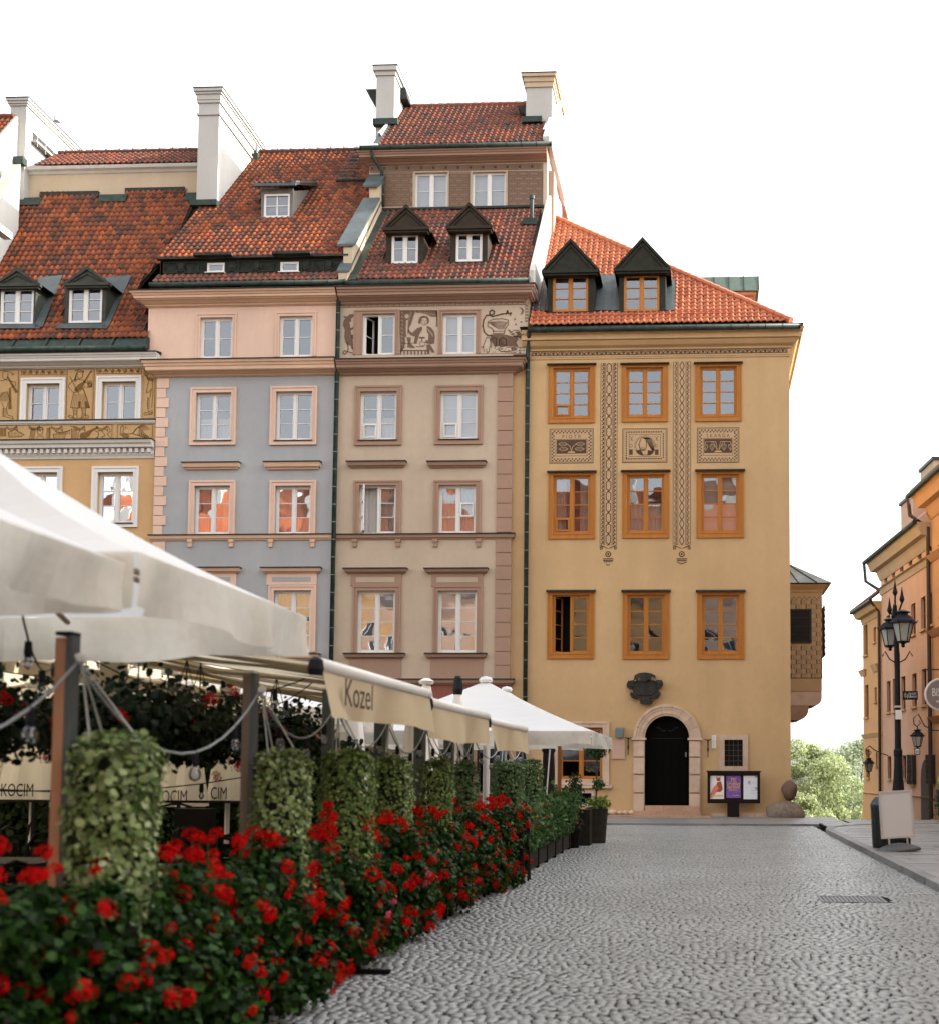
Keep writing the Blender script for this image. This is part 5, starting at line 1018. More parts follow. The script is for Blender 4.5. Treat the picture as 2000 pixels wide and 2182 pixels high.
l_ = math.hypot(s1[0]-s0[0], s1[1]-s0[1]); pt = math.degrees(math.atan2(s1[1]-s0[1], s1[0]-s0[0])); rq = RP(s0[0], s0[1]+.08, pt)
V, Fq = tile_arr(.2, .3); rest = [(X0-.18+i*.2, j*.28) for i in range(int((X1-X0+.22)/.2)) for j in range(int(l_/.28))]
A = np.array([(u, v, 0) for u, v in rest]); MM = np.array(Matrix((rq.U, rq.V, rq.N)).transposed()); WV = (V[None]+A[:, None, :]).reshape(-1, 3) @ MM.T+np.array(rq.O)
link(bpy.data.objects.new('dormer_tiles', npmesh('dormer_tiles', WV, (Fq[None]+(np.arange(len(A))*len(V))[:, None, None]).reshape(-1, 4), np.repeat(RNG.random(len(A)), len(V)), TILE_DK, True)), D2)
a, b, c, d = wr; y0 = Yf+.04; mb = MB(); mb.ring(a, b, c, d, .07, y0-.03, y0+.06); mb.box((a+b)/2-.02, (a+b)/2+.02, y0-.01, y0+.04, c+.07, d-.07); mb.box(a+.07, (a+b)/2-.02, y0-.005, y0+.035, (c+d)/2-.015, (c+d)/2+.015); mb.box((a+b)/2+.02, b-.07, y0-.005, y0+.035, (c+d)/2-.015, (c+d)/2+.015); mb.build('window_frame', WHITE, D2)
for u in (0, 1):
    for v in (0, 1):
        xa = a+.07 if u == 0 else (a+b)/2+.02; xb = (a+b)/2-.02 if u == 0 else b-.07; za = c+.07 if v == 0 else (c+d)/2+.015; zb_ = (c+d)/2-.015 if v == 0 else d-.07
        MB().quad((xa, y0+.02, za), (xb, y0+.02, za), (xb, y0+.022, zb_), (xa, y0+.022, zb_)).build('pane', GL, D2)
MB().box(a, b, y0+.4, y0+.42, c-.1, d+.1).build('dark_room', M('dim_room', (0, 0, 0)), D2)
# ================================================================== HOUSE 1: ochre house with musicians frieze
Y1 = 40.7
H1 = thing('townhouse', (-20, Y1, 0), 'ochre townhouse at the left edge with white window frames and a musicians frieze', 'house')
xl1 = P(-420, 1000, Y1).x; xr1 = P(333, 900, Y1).x
def W5(*a): return c5.r(*a, Y1)
ops1 = [W5(250, 515, 560, 862), W5(955, 497, 1272, 856), W5(210, 1345, 535, 1820), W5(912, 1342, 1245, 1815)]
dx = ops1[1][0]-ops1[0][0]; ops1 += [(o[0]-dx*k, o[1]-dx*k, o[2], o[3]) for o in (ops1[0], ops1[2]) for k in (1,)]
zb9, zm = P(200, 977, Y1).z, P(200, 785, Y1).z
wall(H1, xl1, xr1, -.3, zb9, Y1, [ops1[2], ops1[3], ops1[5]], P_OCH, back=Y1+13); wall(H1, xl1, xr1, zb9, zm+.9, Y1, [ops1[0], ops1[1], ops1[4]], SG_OC, name='attic_wall', back=Y1+13)
for i, o in enumerate(ops1): window(H1, o, Y1, (2, 2, 3, 3, 2, 3)[i], fm=WHITE, sm=WHITE, sur=(.2, .19, .2, 0 if i in (0, 1, 4) else .16, .04), glass=GL if i in (0, 1, 4) else glassmat('reflecting_glass', .38, .25), rec=.14, leaf=.05, sill=None if i in (0, 1, 4) else .1)
Z1_ = lambda y, Y=Y1: P(200, y, Y).z
bigcornice(H1, xl1, xr1, Y1, 783, 767, 751, P_WHT, 0, .3, .45, zf=lambda y, yy: P(200, y, yy).z)
trimband(H1, xl1, xr1, Y1, Z1_(903.5), Z1_(897), .08, P_WHT, 0, 0); 
q = MB(); q.cornice(xl1, xr1, Y1, [(Z1_(978), .04), (Z1_(974), .06), (Z1_(970), .10), (Z1_(968.5), .10), (Z1_(968.4), .09), (Z1_(958), .09), (Z1_(957), .26), (Z1_(951), .28), (Z1_(949), .34), (Z1_(943), .38)], 0, 0).build('dentil_cornice', P_WHT, H1)
MB().box(xl1, xr1+.02, Y1-.41, Y1, Z1_(943)+.002, Z1_(943)+.04).build('flashing', DARKM, H1)
x = xr1-.1; n = 0
dm = None
while x > P(-30, 960, Y1).x:
    mb = MB(); mb.box(x-.1, x, Y1-.2, Y1-.091, Z1_(967.5), Z1_(958.6)); mb.build('dentil', P_WHT, H1); x -= .21
# frieze figures and scrolls
f5 = XZ(c5, Y1); y5 = Y1-.010
def F5(*pp): return [f5(x, y) for x, y in pp]
def L5(q, w_, *pp): q.ribbon(F5(*pp), w_, y5)
def scroll(q, x0, x1, y0, y1):
    q.ribbon(F5((x0, y0), (x1, y0), (x1, y1), (x0, y1)), .018, y5, True); n = max(2, int((x1-x0)/58)); h_ = (y1-y0)
    for i in range(n):
        cxx = x0+(x1-x0)*(i+.5)/n; s_ = 1 if i % 2 else -1; cy_ = (y0+y1)/2
        q.ribbon([f5(cxx+14*math.cos(t)*(1-t/9), cy_+s_*h_*.3*math.sin(t)*(1-t/9)) for t in np.linspace(0, 7, 16)], .02, y5); L5(q, .022, (cxx-28, cy_+s_*h_*.3), (cxx-8, cy_-s_*h_*.32), (cxx+14, cy_-s_*h_*.1))
def musician(q, dx=0):
    T = lambda *pp: [(x+dx, y) for x, y in pp]
    def l(w_, *pp): L5(q, w_, *T(*pp))
    q.ribbon(F5(*T((632, 380), (885, 378), (868, 852), (620, 855))), .018, y5, True)
    n = 34
    for i in range(n): x, y = 872-i*.4+dx, 385+i*14; q.poly(circ(*f5(x, y), .012, 5)[:-1], y5); q.poly(circ(*f5(622+dx+8-i*.4, y), .012, 5)[:-1], y5)
    l(.03, (705, 395), (740, 386), (785, 400), (782, 408), (730, 404)); l(.022, (725, 404), (722, 450), (745, 470), (772, 455), (778, 410))
    for i in range(6): l(.014, (722-i*3, 410+i*10), (705-i*2, 450+i*8), (715, 470+i*5))
    l(.02, (650, 520), (690, 480), (720, 475), (780, 480), (815, 510), (860, 520), (862, 545), (810, 550)); l(.02, (650, 520), (640, 545), (690, 600), (740, 590), (800, 540))
    q.poly(F5(*T((650, 445), (660, 450), (745, 612), (738, 612))), y5); q.poly(F5(*T((700, 560), (740, 520), (790, 490), (798, 500), (770, 560), (720, 590), (700, 585))), y5)
    q.poly(F5(*T((780, 500), (845, 400), (862, 388), (862, 415), (850, 412), (795, 510))), y5); q.ribbon(circ(*f5(845+dx, 520), .075, 10), .02, y5)
    for i in range(5): l(.012, (820+i*9, 485), (824+i*8, 550))
    l(.022, (690, 600), (662, 738), (735, 742), (840, 740), (800, 610), (775, 560))
    for i in range(9): l(.012, (700+i*11, 612), (680+i*17, 735))
    l(.022, (785, 570), (838, 740)); q.poly(F5(*T((735, 680), (758, 680), (755, 740), (738, 740))), y5); q.poly(F5(*T((795, 680), (812, 680), (838, 740), (800, 740))), y5)
    for xx in (685, 765): l(.02, (xx, 745), (xx+8, 800), (xx-6, 835)); l(.02, (xx+40, 745), (xx+36, 800), (xx+40, 835)); [l(.012, (xx+2, 752+i*14), (xx+38, 750+i*14)) for i in range(5)]
    l(.022, (640, 818), (660, 835), (700, 840), (760, 838), (830, 835), (828, 815), (800, 805), (765, 835)); l(.02, (640, 818), (655, 808), (700, 835)); l(.016, (640, 850), (850, 848))
def piper(q):
    L5(q, .018, (0, 390), (180, 385), (168, 860), (0, 862)); [q.poly(circ(*f5(172-i*.3, 390+i*14), .012, 5)[:-1], y5) for i in range(34)]
    L5(q, .022, (30, 400), (60, 398), (110, 410), (132, 430), (112, 434)); L5(q, .02, (30, 412), (26, 450), (50, 478), (76, 462), (78, 420)); q.poly(F5((66, 450), (80, 448), (172, 590), (150, 606)), y5)
    L5(q, .02, (0, 490), (60, 478), (100, 490), (148, 500), (150, 530), (90, 560)); L5(q, .02, (0, 650), (30, 600), (70, 590), (100, 680)); q.poly(F5((88, 560), (105, 560), (112, 752), (82, 752)), y5)
    [L5(q, .012, (10+i*10, 600), (-2+i*11, 680)) for i in range(8)]; L5(q, .02, (20, 690), (40, 740), (30, 820), (80, 830), (128, 845), (120, 820), (80, 810), (62, 750), (80, 690)); [L5(q, .011, (24, 750+i*12), (66, 750+i*12)) for i in range(6)]
def figr(q):
    L5(q, .018, (1345, 425), (1452, 420), (1445, 845), (1330, 845)); [q.poly(circ(*f5(1345-i*.4, 430+i*14), .01, 5)[:-1], y5) for i in range(29)]
    for i in range(4): L5(q, .018, (1350+i*10, 430), (1380, 455+i*8), (1440, 465+i*9))
    L5(q, .02, (1400, 470), (1385, 520), (1368, 600), (1400, 590), (1418, 560), (1405, 640)); L5(q, .018, (1425, 470), (1432, 600), (1420, 740)); L5(q, .02, (1385, 640), (1380, 720), (1390, 780), (1430, 765)); [L5(q, .014, (1384+(i % 2)*4, 650+i*12), (1400, 652+i*12)) for i in range(9)]
    L5(q, .02, (1345, 805), (1360, 780), (1400, 795), (1430, 780), (1420, 800), (1350, 810))
def upper(q):
    scroll(q, 205, 612, 385, 432); scroll(q, 908, 1325, 372, 420); scroll(q, 1350, 1445, 368, 412); musician(q); piper(q); figr(q)
q = MB(); upper(q); q.build('sgraffito_musicians', SG_L1, H1)
def lower(q):
    q.ribbon(F5((0, 905), (1050, 895), (1048, 1048), (0, 1060)), .018, y5); q.ribbon(F5((1100, 900), (1428, 895), (1425, 1045), (1098, 1048)), .018, y5, True)
    for i in range(5):
        for k in range(3): q.ribbon([f5(60+i*210+u*100, 908+k*9+math.sin(u*math.pi)*26) for u in np.linspace(0, 1, 8)], .014, y5)
        L5(q, .02, (160+i*210, 912), (170+i*210, 960), (150+i*210, 940))
    for i in range(5): L5(q, .03, (5+i*13, 930), (5+i*13, 1005))
    L5(q, .018, (80, 970), (140, 945), (230, 990), (200, 1010), (90, 1015), (80, 970)); [L5(q, .011, (90+i*12, 965), (80+i*14, 1012)) for i in range(10)]
    for s_ in (0, 180): L5(q, .018, (295+s_*.95, 920), (285+s_, 1000), (270+s_*1.06, 1050)); [L5(q, .012, (300+s_*.8+i*8, 925), (290+s_*.8+i*9, 1048)) for i in range(5)]
    q.ribbon(circ(*f5(378, 965), .1, 12), .018, y5); q.ribbon(circ(*f5(378, 950), .11, 8, 0, math.pi), .03, y5); L5(q, .018, (340, 1045), (355, 1005), (400, 1005), (420, 1045))
    L5(q, .018, (497, 985), (508, 1035), (540, 1045), (600, 1040), (620, 985), (497, 985)); [L5(q, .011, (505+i*14, 990), (512+i*12, 1036)) for i in range(8)]; L5(q, .03, (520, 960), (560, 975), (620, 965), (660, 945)); [L5(q, .016, (530+i*20, 958), (535+i*20, 985)) for i in range(7)]
    L5(q, .018, (660, 915), (720, 920), (755, 950), (735, 975), (730, 1040), (672, 1040), (672, 930)); [L5(q, .012, (676+i*9, 940), (676+i*9, 1036)) for i in range(6)]
    q.poly(F5((745, 1000), (760, 975), (800, 968), (850, 945), (915, 915), (925, 925), (860, 965), (840, 1000), (800, 1030), (760, 1036)), y5)
    q.ribbon(circ(*f5(890, 990), .13, 12, -1.2, 1.6), .02, y5); L5(q, .018, (920, 955), (955, 955), (985, 1000), (950, 1015)); [L5(q, .014, (830+i*20, 1030), (845+i*20, 1015+(i % 3)*8)) for i in range(8)]; L5(q, .02, (1010, 910), (1035, 960), (1005, 985), (1035, 1020))
    # peacock
    L5(q, .02, (1130, 920), (1150, 908), (1158, 940), (1150, 970), (1185, 985), (1240, 980), (1300, 1000), (1380, 1025)); L5(q, .02, (1130, 920), (1125, 985), (1160, 1015), (1200, 1015), (1175, 1040)); [L5(q, .012, (1135+i*8, 975+i*2), (1150+i*9, 1010)) for i in range(8)]
    for i in range(6): q.ribbon([f5(1240+u*(90+i*14), 985-math.sin(u*2.6)*(58+i*5)) for u in np.linspace(0, 1, 9)], .014, y5)
    for i in range(6): q.ribbon(circ(*f5(1310+i*14, 950+i*14), .045, 8), .014, y5); q.ribbon(circ(*f5(1300+i*16, 985+i*6), .04, 8), .012, y5)
    [L5(q, .014, (1165+8*i, 925+6*i), (1180+8*i, 918+10*i)) for i in range(2)]
q = MB(); lower(q); q.build('sgraffito_frieze', SG_L1, H1)
# roof of house 1
ye = Y1-.4; gutter(H1, xl1, P(312, 741, Y1-.5).x, Y1-.5, P(200, 742, Y1-.5).z, .1)
q = MB(); za = P(200, 737, Y1-.48).z; zc = P(200, 721, Y1-.2).z; x = P(311, 730, Y1-.4).x; k = 0
while x > P(-40, 730, Y1).x: q.prismX([(Y1-.46, za), (Y1-.2, zc), (Y1-.1, zc), (Y1-.1, za)], x-1.12, x-.06); q.prismX([(Y1-.5, za), (Y1-.22, zc+.03), (Y1-.1, zc), (Y1-.1, za)], x-.06, x); x -= 1.18
q.build('eave_flashing', COPPER, H1)
rp1 = RP(Y1-.22, P(200, 720, Y1-.22).z, 58)
D1h = [pxrect(rp1, 138, 602, 228, 700), pxrect(rp1, -10, 606, 84, 704)]
pl1 = [(-40, 722), (313, 719), (313, 650), (290, 615), (345, 551), (397, 470), (418, 424), (395, 424), (395, 404), (269, 404), (269, 428), (211, 428), (211, 413), (88, 413), (88, 437), (35, 437), (0, 500), (-40, 560)]
tiled_roof(H1, rp1, pl1, TILE_OLD, DECK, .215, .30, holes=D1h)
DK1 = M('grey_green_cladding', (.035, .036, .028), .6, .15, noise=[(5, .5, (.07, .08, .07))])
dormer(H1, rp1, (139, 600, 226, 696), (183.5, 567), (138, 233, 602), (147, 610, 218, 687.6), DK1, WHITE, 3, over=.2); dormer(H1, rp1, (-8, 603, 76, 700), (37.5, 570), (-12, 84, 604), (1.3, 613, 72, 691), DK1, WHITE, 3, over=.2)
for (x0, x1, x2) in ((228, 283, 232), (84, 136, 92)):     # flared lead cheeks
    q = MB(); a_, b_, c_, d_ = [rp1.p3(*rp1.uv(rp1.at(*p_)), .09) for p_ in ((x0, 596), (x1, 590), (x2+2, 700), (x0-8, 702))]; q.quad(tuple(a_), tuple(b_), tuple(c_), tuple(d_)); q.build('lead_flashing', LEAD, H1)
for (x0, x1) in ((118, 240), (-30, 96)): q = MB(); q.quad(*[tuple(rp1.p3(*rp1.uv(rp1.at(*p_)), .09)) for p_ in ((x0, 704), (x1-8, 704), (x1-14, 694), (x0+14, 694))]); q.build('lead_apron', LEAD, H1)
# upper wall above the roof
yw1 = rp1.y(P(200, 424, 44).z)
for _ in range(6): yw1 = rp1.y(P(200, 424, yw1).z)
z0, z1 = P(200, 440, yw1).z, P(200, 366, yw1).z; xa, xb = P(34, 400, yw1).x, P(424, 400, yw1).x
MB().box(xa, xb, yw1+.25, yw1+.5, z0-1, z1+.1).build('upper_wall', P_CRM, H1)
q = MB(); zt_ = P(200, 352, yw1).z; q.cornice(xa, xb, yw1+.25, [(z1+.05, .03), (z1+.12, .1), (zt_-.1, .22), (zt_, .28)], .5, 0, .3).build('upper_cornice', P_WHT, H1)
for pp in (((88, 413), (211, 413)), ((269, 404.5), (395, 404.5))): a_, b_ = [rp1.at(*p_) for p_ in pp]; MB().box(a_.x, b_.x, a_.y-.1, a_.y+.3, a_.z-.16, a_.z+.03).build('ridge_flashing', DARKM, H1)
for pp in (((35, 437), (86, 437), 430), ((211, 430), (268, 430), 420), ((395, 426), (420, 426), 416)): a_, b_ = rp1.at(*pp[0]), rp1.at(*pp[1]); MB().prismX([(a_.y-.12, a_.z-.05), (a_.y+.12, a_.z+.35), (a_.y+.4, a_.z+.35), (a_.y+.4, a_.z-.05)], a_.x, b_.x).build('wall_flashing', COPPER, H1)
rpU = RP(yw1-.05, zt_+.02, 38); U0, U1 = P(76, 352, yw1).x, P(425, 352, yw1).x
tiled_roof(H1, rpU, None, TILE_DK, DECK, .215, .3, poly_uv=[(U0, 0), (U1, 0), (U1, 2.2), (U0, 2.2)], name='upper_roof')
ridge(H1, rpU.p3(U0, 2.2), rpU.p3(U1, 2.2), TILE_OLD, .12, .38); q = MB(); [q.lathe(tuple(rpU.p3(U0+.3+i*.55, 2.2, .05)), [(.05, 0), (.03, .1), (.0, .17)], 5) for i in range(int((U1-U0)/.55))]; q.build('ridge_finials', TILE_OLD, H1)['kind'] = 'stuff'
p_ = rpU.p3(0, 2.2); houseback(H1, xl1, U1, 0, p_.y, p_.z, Y1+13, 15, DECK, P_WHT)
yc = yw1-.1; x0, x1 = P(22, 280, yc).x, P(55.5, 280, yc).x; U = lambda y: P(40, y, yc).z; zt_ = U(212)
CH = chimney(H1, x0, x1, yc, yc+5.2, U(345)-1.5, zt_, P_CHM, [(U(226), U(222), .05), (U(222), U(217), .09), (U(217), zt_, .13)])
q = MB()
for i in range(24): y_ = yc+.25+i*.2; q.box(x1, x1+.025, y_, y_+.12, U(238), U(229))
q.build('dentil_row', P_CHM, CH)
q = MB()
for (ya_, yb_) in ((yc+.5, yc+2.6), (yc+2.9, yc+4.6)): q.box(x1+.002, x1+.02, ya_, yb_, U(285), U(268))
q.build('flue_opening', DARKM, CH); q = MB(); q.box(x1, x1+.22, yc+.4, yc+4.8, U(291), U(287))
for i in range(8): q.tube([(x1+.2, yc+.5+i*.6, U(300)), (x1+.2, yc+.5+i*.6, U(266))], .012, 4)
q.build('flue_ledge', P_CHM, CH); MB().box(x0-.1, x1+.1, yc-.3, yc, U(345)-.2, U(341)).build('chimney_flashing', COPPER, H1)
q = MB(); q.tube([(x1-.2, yc+2.3, zt_), (x1-.1, yc+2.3, zt_+.3)], .02, 5); q.lathe((x1-.05, yc+2.3, zt_+.3), [(.0, 0), (.14, .06), (.16, .22), (.08, .3)], 8); q.build('satellite_dish', WHITE, CH)
# neighbouring roof cut by the frame on the left
NB = thing('townhouse', (P(-120, 500, 42).x, 42, 0), 'white gabled neighbour house with tiled roof cut by the left edge', 'house')
a_ = P(20, 372, 43.2); b_ = P(-6, 470, 42); xx = P(8, 420, 42.4).x
MB().prismX([(42.0, 14), (42.0, P(0, 482, 42).z), (43.7, P(28, 364, 43.7).z), (43.9, P(30, 350, 43.9).z), (43.9, 14)], P(-24, 480, 42).x, P(2, 400, 43.5).x).build('party_wall', P_CHM, NB)
x9 = P(-12, 350, 43.5).x; MB().prismX([(42.2, 14), (42.2, P(0, 345, 43.5).z-.75), (44.7, P(0, 345, 43.5).z+2.45), (47, P(0, 345, 43.5).z+2), (47, 14)], x9-.02, x9+.1).build('gable_wall', P_CHM, NB)
rn = RP(42.3, P(0, 345, 43.5).z-.6, 52); x9 = P(-12, 350, 43.5).x
tiled_roof(NB, rn, None, TILE_OLD, DECK, .215, .3, poly_uv=[(x9-4, 0), (x9, 0), (x9, 3.8), (x9-4, 3.8)]); ridge(NB, rn.p3(x9-4, 3.8), rn.p3(x9, 3.8), TILE_OLD, .12, .38); MB().box(x9-6, x9-.3, 42.4, 50, 0, rn.O.z).build('wall', P_WHT, NB)
q = MB(); q.box(P(-8, 492, 41.5).x, P(10, 492, 41.5).x, 41.2, 42, P(0, 498, 41.5).z, P(0, 484, 41.5).z); q.build('parapet', P_WHT, NB)
# ================================================================== GROUND
JOINT = M('joint_sand', (.012, .0115, .0105), .95, .05, noise=[(8, .5, (.03, .028, .026))])
COB = M('granite_cobble', (.2, .2, .2), .3, .5, tint=[(.24, .256, .254), (.37, .393, .393), (.30, .32, .318), (.42, .445, .445), (.27, .287, .284), (.35, .37, .37)], noise=[(.45, .45, (.19, .197, .197)), (1.9, .25, (.2, .205, .2)), (60, .2, (.16, .165, .16))], bump=(90, .2, .002))
SLAB = M('paving_slab', (.2, .2, .2), .5, .5, tint=[(.19, .19, .185), (.25, .25, .245), (.21, .208, .2), (.28, .278, .27)], noise=[(1.2, .4, (.14, .14, .135)), (20, .25, (.12, .12, .12))], bump=(60, .3, .003))
KERB = M('kerb_granite', (.2, .2, .195), .6, .4, tint=.2, noise=[(5, .4, (.12, .12, .115))], bump=(40, .4, .004))
xsx = [-400, -60, -14, 3.0, 3.05, 9.3, 60, 400]; ysy = [-60, 0, 20, 38.6, 41, 46, 56, 70, 110, 1500]
def gz(x, y):
    if x > 3.02: return float(np.interp(y, [38.6, 41, 46, 56, 70, 110], [-.035, -.25, -1.3, -4, -7, -9]))
    return float(np.interp(y, [56, 70, 110], [-.035, -4, -9]))
q = MB()
for i in range(len(xsx)-1):
    for j in range(len(ysy)-1):
        a = [(xsx[i], ysy[j]), (xsx[i+1], ysy[j]), (xsx[i+1], ysy[j+1]), (xsx[i], ysy[j+1])]; q.quad(*[(x, y, gz(x, y)) for x, y in a])
g = q.build('ground', JOINT); g['kind'] = 'structure'
# cobbled square: one stone in a box-like cushion
sq = MB().box(-9, 3.05, 0, 35.2, -.033, -.0065).build('cobbled_square', JOINT); sq['kind'] = 'structure'
stones = []; y = 6.0; j = 0
while y < 35.15:
    hh = .078 if y < 22 else .08; x0 = max(-3.35, (-60-1500)/2600*y if y < 5 else -3.35); x1 = 3.06; x = x0+random.uniform(0, .05)
    while x < x1:
        wd = random.uniform(.06, .10); yy_ = y+.10*math.sin(x*2.2+.4*math.sin(x*.9))+.02*math.sin(x*7+j*.05)
        if yy_ < 35.2 and not (1.4 < x < 2.25 and 15.0 < yy_ < 15.75): stones.append((x+wd/2, yy_, wd-random.uniform(.003, .013), hh*random.uniform(.82, 1.0)))
        x += wd
    y += hh; j += 1
A = np.array(stones); n = len(A)
A[:, 1] += RNG.normal(0, .013, n); A[:, 0] += RNG.normal(0, .004, n)
oc = [(-.22, -.5), (.24, -.5), (.5, -.2), (.5, .22), (.22, .5), (-.24, .5), (-.5, .2), (-.5, -.22)]
base = np.array([(x*1.03, y*1.03, -.03) for x, y in oc]+[(x, y, 0) for x, y in oc])
SF = np.array([(i, (i+1) % 8, 8+(i+1) % 8, 8+i) for i in range(8)]+[(8, 9, 10, 15), (15, 10, 11, 14), (14, 11, 12, 13)])
V = np.repeat(base[None], n, 0); V[:, :, 0] *= A[:, 2:3]; V[:, :, 1] *= A[:, 3:4]
jj = RNG.normal(0, .0045, (n, 8, 2)); V[:, :8, :2] += jj; V[:, 8:, :2] += jj; V[:, 8:, 2] += RNG.normal(0, .0009, (n, 1))+base[None, 8:, 0]*RNG.normal(0, .0008, (n, 1))+base[None, 8:, 1]*RNG.normal(0, .0010, (n, 1))
a = RNG.normal(0, .06, n)+.10*np.cos(A[:, 0]*2.6); c_, s_ = np.cos(a)[:, None], np.sin(a)[:, None]
X_, Y_ = V[:, :, 0].copy(), V[:, :, 1].copy(); V[:, :, 0] = X_*c_-Y_*s_; V[:, :, 1] = X_*s_+Y_*c_
V[:, :, 0] += A[:, 0:1]; V[:, :, 1] += A[:, 1:2]
tint = RNG.random(n)
vis = [i for i in range(n) if A[i, 0] > -2.3 and A[i, 1] > 7.5 and A[i, 0] < .207*A[i, 1]][:300]; vs = set(vis)
for i in vis:
    me = npmesh('cobblestone', V[i]-np.array([A[i, 0], A[i, 1], 0]), SF, np.zeros(16), COB); link(bpy.data.objects.new('cobblestone', me), sq, Matrix.Translation((A[i, 0], A[i, 1], 0)))
m_ = np.array([i not in vs for i in range(n)]); Vr = V[m_]; nr = len(Vr)
o = link(bpy.data.objects.new('cobble_paving', npmesh('cobble_paving', Vr.reshape(-1, 3), (SF[None]+(np.arange(nr)*16)[:, None, None]).reshape(-1, 4), np.repeat(tint[m_], 16), COB)), sq); o['kind'] = 'stuff'
# gully grate
GIR = M('grey_iron', (.13, .135, .135), .5, .4)
GR = thing('gully_grate', (1.82, 15.4, 0), 'cast iron gully grate set into the cobbles at the right', 'grate'); q = MB(); q.ring(1.4, 2.24, 15.02, 15.76, .04, 0, 0)
q = MB(); q.box(1.42, 2.22, 15.03, 15.07, -.03, .006); q.box(1.42, 2.22, 15.69, 15.73, -.03, .006); q.box(1.42, 1.46, 15.07, 15.69, -.03, .006); q.box(2.18, 2.22, 15.07, 15.69, -.03, .006); q.build('grate_frame', GIR, GR)
q = MB(); [q.box(1.48+i*.05, 1.515+i*.05, 15.07, 15.69, -.03, .002) for i in range(14)]; q.build('grate_bars', GIR, GR)
# pavement: foot of the yellow house and right side
def slabs(name, x0, x1, y0, y1, z, w_, h_, skip=None):
    root = MB().box(x0, x1, y0, y1, z-.09, z-.022).build(name, JOINT); root['kind'] = 'structure'; L = []
    y = y0; r = 0
    while y < y1-.05:
        hh = min(h_*random.uniform(.9, 1.1), y1-y); x = x0-random.uniform(0, w_*.8)
        while x < x1:
            ww = w_*random.uniform(.75, 1.3); xa, xb = max(x, x0), min(x+ww, x1)
            if xb-xa > .06 and not (skip and skip(xa, xb, y, y+hh)): L.append((xa, xb, y, y+hh))
            x += ww
        y += hh; r += 1
    vis = [l for l in L if l[3] > 12 and (l[0]+l[1])/2*2600/max(l[2], 1)+1500 < 2030 and (l[0]+l[1])/2*2600/max(l[2], 1)+1500 > 900]; rest = [l for l in L if l not in vis]+vis[300:]
    for l in vis[:300]:
        jz = random.gauss(0, .002); q = MB(); q.box(l[0]+.005, l[1]-.005, l[2]+.005, l[3]-.005, z-.03, z+jz); q.build('paving_slab', SLAB, root, tint=[random.random()]*8)
    q = MB(); T = []
    for l in rest: q.box(l[0]+.005, l[1]-.005, l[2]+.005, l[3]-.005, z-.03, z+random.gauss(0, .002)); T += [random.random()]*8
    if rest: q.build('far_paving_slabs', SLAB, root, tint=T)['kind'] = 'stuff'
    return root
slabs('house_pavement', -6.5, 4.2, 35.45, 40.6, .05, 1.1, .62)
slabs('right_pavement', 3.27, 10.5, 4.0, 35.3, .10, .75, .42); slabs('far_pavement', 4.3, 9.6, 35.4, 38.6, .06, .8, .5)
kb = MB().box(3.13, 3.25, 4.0, 31.2, -.03, .06).build('kerb', JOINT); kb['kind'] = 'structure'
y = 4.4
while y < 31.0: q = MB(); q.box(3.08+random.uniform(-.006, .006), 3.265, y+.006, y+.994, -.03, .105); q.build('kerb_stone', KERB, kb, tint=[random.random()]*8); y += 1
for i in range(6):   # rounded far corner of the kerb
    t0, t1 = math.pi/2*i/6, math.pi/2*(i+1)/6; R0, R1 = 4.15, 3.96; cxx, cyy = 3.08+4.15, 31.4; pts = [(cxx-R0*math.cos(t0), cyy+R0*math.sin(t0)*.95), (cxx-R0*math.cos(t1), cyy+R0*math.sin(t1)*.95), (cxx-R1*math.cos(t1), cyy+R1*math.sin(t1)*.95), (cxx-R1*math.cos(t0), cyy+R1*math.sin(t0)*.95)]
    q = MB(); q.prismZ(pts, -.03, .112); q.build('kerb_stone', KERB, kb, tint=[random.random()]*8)
x = -6.5
while x < 4.1: q = MB(); q.box(x+.006, x+.994, 35.26, 35.44, -.03, .055); q.build('kerb_stone', KERB, kb, tint=[random.random()]*8); x += 1
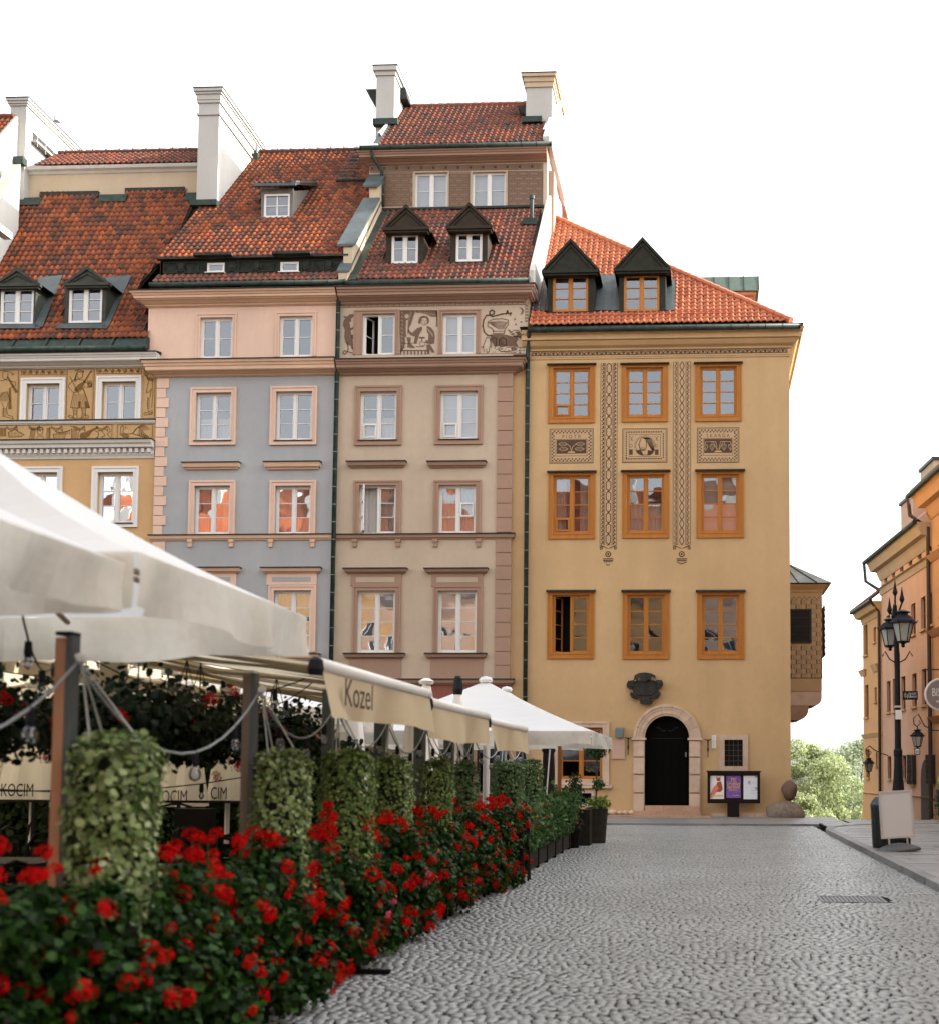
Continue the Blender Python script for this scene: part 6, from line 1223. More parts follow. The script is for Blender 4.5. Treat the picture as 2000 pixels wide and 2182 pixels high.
# ================================================================== RIGHT-HAND STREET
A0 = Vector((8.0, 62, 0)); dd = Vector((.0768, -.997, 0)).normalized(); nn = Vector((dd.y, -dd.x, 0)); TM = Matrix(((dd.x, -nn.x, 0, A0.x), (dd.y, -nn.y, 0, A0.y), (0, 0, 1, 0), (0, 0, 0, 1))); TI = TM.inverted()
z5 = Crop(1780, 960, 4.58)
def O(px, py, dep=0): p = TI @ onpl(px, py, A0-nn*dep, nn); return (p.x, p.z)
P_R1 = plaster('orange_ochre_plaster', (.62, .37, .18)); P_R2 = plaster('salmon_plaster', (.60, .39, .28)); P_R3 = plaster('orange_plaster', (.60, .35, .18)); 
def street_house(name_label, u0, u1, ztop, mat, wins, mat2, extra=None):
    CUR[0] = TM; H = thing('street_house', tuple(TM @ Vector(((u0+u1)/2, 0, 0))), name_label, 'house', rz=math.atan2(dd.y, dd.x))
    wall(H, u0, u1, -5, ztop, 0, wins, mat, back=9)
    for r in wins:
        X0, X1, Z0, Z1 = r; mb = MB(); mb.ring(X0, X1, Z0, Z1, .06, .12, .18); xm = (X0+X1)/2; mb.box(xm-.03, xm+.03, .11, .18, Z0+.06, Z1-.06); mb.box(X0+.06, xm-.03, .125, .17, (Z0+Z1)/2-.02, (Z0+Z1)/2+.02); mb.box(xm+.03, X1-.06, .125, .17, (Z0+Z1)/2-.02, (Z0+Z1)/2+.02)
        o = mb.build('window', M('brown_window', (.10, .055, .03), .5), H); MB().quad((X0+.06, .15, Z0+.06), (X1-.06, .15, Z0+.06), (X1-.06, .152, Z1-.06), (X0+.06, .152, Z1-.06)).build('pane', GLD, o); MB().box(X0-.06, X1+.06, -.1, .1, Z0-.09, Z0-.0).build('sill', mat2, o); MB().box(X0-.1, X1+.1, .5, .52, Z0-.1, Z1+.1).build('dark_room', ROOMD, o)
    return H
def wp(cr, x0, y0, y1, wd=.85):
    u, zt = O(*cr(x0, y0)); _, zb = O(*cr(x0, y1)); return (u, u+wd, zb, zt)
u5 = O(1878, 1500)[0]; u5b = O(1986, 1400)[0]
wl = [wp(e4, 592, 455, 645, .8), wp(e4, 652, 468, 560, .55), wp(e4, 598, 832, 1035, .8), wp(e4, 658, 846, 935, .5), wp(e4, 605, 1235, 1413, .8), wp(e4, 666, 1255, 1340, .4)]
wl = [(a, b, c, d) for a, b, c, d in wl]
z5t = O(*e4(600, 372))[1]
HR1 = street_house('narrow orange house with a sloping buttress at the far end of the right street', 0, u5, z5t, P_R1, wl, P_YEL)
q = MB(); q.cornice(0, u5, 0, [(z5t-.55, .04), (z5t-.3, .1), (z5t-.25, .3), (z5t+.1, .45)], 1, 0, .3).build('cornice', P_YEL, HR1)
q = MB(); q.cornice(0, u5, 0, [(O(*e4(640, 1160))[1], .03), (O(*e4(640, 1135))[1], .12)], 1, 0, .3).build('string_course', P_YEL, HR1); q = MB(); zb = O(*e4(640, 1512))[1]; q.cornice(0, u5, 0, [(zb-.05, .03), (zb, .08)], 1, 0, .3).build('plinth_course', P_YEL, HR1)
for a, b in (((578, 740), (615, 765)), ((655, 705), (695, 735))): x0, zt = O(*e4(*a)); x1, zb = O(*e4(*b)); q = MB(); q.cornice(x0, x0+1.0, 0, [(zb, .05), (zt, .18)], .6, .6, 0).build('window_hood', P_YEL, HR1)
q = MB(); q.prismY([(-1.1, -1.2), (0, -1.2), (0, 3.2)], .1, 1.4).build('buttress', P_R1, HR1); gq = MB().tube([(-.5, -.5, z5t+.12), (u5, -.5, z5t+.12)], .09, 8).build('gutter', COPPER, HR1)
rq = MB(); rq.quad((-.6, -.5, z5t+.15), (u5, -.5, z5t+.15), (u5, 4, z5t+3.6), (-.6, 4, z5t+3.6)).quad((-.6, 4, z5t+3.6), (u5, 4, z5t+3.6), (u5, 9, z5t), (-.6, 9, z5t)); rr_ = rq.build('roof', TILE_OLD, HR1); T = MB(); [T.tube([(-.6+i*.25, -.5, z5t+.2), (-.6+i*.25, 4, z5t+3.66)], .07, 6) for i in range(int((u5+.6)/.25))]; T.build('roof_tile_rolls', TILE_OLD, rr_)
MB().tube([(u5-.05, -.5, z5t+.1), (u5-.05, -.1, z5t-.4), (u5-.05, -.12, -1.5)], .075, 8).build('downpipe', M('dark_pipe', (.05, .03, .022), .5), HR1)
wl = [wp(z5, x, y0, y1, .6) for x, y0, y1 in ((470, 1200, 1305), (545, 1150, 1262), (625, 1092, 1203), (708, 1028, 1143), (797, 958, 1083), (893, 888, 1008))]
wl += [wp(e4, x, y0, y1, .75) for x, y0, y1 in ((733, 395, 580), (785, 370, 560), (888, 322, 518), (950, 280, 485), (997, 254, 458), (735, 808, 1003), (773, 792, 998), (826, 778, 985), (895, 760, 968), (955, 732, 958), (740, 1280, 1420), (780, 1277, 1420), (832, 1274, 1420), (885, 1274, 1455))]
z6t = O(*z5(460, 1075))[1]; z6t = (z6t+O(*z5(840, 790))[1])/2
HR2 = street_house('salmon plastered four storey house between the two orange houses on the right', u5, u5b, z6t, P_R2, wl, P_YEL)
q = MB(); q.cornice(u5, u5b, 0, [(z6t-.9, .03), (z6t-.75, .1), (z6t-.45, .2), (z6t-.4, .42), (z6t+.1, .6)], .9, 0, .3).build('cornice', P_CRM, HR2)
zz_ = (O(*z5(445, 1385))[1]+O(*z5(920, 1045))[1])/2; q = MB(); q.cornice(u5, u5b, 0, [(zz_-.2, .04), (zz_+.05, .1), (zz_+.1, .22)], 1, 0, .3).build('string_course', P_CRM, HR2)
MB().tube([(u5-.7, -.66, z6t+.1), (u5b, -.66, z6t+.1)], .1, 8).build('gutter', COPPER, HR2); MB().tube([(u5-.65, -.66, z6t+.05), (u5-.6, -.6, z6t-.8), (u5+.02, -.1, z6t-1.3)], .08, 8).build('downpipe', COPPER, HR2)
MB().quad((u5-.3, -.6, z6t+.13), (u5b, -.6, z6t+.13), (u5b, 4.2, z6t+4.3), (u5-.3, 4.2, z6t+4.3)).quad((u5-.3, 4.2, z6t+4.3), (u5b, 4.2, z6t+4.3), (u5b, 9, z6t), (u5-.3, 9, z6t)).build('roof', TILE_OLD, HR2)
zb = O(*e4(640, 1505))[1]; q = MB(); q.cornice(u5, u5b, 0, [(zb-.05, .03), (zb, .08)], 0, 0, .3).build('plinth_course', P_CRM, HR2)
ua, za = O(*e4(950, 1300)); q = MB(); q.poly([(ua, -1), (ua+1.5, -1), (ua+1.5, za-.8)]+[(ua+.75+.75*math.cos(t), za-.8+.8*math.sin(t)) for t in np.linspace(0, math.pi, 8)][1:], -.01).build('doorway', M('doorway_dark', (.05, .025, .015), .8), HR2)
for x in (885, 1003): ug, zt = O(*e4(x, 1272)); _, zb = O(*e4(x, 1455)); q = MB(); [q.box(ug+i*.13, ug+i*.13+.02, -.16, -.14, zb, zt) for i in range(8)]; [q.box(ug, ug+.93, -.15, -.13, zb+(zt-zb)*i/6, zb+(zt-zb)*i/6+.02) for i in range(7)]; q.box(ug, ug+.02, -.15, 0, zb, zt); q.box(ug+.91, ug+.93, -.15, 0, zb, zt); q.build('window_grille', IRON, HR2)
for (x0, x1, yt_, yb_, dep, pr) in ((635, 800, 505, 840, 2.6, 1), (830, 990, 172, 700, 3.4, 2)):
    p0 = onpl(*z5(x0, yb_), A0-nn*dep, nn); l0 = TI @ p0; zt = onpl(*z5(x0+40, yt_), A0-nn*dep, nn).z
    CH = MB().box(l0.x, l0.x+2.6, dep, dep+1.4, z6t-1, zt).build('chimney', P_R2 if pr == 1 else P_CRM, HR2); MB().box(l0.x-.1, l0.x+2.7, dep-.1, dep+1.5, zt+.001, zt+.16).build('cap', COPPER, CH)
zt = O(*z5(850, 380))[1]; z7 = zt-.5
wl = [(u5b+1.2+i*2.6, u5b+2.3+i*2.6, z, z+1.9) for i in range(3) for z in (.9, 4.3, 7.6, 10.4)]
HR3 = street_house('orange corner house at the right edge with moulded eaves', u5b, u5b+9, z7, P_R3, wl, P_R3)
q = MB(); q.cornice(u5b, u5b+9, 0, [(z7-1, .04), (z7-.8, .12), (z7-.5, .2), (z7-.45, .45), (z7-.1, .55), (z7+.1, .7)], .9, 0, .3).build('cornice', P_R3, HR3)
for z in (3.6, 7.0, 10.0): q = MB(); q.cornice(u5b, u5b+9, 0, [(z-.15, .04), (z+.05, .2), (z+.1, .24)], .8, 0, .2).build('string_course', P_R3, HR3)
MB().tube([(u5b-.8, -.75, z7+.1), (u5b+9, -.75, z7+.1)], .1, 8).build('gutter', COPPER, HR3); MB().tube([(u5b-.7, -.75, z7+.05), (u5b-.6, -.7, z7-.7), (u5b-.05, -.12, z7-1.3), (u5b-.05, -.12, -.3)], .085, 8).build('downpipe', M('dark_pipe', (0, 0, 0)), HR3)
rq = MB(); rq.quad((u5b-.3, -.7, z7+.15), (u5b+9, -.7, z7+.15), (u5b+9, 4.2, z7+4.6), (u5b-.3, 4.2, z7+4.6)).quad((u5b-.3, 4.2, z7+4.6), (u5b+9, 4.2, z7+4.6), (u5b+9, 9, z7), (u5b-.3, 9, z7)); rr_ = rq.build('roof', TILE_OLD, HR3)
T = MB(); [T.tube([(u5b-.3+i*.28, -.72, z7+.2), (u5b-.3+i*.28, 4.2, z7+4.66)], .08, 6) for i in range(33)]; T.build('roof_tile_rolls', TILE_OLD, rr_)
CUR[0] = Matrix.Identity(4)
# houses that close the square outside the frame (they shade it and show in the window panes)
def plain_house(label, wdt, ht, rise, mat, M4, base=0):
    CUR[0] = M4; H = thing('square_house', tuple(M4 @ Vector((wdt/2, 0, 0))), label, 'house', rz=0); ws = []
    n = int(wdt/2.6)
    for i in range(n):
        for z in (1.0, 4.3, 7.5, 10.6):
            if z+1.8 < ht: ws.append(((i+.5)*wdt/n-.6, (i+.5)*wdt/n+.6, z, z+1.9))
    wall(H, 0, wdt, base, ht, 0, ws, mat, back=10)
    for r in ws:
        X0, X1, Z0, Z1 = r; mb = MB(); mb.ring(X0, X1, Z0, Z1, .08, .1, .2); mb.box((X0+X1)/2-.04, (X0+X1)/2+.04, .1, .2, Z0+.08, Z1-.08); o = mb.build('window', WHITE, H); MB().box(X0, X1, .22, .24, Z0, Z1).build('pane', M('far_pane', (.06, .07, .08), .1, .6), o)
    q = MB(); q.cornice(0, wdt, 0, [(ht-.5, .05), (ht-.1, .5), (ht, .55)], 0, 0, .2).build('cornice', WHITE, H)
    q = MB(); q.quad((0, -.5, ht+.02), (wdt, -.5, ht+.02), (wdt, 5, ht+rise), (0, 5, ht+rise)).quad((0, 5, ht+rise), (wdt, 5, ht+rise), (wdt, 10, ht), (0, 10, ht)); rf = q.build('roof', TILE_NEW if wdt > 8.2 else TILE_OLD, H)
    q = MB(); q.box(wdt*.7, wdt*.7+.8, 3, 6, ht+1, ht+rise+2).build('chimney', P_WHT, H); q = MB(); q.prismY([(wdt*.3-.8, ht+1), (wdt*.3+.8, ht+1), (wdt*.3+.8, ht+2.4), (wdt*.3, ht+3.2), (wdt*.3-.8, ht+2.4)], .4, 3.5).build('dormer', P_WHT, H)
    CUR[0] = Matrix.Identity(4)
cols = [P_OCH, P_PNK, P_CRM, P_R1, P_YEL, P_R2, P_OCH, P_BEI]
uu = u5b+9; k = 0
for wdt, ht in ((8, 13), (9, 14.5), (7.5, 12.5), (8, 14), (9, 13.5)):
    M4 = TM @ Matrix.Translation((uu, 0, 0)); plain_house(['pale pink', 'cream', 'ochre', 'salmon', 'yellow'][k]+' gabled house on the right side of the square beyond the frame', wdt, ht, 5, [P_PNK, P_CRM, P_OCH, P_R2, P_YEL][k], M4); uu += wdt; k += 1
x = 16; k = 0
for wdt, ht in ((8, 13), (9, 14.5), (8, 13.5), (7.5, 14), (9, 13), (8, 14.5), (9, 14), (8.5, 14.5)):
    M4 = Matrix.Translation((x, -13, 0)) @ Matrix.Rotation(math.pi, 4, 'Z'); plain_house(['orange', 'pink', 'cream', 'ochre', 'yellow', 'salmon', 'brick red', 'pale beige'][k]+' gabled house behind the viewer closing the square', wdt, ht+2.5, 8.5, [P_R3, P_PNK, P_R1, P_OCH, P_R2, P_R1, P_R2, P_R3][k], M4); x -= wdt; k += 1
# ================================================================== FOLIAGE HELPERS
def leafmesh(name, C, Nrm, size, mat, asp=1.0, hexa=True, jit=.5, cup=.15):
    n = len(C); Nn = Nrm+RNG.normal(0, jit, (n, 3)); Nn /= np.linalg.norm(Nn, axis=1)[:, None]
    T = np.cross(Nn, RNG.normal(0, 1, (n, 3))); T /= np.linalg.norm(T, axis=1)[:, None]; B = np.cross(Nn, T)
    s = size*RNG.uniform(.6, 1.25, n)
    if hexa: ang = np.arange(6)*math.pi/3; loc = np.stack([np.cos(ang)*asp, np.sin(ang), np.array([0, 1, 1, 0, 1, 1])*cup], 1)*.5
    else: loc = np.array([(-.5*asp, 0, 0), (0, -.5, cup*.3), (.5*asp, 0, 0), (0, .5, cup*.3)])
    k = len(loc); V = C[:, None]+s[:, None, None]*(loc[None, :, 0:1]*T[:, None]+loc[None, :, 1:2]*B[:, None]+loc[None, :, 2:3]*Nn[:, None])
    F_ = (np.arange(k)[None]+(np.arange(n)*k)[:, None])
    return npmesh(name, V.reshape(-1, 3), F_, np.repeat(RNG.random(n), k), mat)
def leafmat(name, tints, trans=.25, rough=.5): return M(name, tints[0], rough, .12, tint=tints, trans=trans)
TREE1 = leafmat('hazed_tree_leaf', [(.20, .25, .10), (.33, .38, .18), (.26, .31, .14), (.42, .46, .28), (.15, .19, .08)], .5)  # backlight and haze put into the pale leaf tones
TREE2 = leafmat('hazed_far_leaf', [(.26, .31, .19), (.40, .45, .30), (.33, .38, .24)], .5)  # farther crowns paler and greyer, haze put into the colour
BARK = M('bark', (.09, .07, .05), .9, noise=[(6, .5, (.05, .04, .03))], bump=(20, .6, .02))
def tree(base, h, r, n, mat, label, seed, leaf=.16, low=.0):
    rg = np.random.default_rng(seed); rd = random.Random(seed); t = thing('tree', base, label, 'tree', 'trees below the end of the alley'); bx, by, bz = base
    q = MB(); q.tube([(bx, by, bz), (bx+.1, by, bz+h*.3), (bx-.05, by, bz+h*.7)], [.3, .2, .08], 8)
    cl = []
    for i in range(46):
        a = rd.uniform(0, 6.28); u = rd.uniform(low, 1); rr = r*math.sin(math.pi*min(1, .18+.8*u))**.6*rd.uniform(.5, 1.02); c = (bx+rr*math.cos(a), by+rr*math.sin(a), bz+h*(.08+.88*u)); cl.append((c, rd.uniform(.28, .55)*r*.62))
        if i % 4 == 0: q.tube([(bx, by, bz+h*u*.6), ((bx+c[0])/2, (by+c[1])/2, bz+h*u*.8), c], [.09, .05, .02], 5)
    q.build('trunk', BARK, t)
    C = []; N_ = []
    for (c, rr) in cl:
        m = n//len(cl); d = rg.normal(0, 1, (m, 3)); d /= np.linalg.norm(d, axis=1)[:, None]; p = np.array(c)+d*rr*rg.uniform(.35, 1.08, (m, 1))**.6*np.array([1, 1, .8]); C.append(p); N_.append(d)
    o = link(bpy.data.objects.new('crown', leafmesh('crown', np.concatenate(C), np.concatenate(N_), leaf, mat, .8, False, .6)), t)
tree((6.4, 74, -7.2), 10.9, 3.4, 30000, TREE1, 'large pale green tree directly right of the yellow house wall', 1)
tree((5.3, 67, -6.3), 6.6, 2.3, 14000, TREE1, 'low bushy shrub-like tree in front at the foot of the yellow house', 2)
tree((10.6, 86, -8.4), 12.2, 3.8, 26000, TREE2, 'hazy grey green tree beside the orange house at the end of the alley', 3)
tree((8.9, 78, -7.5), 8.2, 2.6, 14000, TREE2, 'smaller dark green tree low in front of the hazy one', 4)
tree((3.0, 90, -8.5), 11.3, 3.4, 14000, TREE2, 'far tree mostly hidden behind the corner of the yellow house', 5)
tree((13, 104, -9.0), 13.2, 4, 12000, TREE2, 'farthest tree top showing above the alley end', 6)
MB().box(5.5, 9, 55.5, 55.8, -4.2, -1.55).build('parapet_wall', STONE)
tag(bpy.data.objects['parapet_wall'], 'low pale stone parapet in front of the trees beside the orange buttress', 'wall')
# ================================================================== RIGHT SIDE STREET FURNITURE
BLK = M('black_iron', (.008, .009, .011), .5, .15, bump=(30, .2, .003)); LGL = M('lantern_glass', (.55, .56, .52), .15, .5, trans=.5)
def lantern(parent, c, s=1.0, name='lantern', hooks=True):
    x, y, z = c; q = MB()
    q.lathe(c, [(.20*s, 0), (.22*s, .03*s), (.22*s, .05*s)], 6)
    for k in range(6): a = k*math.pi/3; q.tube([(x+.19*s*math.cos(a), y+.19*s*math.sin(a), z), (x+.34*s*math.cos(a), y+.34*s*math.sin(a), z+.62*s)], .016*s, 4)
    q.lathe((x, y, z+.62*s), [(.36*s, 0), (.44*s, .02*s), (.42*s, .08*s), (.34*s, .16*s), (.24*s, .27*s), (.17*s, .30*s), (.17*s, .34*s), (.25*s, .37*s), (.23*s, .40*s), (.06*s, .46*s)], 6)
    for k in range(6): a = k*math.pi/3; q.tube([(x+.42*s*math.cos(a), y+.42*s*math.sin(a), z+.64*s), (x+.50*s*math.cos(a), y+.50*s*math.sin(a), z+.74*s)], [.03*s, .004*s], 4)
    q.lathe((x, y, z-.16*s), [(.02*s, 0), (.07*s, .05*s), (.05*s, .1*s), (.12*s, .16*s)], 6)
    o = q.build(name, BLK, parent); g = MB(); g.lathe((x, y, z+.01), [(.18*s, 0), (.325*s, .61*s)], 6); g.build('lantern_glass', LGL, o); return o
YL = 25.0; b = P(1914, 1800, YL); LM = thing('street_lamp', (b.x, YL, .1), 'tall black cast iron street lamp with two lanterns behind the white board', 'street lamp')
X0 = b.x; q = MB(); zt = P(1914, 1378, YL).z
q.lathe((X0, YL, .1), [(.24, 0), (.24, .12), (.2, .16), (.17, .9), (.19, .93), (.13, 1.0), (.105, 1.3)], 12); q.lathe((X0, YL, 1.38), [(.1, 0), (.078, .5), (.088, .52), (.09, .62), (.066, .66), (.055, zt-1.5)], 12); q.build('pole', BLK, LM)
la = P(1922, 1370, YL-.1); lb = P(1897, 1377, YL+.35)
lantern(LM, (la.x, YL-.15, la.z), .62); lantern(LM, (lb.x, YL+.45, lb.z), .56)
q = MB(); q.tube([(X0, YL, zt-.4), (X0-.03, YL, zt+.85)], [.06, .035], 8)
for dx_, dy_, h_ in ((0, 0, 1.30), (-.1, .1, .95), (.13, -.05, 1.15), (-.05, -.1, .8)): q.tube([(X0-.03+dx_*.5, YL+dy_, zt+.7), (X0-.03+dx_, YL+dy_, zt+h_-.25)], .02, 5); q.lathe((X0-.03+dx_, YL+dy_, zt+h_-.28), [(.012, 0), (.055, .09), (.03, .18), (.003, .36)], 6)
for s_ in (-1, 1): q.tube([(X0, YL, zt-.35), (X0+s_*.16, YL-.05, zt-.26), (X0+s_*.25, YL-.05, zt-.1), (X0+s_*.3, YL-.05, zt-.2)], .014, 5)
q.build('crown_finial', BLK, LM)
r = Rc(1922.5, 1472.5, 1954, 1491, YL); HS = MB().box(r[0], r[1], YL-.02, YL+.02, r[2], r[3]).build('hotspot_sign', BLK, None); tag(HS, 'small dark enamel HOT SPOT sign clamped to the lamp post', 'sign')
q = MB(); cxx, czz = r[0]+.085, (r[2]+r[3])/2
for rr_ in (.035, .06): q.ribbon(circ(cxx, czz, rr_, 8, -1, 1), .008, YL-.024); q.ribbon(circ(cxx, czz, rr_, 8, 2.14, 4.14), .008, YL-.024)
q.ribbon([(cxx, czz-.06), (cxx, czz+.02)], .01, YL-.024); q.build('sign_symbol', WHITE, HS)
for s_, dz in (('HOT', .03), ('SPOT', -.032)): put_text('lettering', s_, .058, WHITE, HS, Matrix.Translation(((r[0]+r[1])/2+.06, YL-.0245, czz+dz)) @ FRONT)
r = Rc(1909, 1513, 1922, 1533, YL-.07); o = MB().box(X0-.06, X0+.065, YL-.10, YL-.08, r[2], r[3]).build('paper_notice', WHITE, LM); MB().box(X0-.08, X0+.08, YL-.09, YL+.08, r[3]+.05, r[3]+.09).build('clamp_band', M('steel', (.45, .45, .44), .35, metal=.8), LM)
# litter bin
b = G(1861, 1816, .1); x_, y_ = 3.42, 24.0
LB = thing('litter_bin', (x_, y_, .1), 'black rounded litter bin standing behind the white pavement board', 'litter bin'); q = MB(); q.lathe((x_, y_, .1), [(.16, 0), (.17, .05), (.19, .6), (.2, .78)], 16).build('body', M('black_plastic', (.008, .009, .011), .35, .5), LB)
q = MB(); q.lathe((x_, y_, .885), [(.205, 0), (.205, .05), (.17, .13), (.10, .2), (.03, .225)], 16).build('lid', M('dark_blue_plastic', (.012, .025, .045), .3, .5), LB)
# pavement board
BM = (Matrix.Translation((P(1914, 1817, 23.1).x, 23.1, .1)) @ Matrix.Rotation(R_(3), 4, 'Z') @ Matrix.Rotation(R_(-3.5), 4, 'Y')); PB = thing('pavement_board', tuple(BM.translation), 'blank white pavement sign board on a dark rounded base beside the kerb', 'sign')
CUR[0] = BM; q = MB(); n = 20
for (yy_, sc) in ((0, 1),):
    V_ = []; 
    for i in range(9):
        t = i/8; hh = .012+.12*math.cos((t)*math.pi/2); V_.append((.36*math.sin(t*math.pi/2)+.05, hh))
pr = [(.41, 0), (.42, .03), (.38, .06), (.28, .10), (.16, .135), (.02, .15)]
q.lathe((0, 0, 0), pr, 24); q.v = [(x, y*.62, z) for x, y, z in q.v]; q.build('base', M('grey_plastic', (.075, .08, .082), .5, .5), PB, True)
q = MB(); [q.box(s_*.17-.014, s_*.17+.014, -.02, .02, .1, .3) for s_ in (-1, 1)]; q.build('spring_bracket', M('steel', (0, 0, 0)), PB)
q = MB(); q.ring(-.31, .31, .24, 1.12, .032, -.04, .04); q.build('frame', M('aluminium', (.5, .5, .5), .35, .5, metal=.7), PB); MB().box(-.278, .278, -.028, .028, .272, 1.088).build('panel', M('blank_panel', (.56, .555, .54), .4, .4), PB)
CUR[0] = Matrix.Identity(4)
# round hanging sign
YS = 40.0; c = P(2004, 1480, YS); rS = .5
BS = thing('hanging_sign', (c.x, YS, c.z-rS), 'round grey bistro sign hanging from an iron bracket at the right edge', 'sign'); ringm = M('sign_rim', (.55, .5, .47), .4, .5)
q = MB(); q.prismY(circ(c.x, c.z, rS*.94, 32)[:-1], YS-.05, YS+.05); q.build('sign_disc', M('sign_grey', (.19, .15, .14), .45, .4), BS); q = MB(); cc = circ(c.x, c.z, rS, 32); q.tube([(x, YS, z) for x, z in cc], .05, 6); q.build('rim', ringm, BS)
put_text('lettering', 'BISTRO', .33, WHITE, BS, Matrix.Translation((c.x+.08, YS-.055, c.z+.06)) @ FRONT, (.72, 1.15)); put_text('lettering', 'wars', .17, WHITE, BS, Matrix.Translation((c.x-.02, YS-.055, c.z-.2)) @ FRONT @ Matrix.Rotation(.15, 4, 'Z'))
zr = P(1985, 1427, YS).z; q = MB(); q.tube([(c.x-.5, YS, zr), (c.x+2.2, YS, zr)], .025, 6); [q.tube([(c.x+s_*.3, YS, zr), (c.x+s_*.3, YS, c.z+rS*.9)], .012, 4) for s_ in (-1, 1)]; q.build('bracket', IRON, BS)
# wall lanterns
for (px, y0, y1, Yq, lab, bx, by) in ((1850, 1618, 1647, 51.5, 'small black wall lantern on a scrolled bracket against the orange house with the buttress', 1876, 1605), (1953.5, 1558, 1595, 42, 'black wall lantern on a scrolled bracket against the salmon house', 1987, 1556)):
    t = P(px, y0, Yq); bb = P(px, y1, Yq); s = (t.z-bb.z)/1.05; L = thing('wall_lantern', (t.x, Yq, bb.z), lab, 'lantern', 'wall lanterns on scrolled brackets'); lantern(L, (t.x, Yq, bb.z+.1*s), s)
    e = P(bx, by, Yq); q = MB(); k_ = (t.z-bb.z); q.tube([(t.x, Yq, t.z), (t.x, Yq, t.z+.25*k_), (t.x-.2*k_, Yq, t.z+.4*k_), (t.x-.22*k_, Yq, t.z+.75*k_), (t.x+.05*k_, Yq, t.z+1.0*k_), (t.x+.4*k_, Yq, e.z+.25*k_), (e.x, Yq, e.z), (e.x+(.3 if Yq > 45 else 1.6), Yq, e.z-.1)], .022, 6); q.tube([(t.x, Yq, t.z+.3*k_), (t.x+.18*k_, Yq, t.z+.45*k_), (t.x+.1*k_, Yq, t.z+.62*k_)], .015, 5); q.build('bracket', IRON, L)
r = Rc(1947, 1594, 1959, 1608, 42); o = MB().box(r[0], r[1], 41.98, 42.02, r[2], r[3]).build('number_plate', IRON, None); tag(o, 'small framed house number plate under the nearer wall lantern', 'plate'); MB().box(r[0]+.03, r[1]-.03, 41.96, 41.979, r[2]+.03, r[3]-.03).build('plate_face', WHITE, o)
q = MB(); [q.poly([(r[0]+.05+i*.05, r[2]+.06), (r[0]+.08+i*.05, r[2]+.06), (r[0]+.085+i*.05, r[3]-.07), (r[0]+.06+i*.05, r[3]-.09)], 41.958) for i in range(2)]; q.build('numeral', IRON, o)
# potted plant at right edge
x_, y_ = 5.98, 30.2; PP_ = thing('potted_plant', (x_, y_, .1), 'tall black pot of broad yellow green leaves cut by the right edge', 'plant'); q = MB(); q.lathe((x_, y_, .1), [(.27, 0), (.27, .09)], 20).build('plinth', KERB, PP_, tint=[.5]*40)
q = MB(); q.lathe((x_, y_, .19), [(.16, 0), (.2, .03), (.3, .3), (.33, .7), (.34, .9), (.37, .94), (.33, .95)], 20).build('pot', M('black_glazed_pot', (.012, .012, .014), .25, .5), PP_, True)
YG = leafmat('yellow_green_leaf', [(.32, .38, .06), (.42, .45, .10), (.25, .33, .05)], .3)
for i in range(16):
    a = random.uniform(0, 6.28); l = random.uniform(.22, .42); z = 1.1+random.uniform(0, .35); q = MB(); pts = []
    for t, w__ in ((0, .02), (.3, .09), (.6, .11), (.85, .06), (1, .004)):
        rr_ = .08+l*t; zz_ = z+.18*math.sin(t*2.2)-.2*t*t; cx_, cy_ = x_+rr_*math.cos(a), y_+rr_*math.sin(a); pts.append(((cx_-w__*math.sin(a), cy_+w__*math.cos(a), zz_), (cx_, cy_, zz_-.03), (cx_+w__*math.sin(a), cy_-w__*math.cos(a), zz_)))
    for (a1, b1_, c1_), (a2, b2_, c2_) in zip(pts[:-1], pts[1:]): q.quad(a1, b1_, b2_, a2).quad(b1_, c1_, c2_, b2_)
    q.build('leaf', YG, PP_, tint=[random.random()]*len(q.v))
C = RNG.normal(0, .17, (260, 3))*np.array([1, 1, .9])+np.array([x_-.12, y_-.2, .75]); lk = leafmesh('trailing_leaves', C, RNG.normal(0, 1, (260, 3)), .06, leafmat('dark_leaf', [(.02, .05, .012), (.05, .10, .025), (.03, .07, .02)])); link(bpy.data.objects.new('trailing_leaves', lk), PP_)
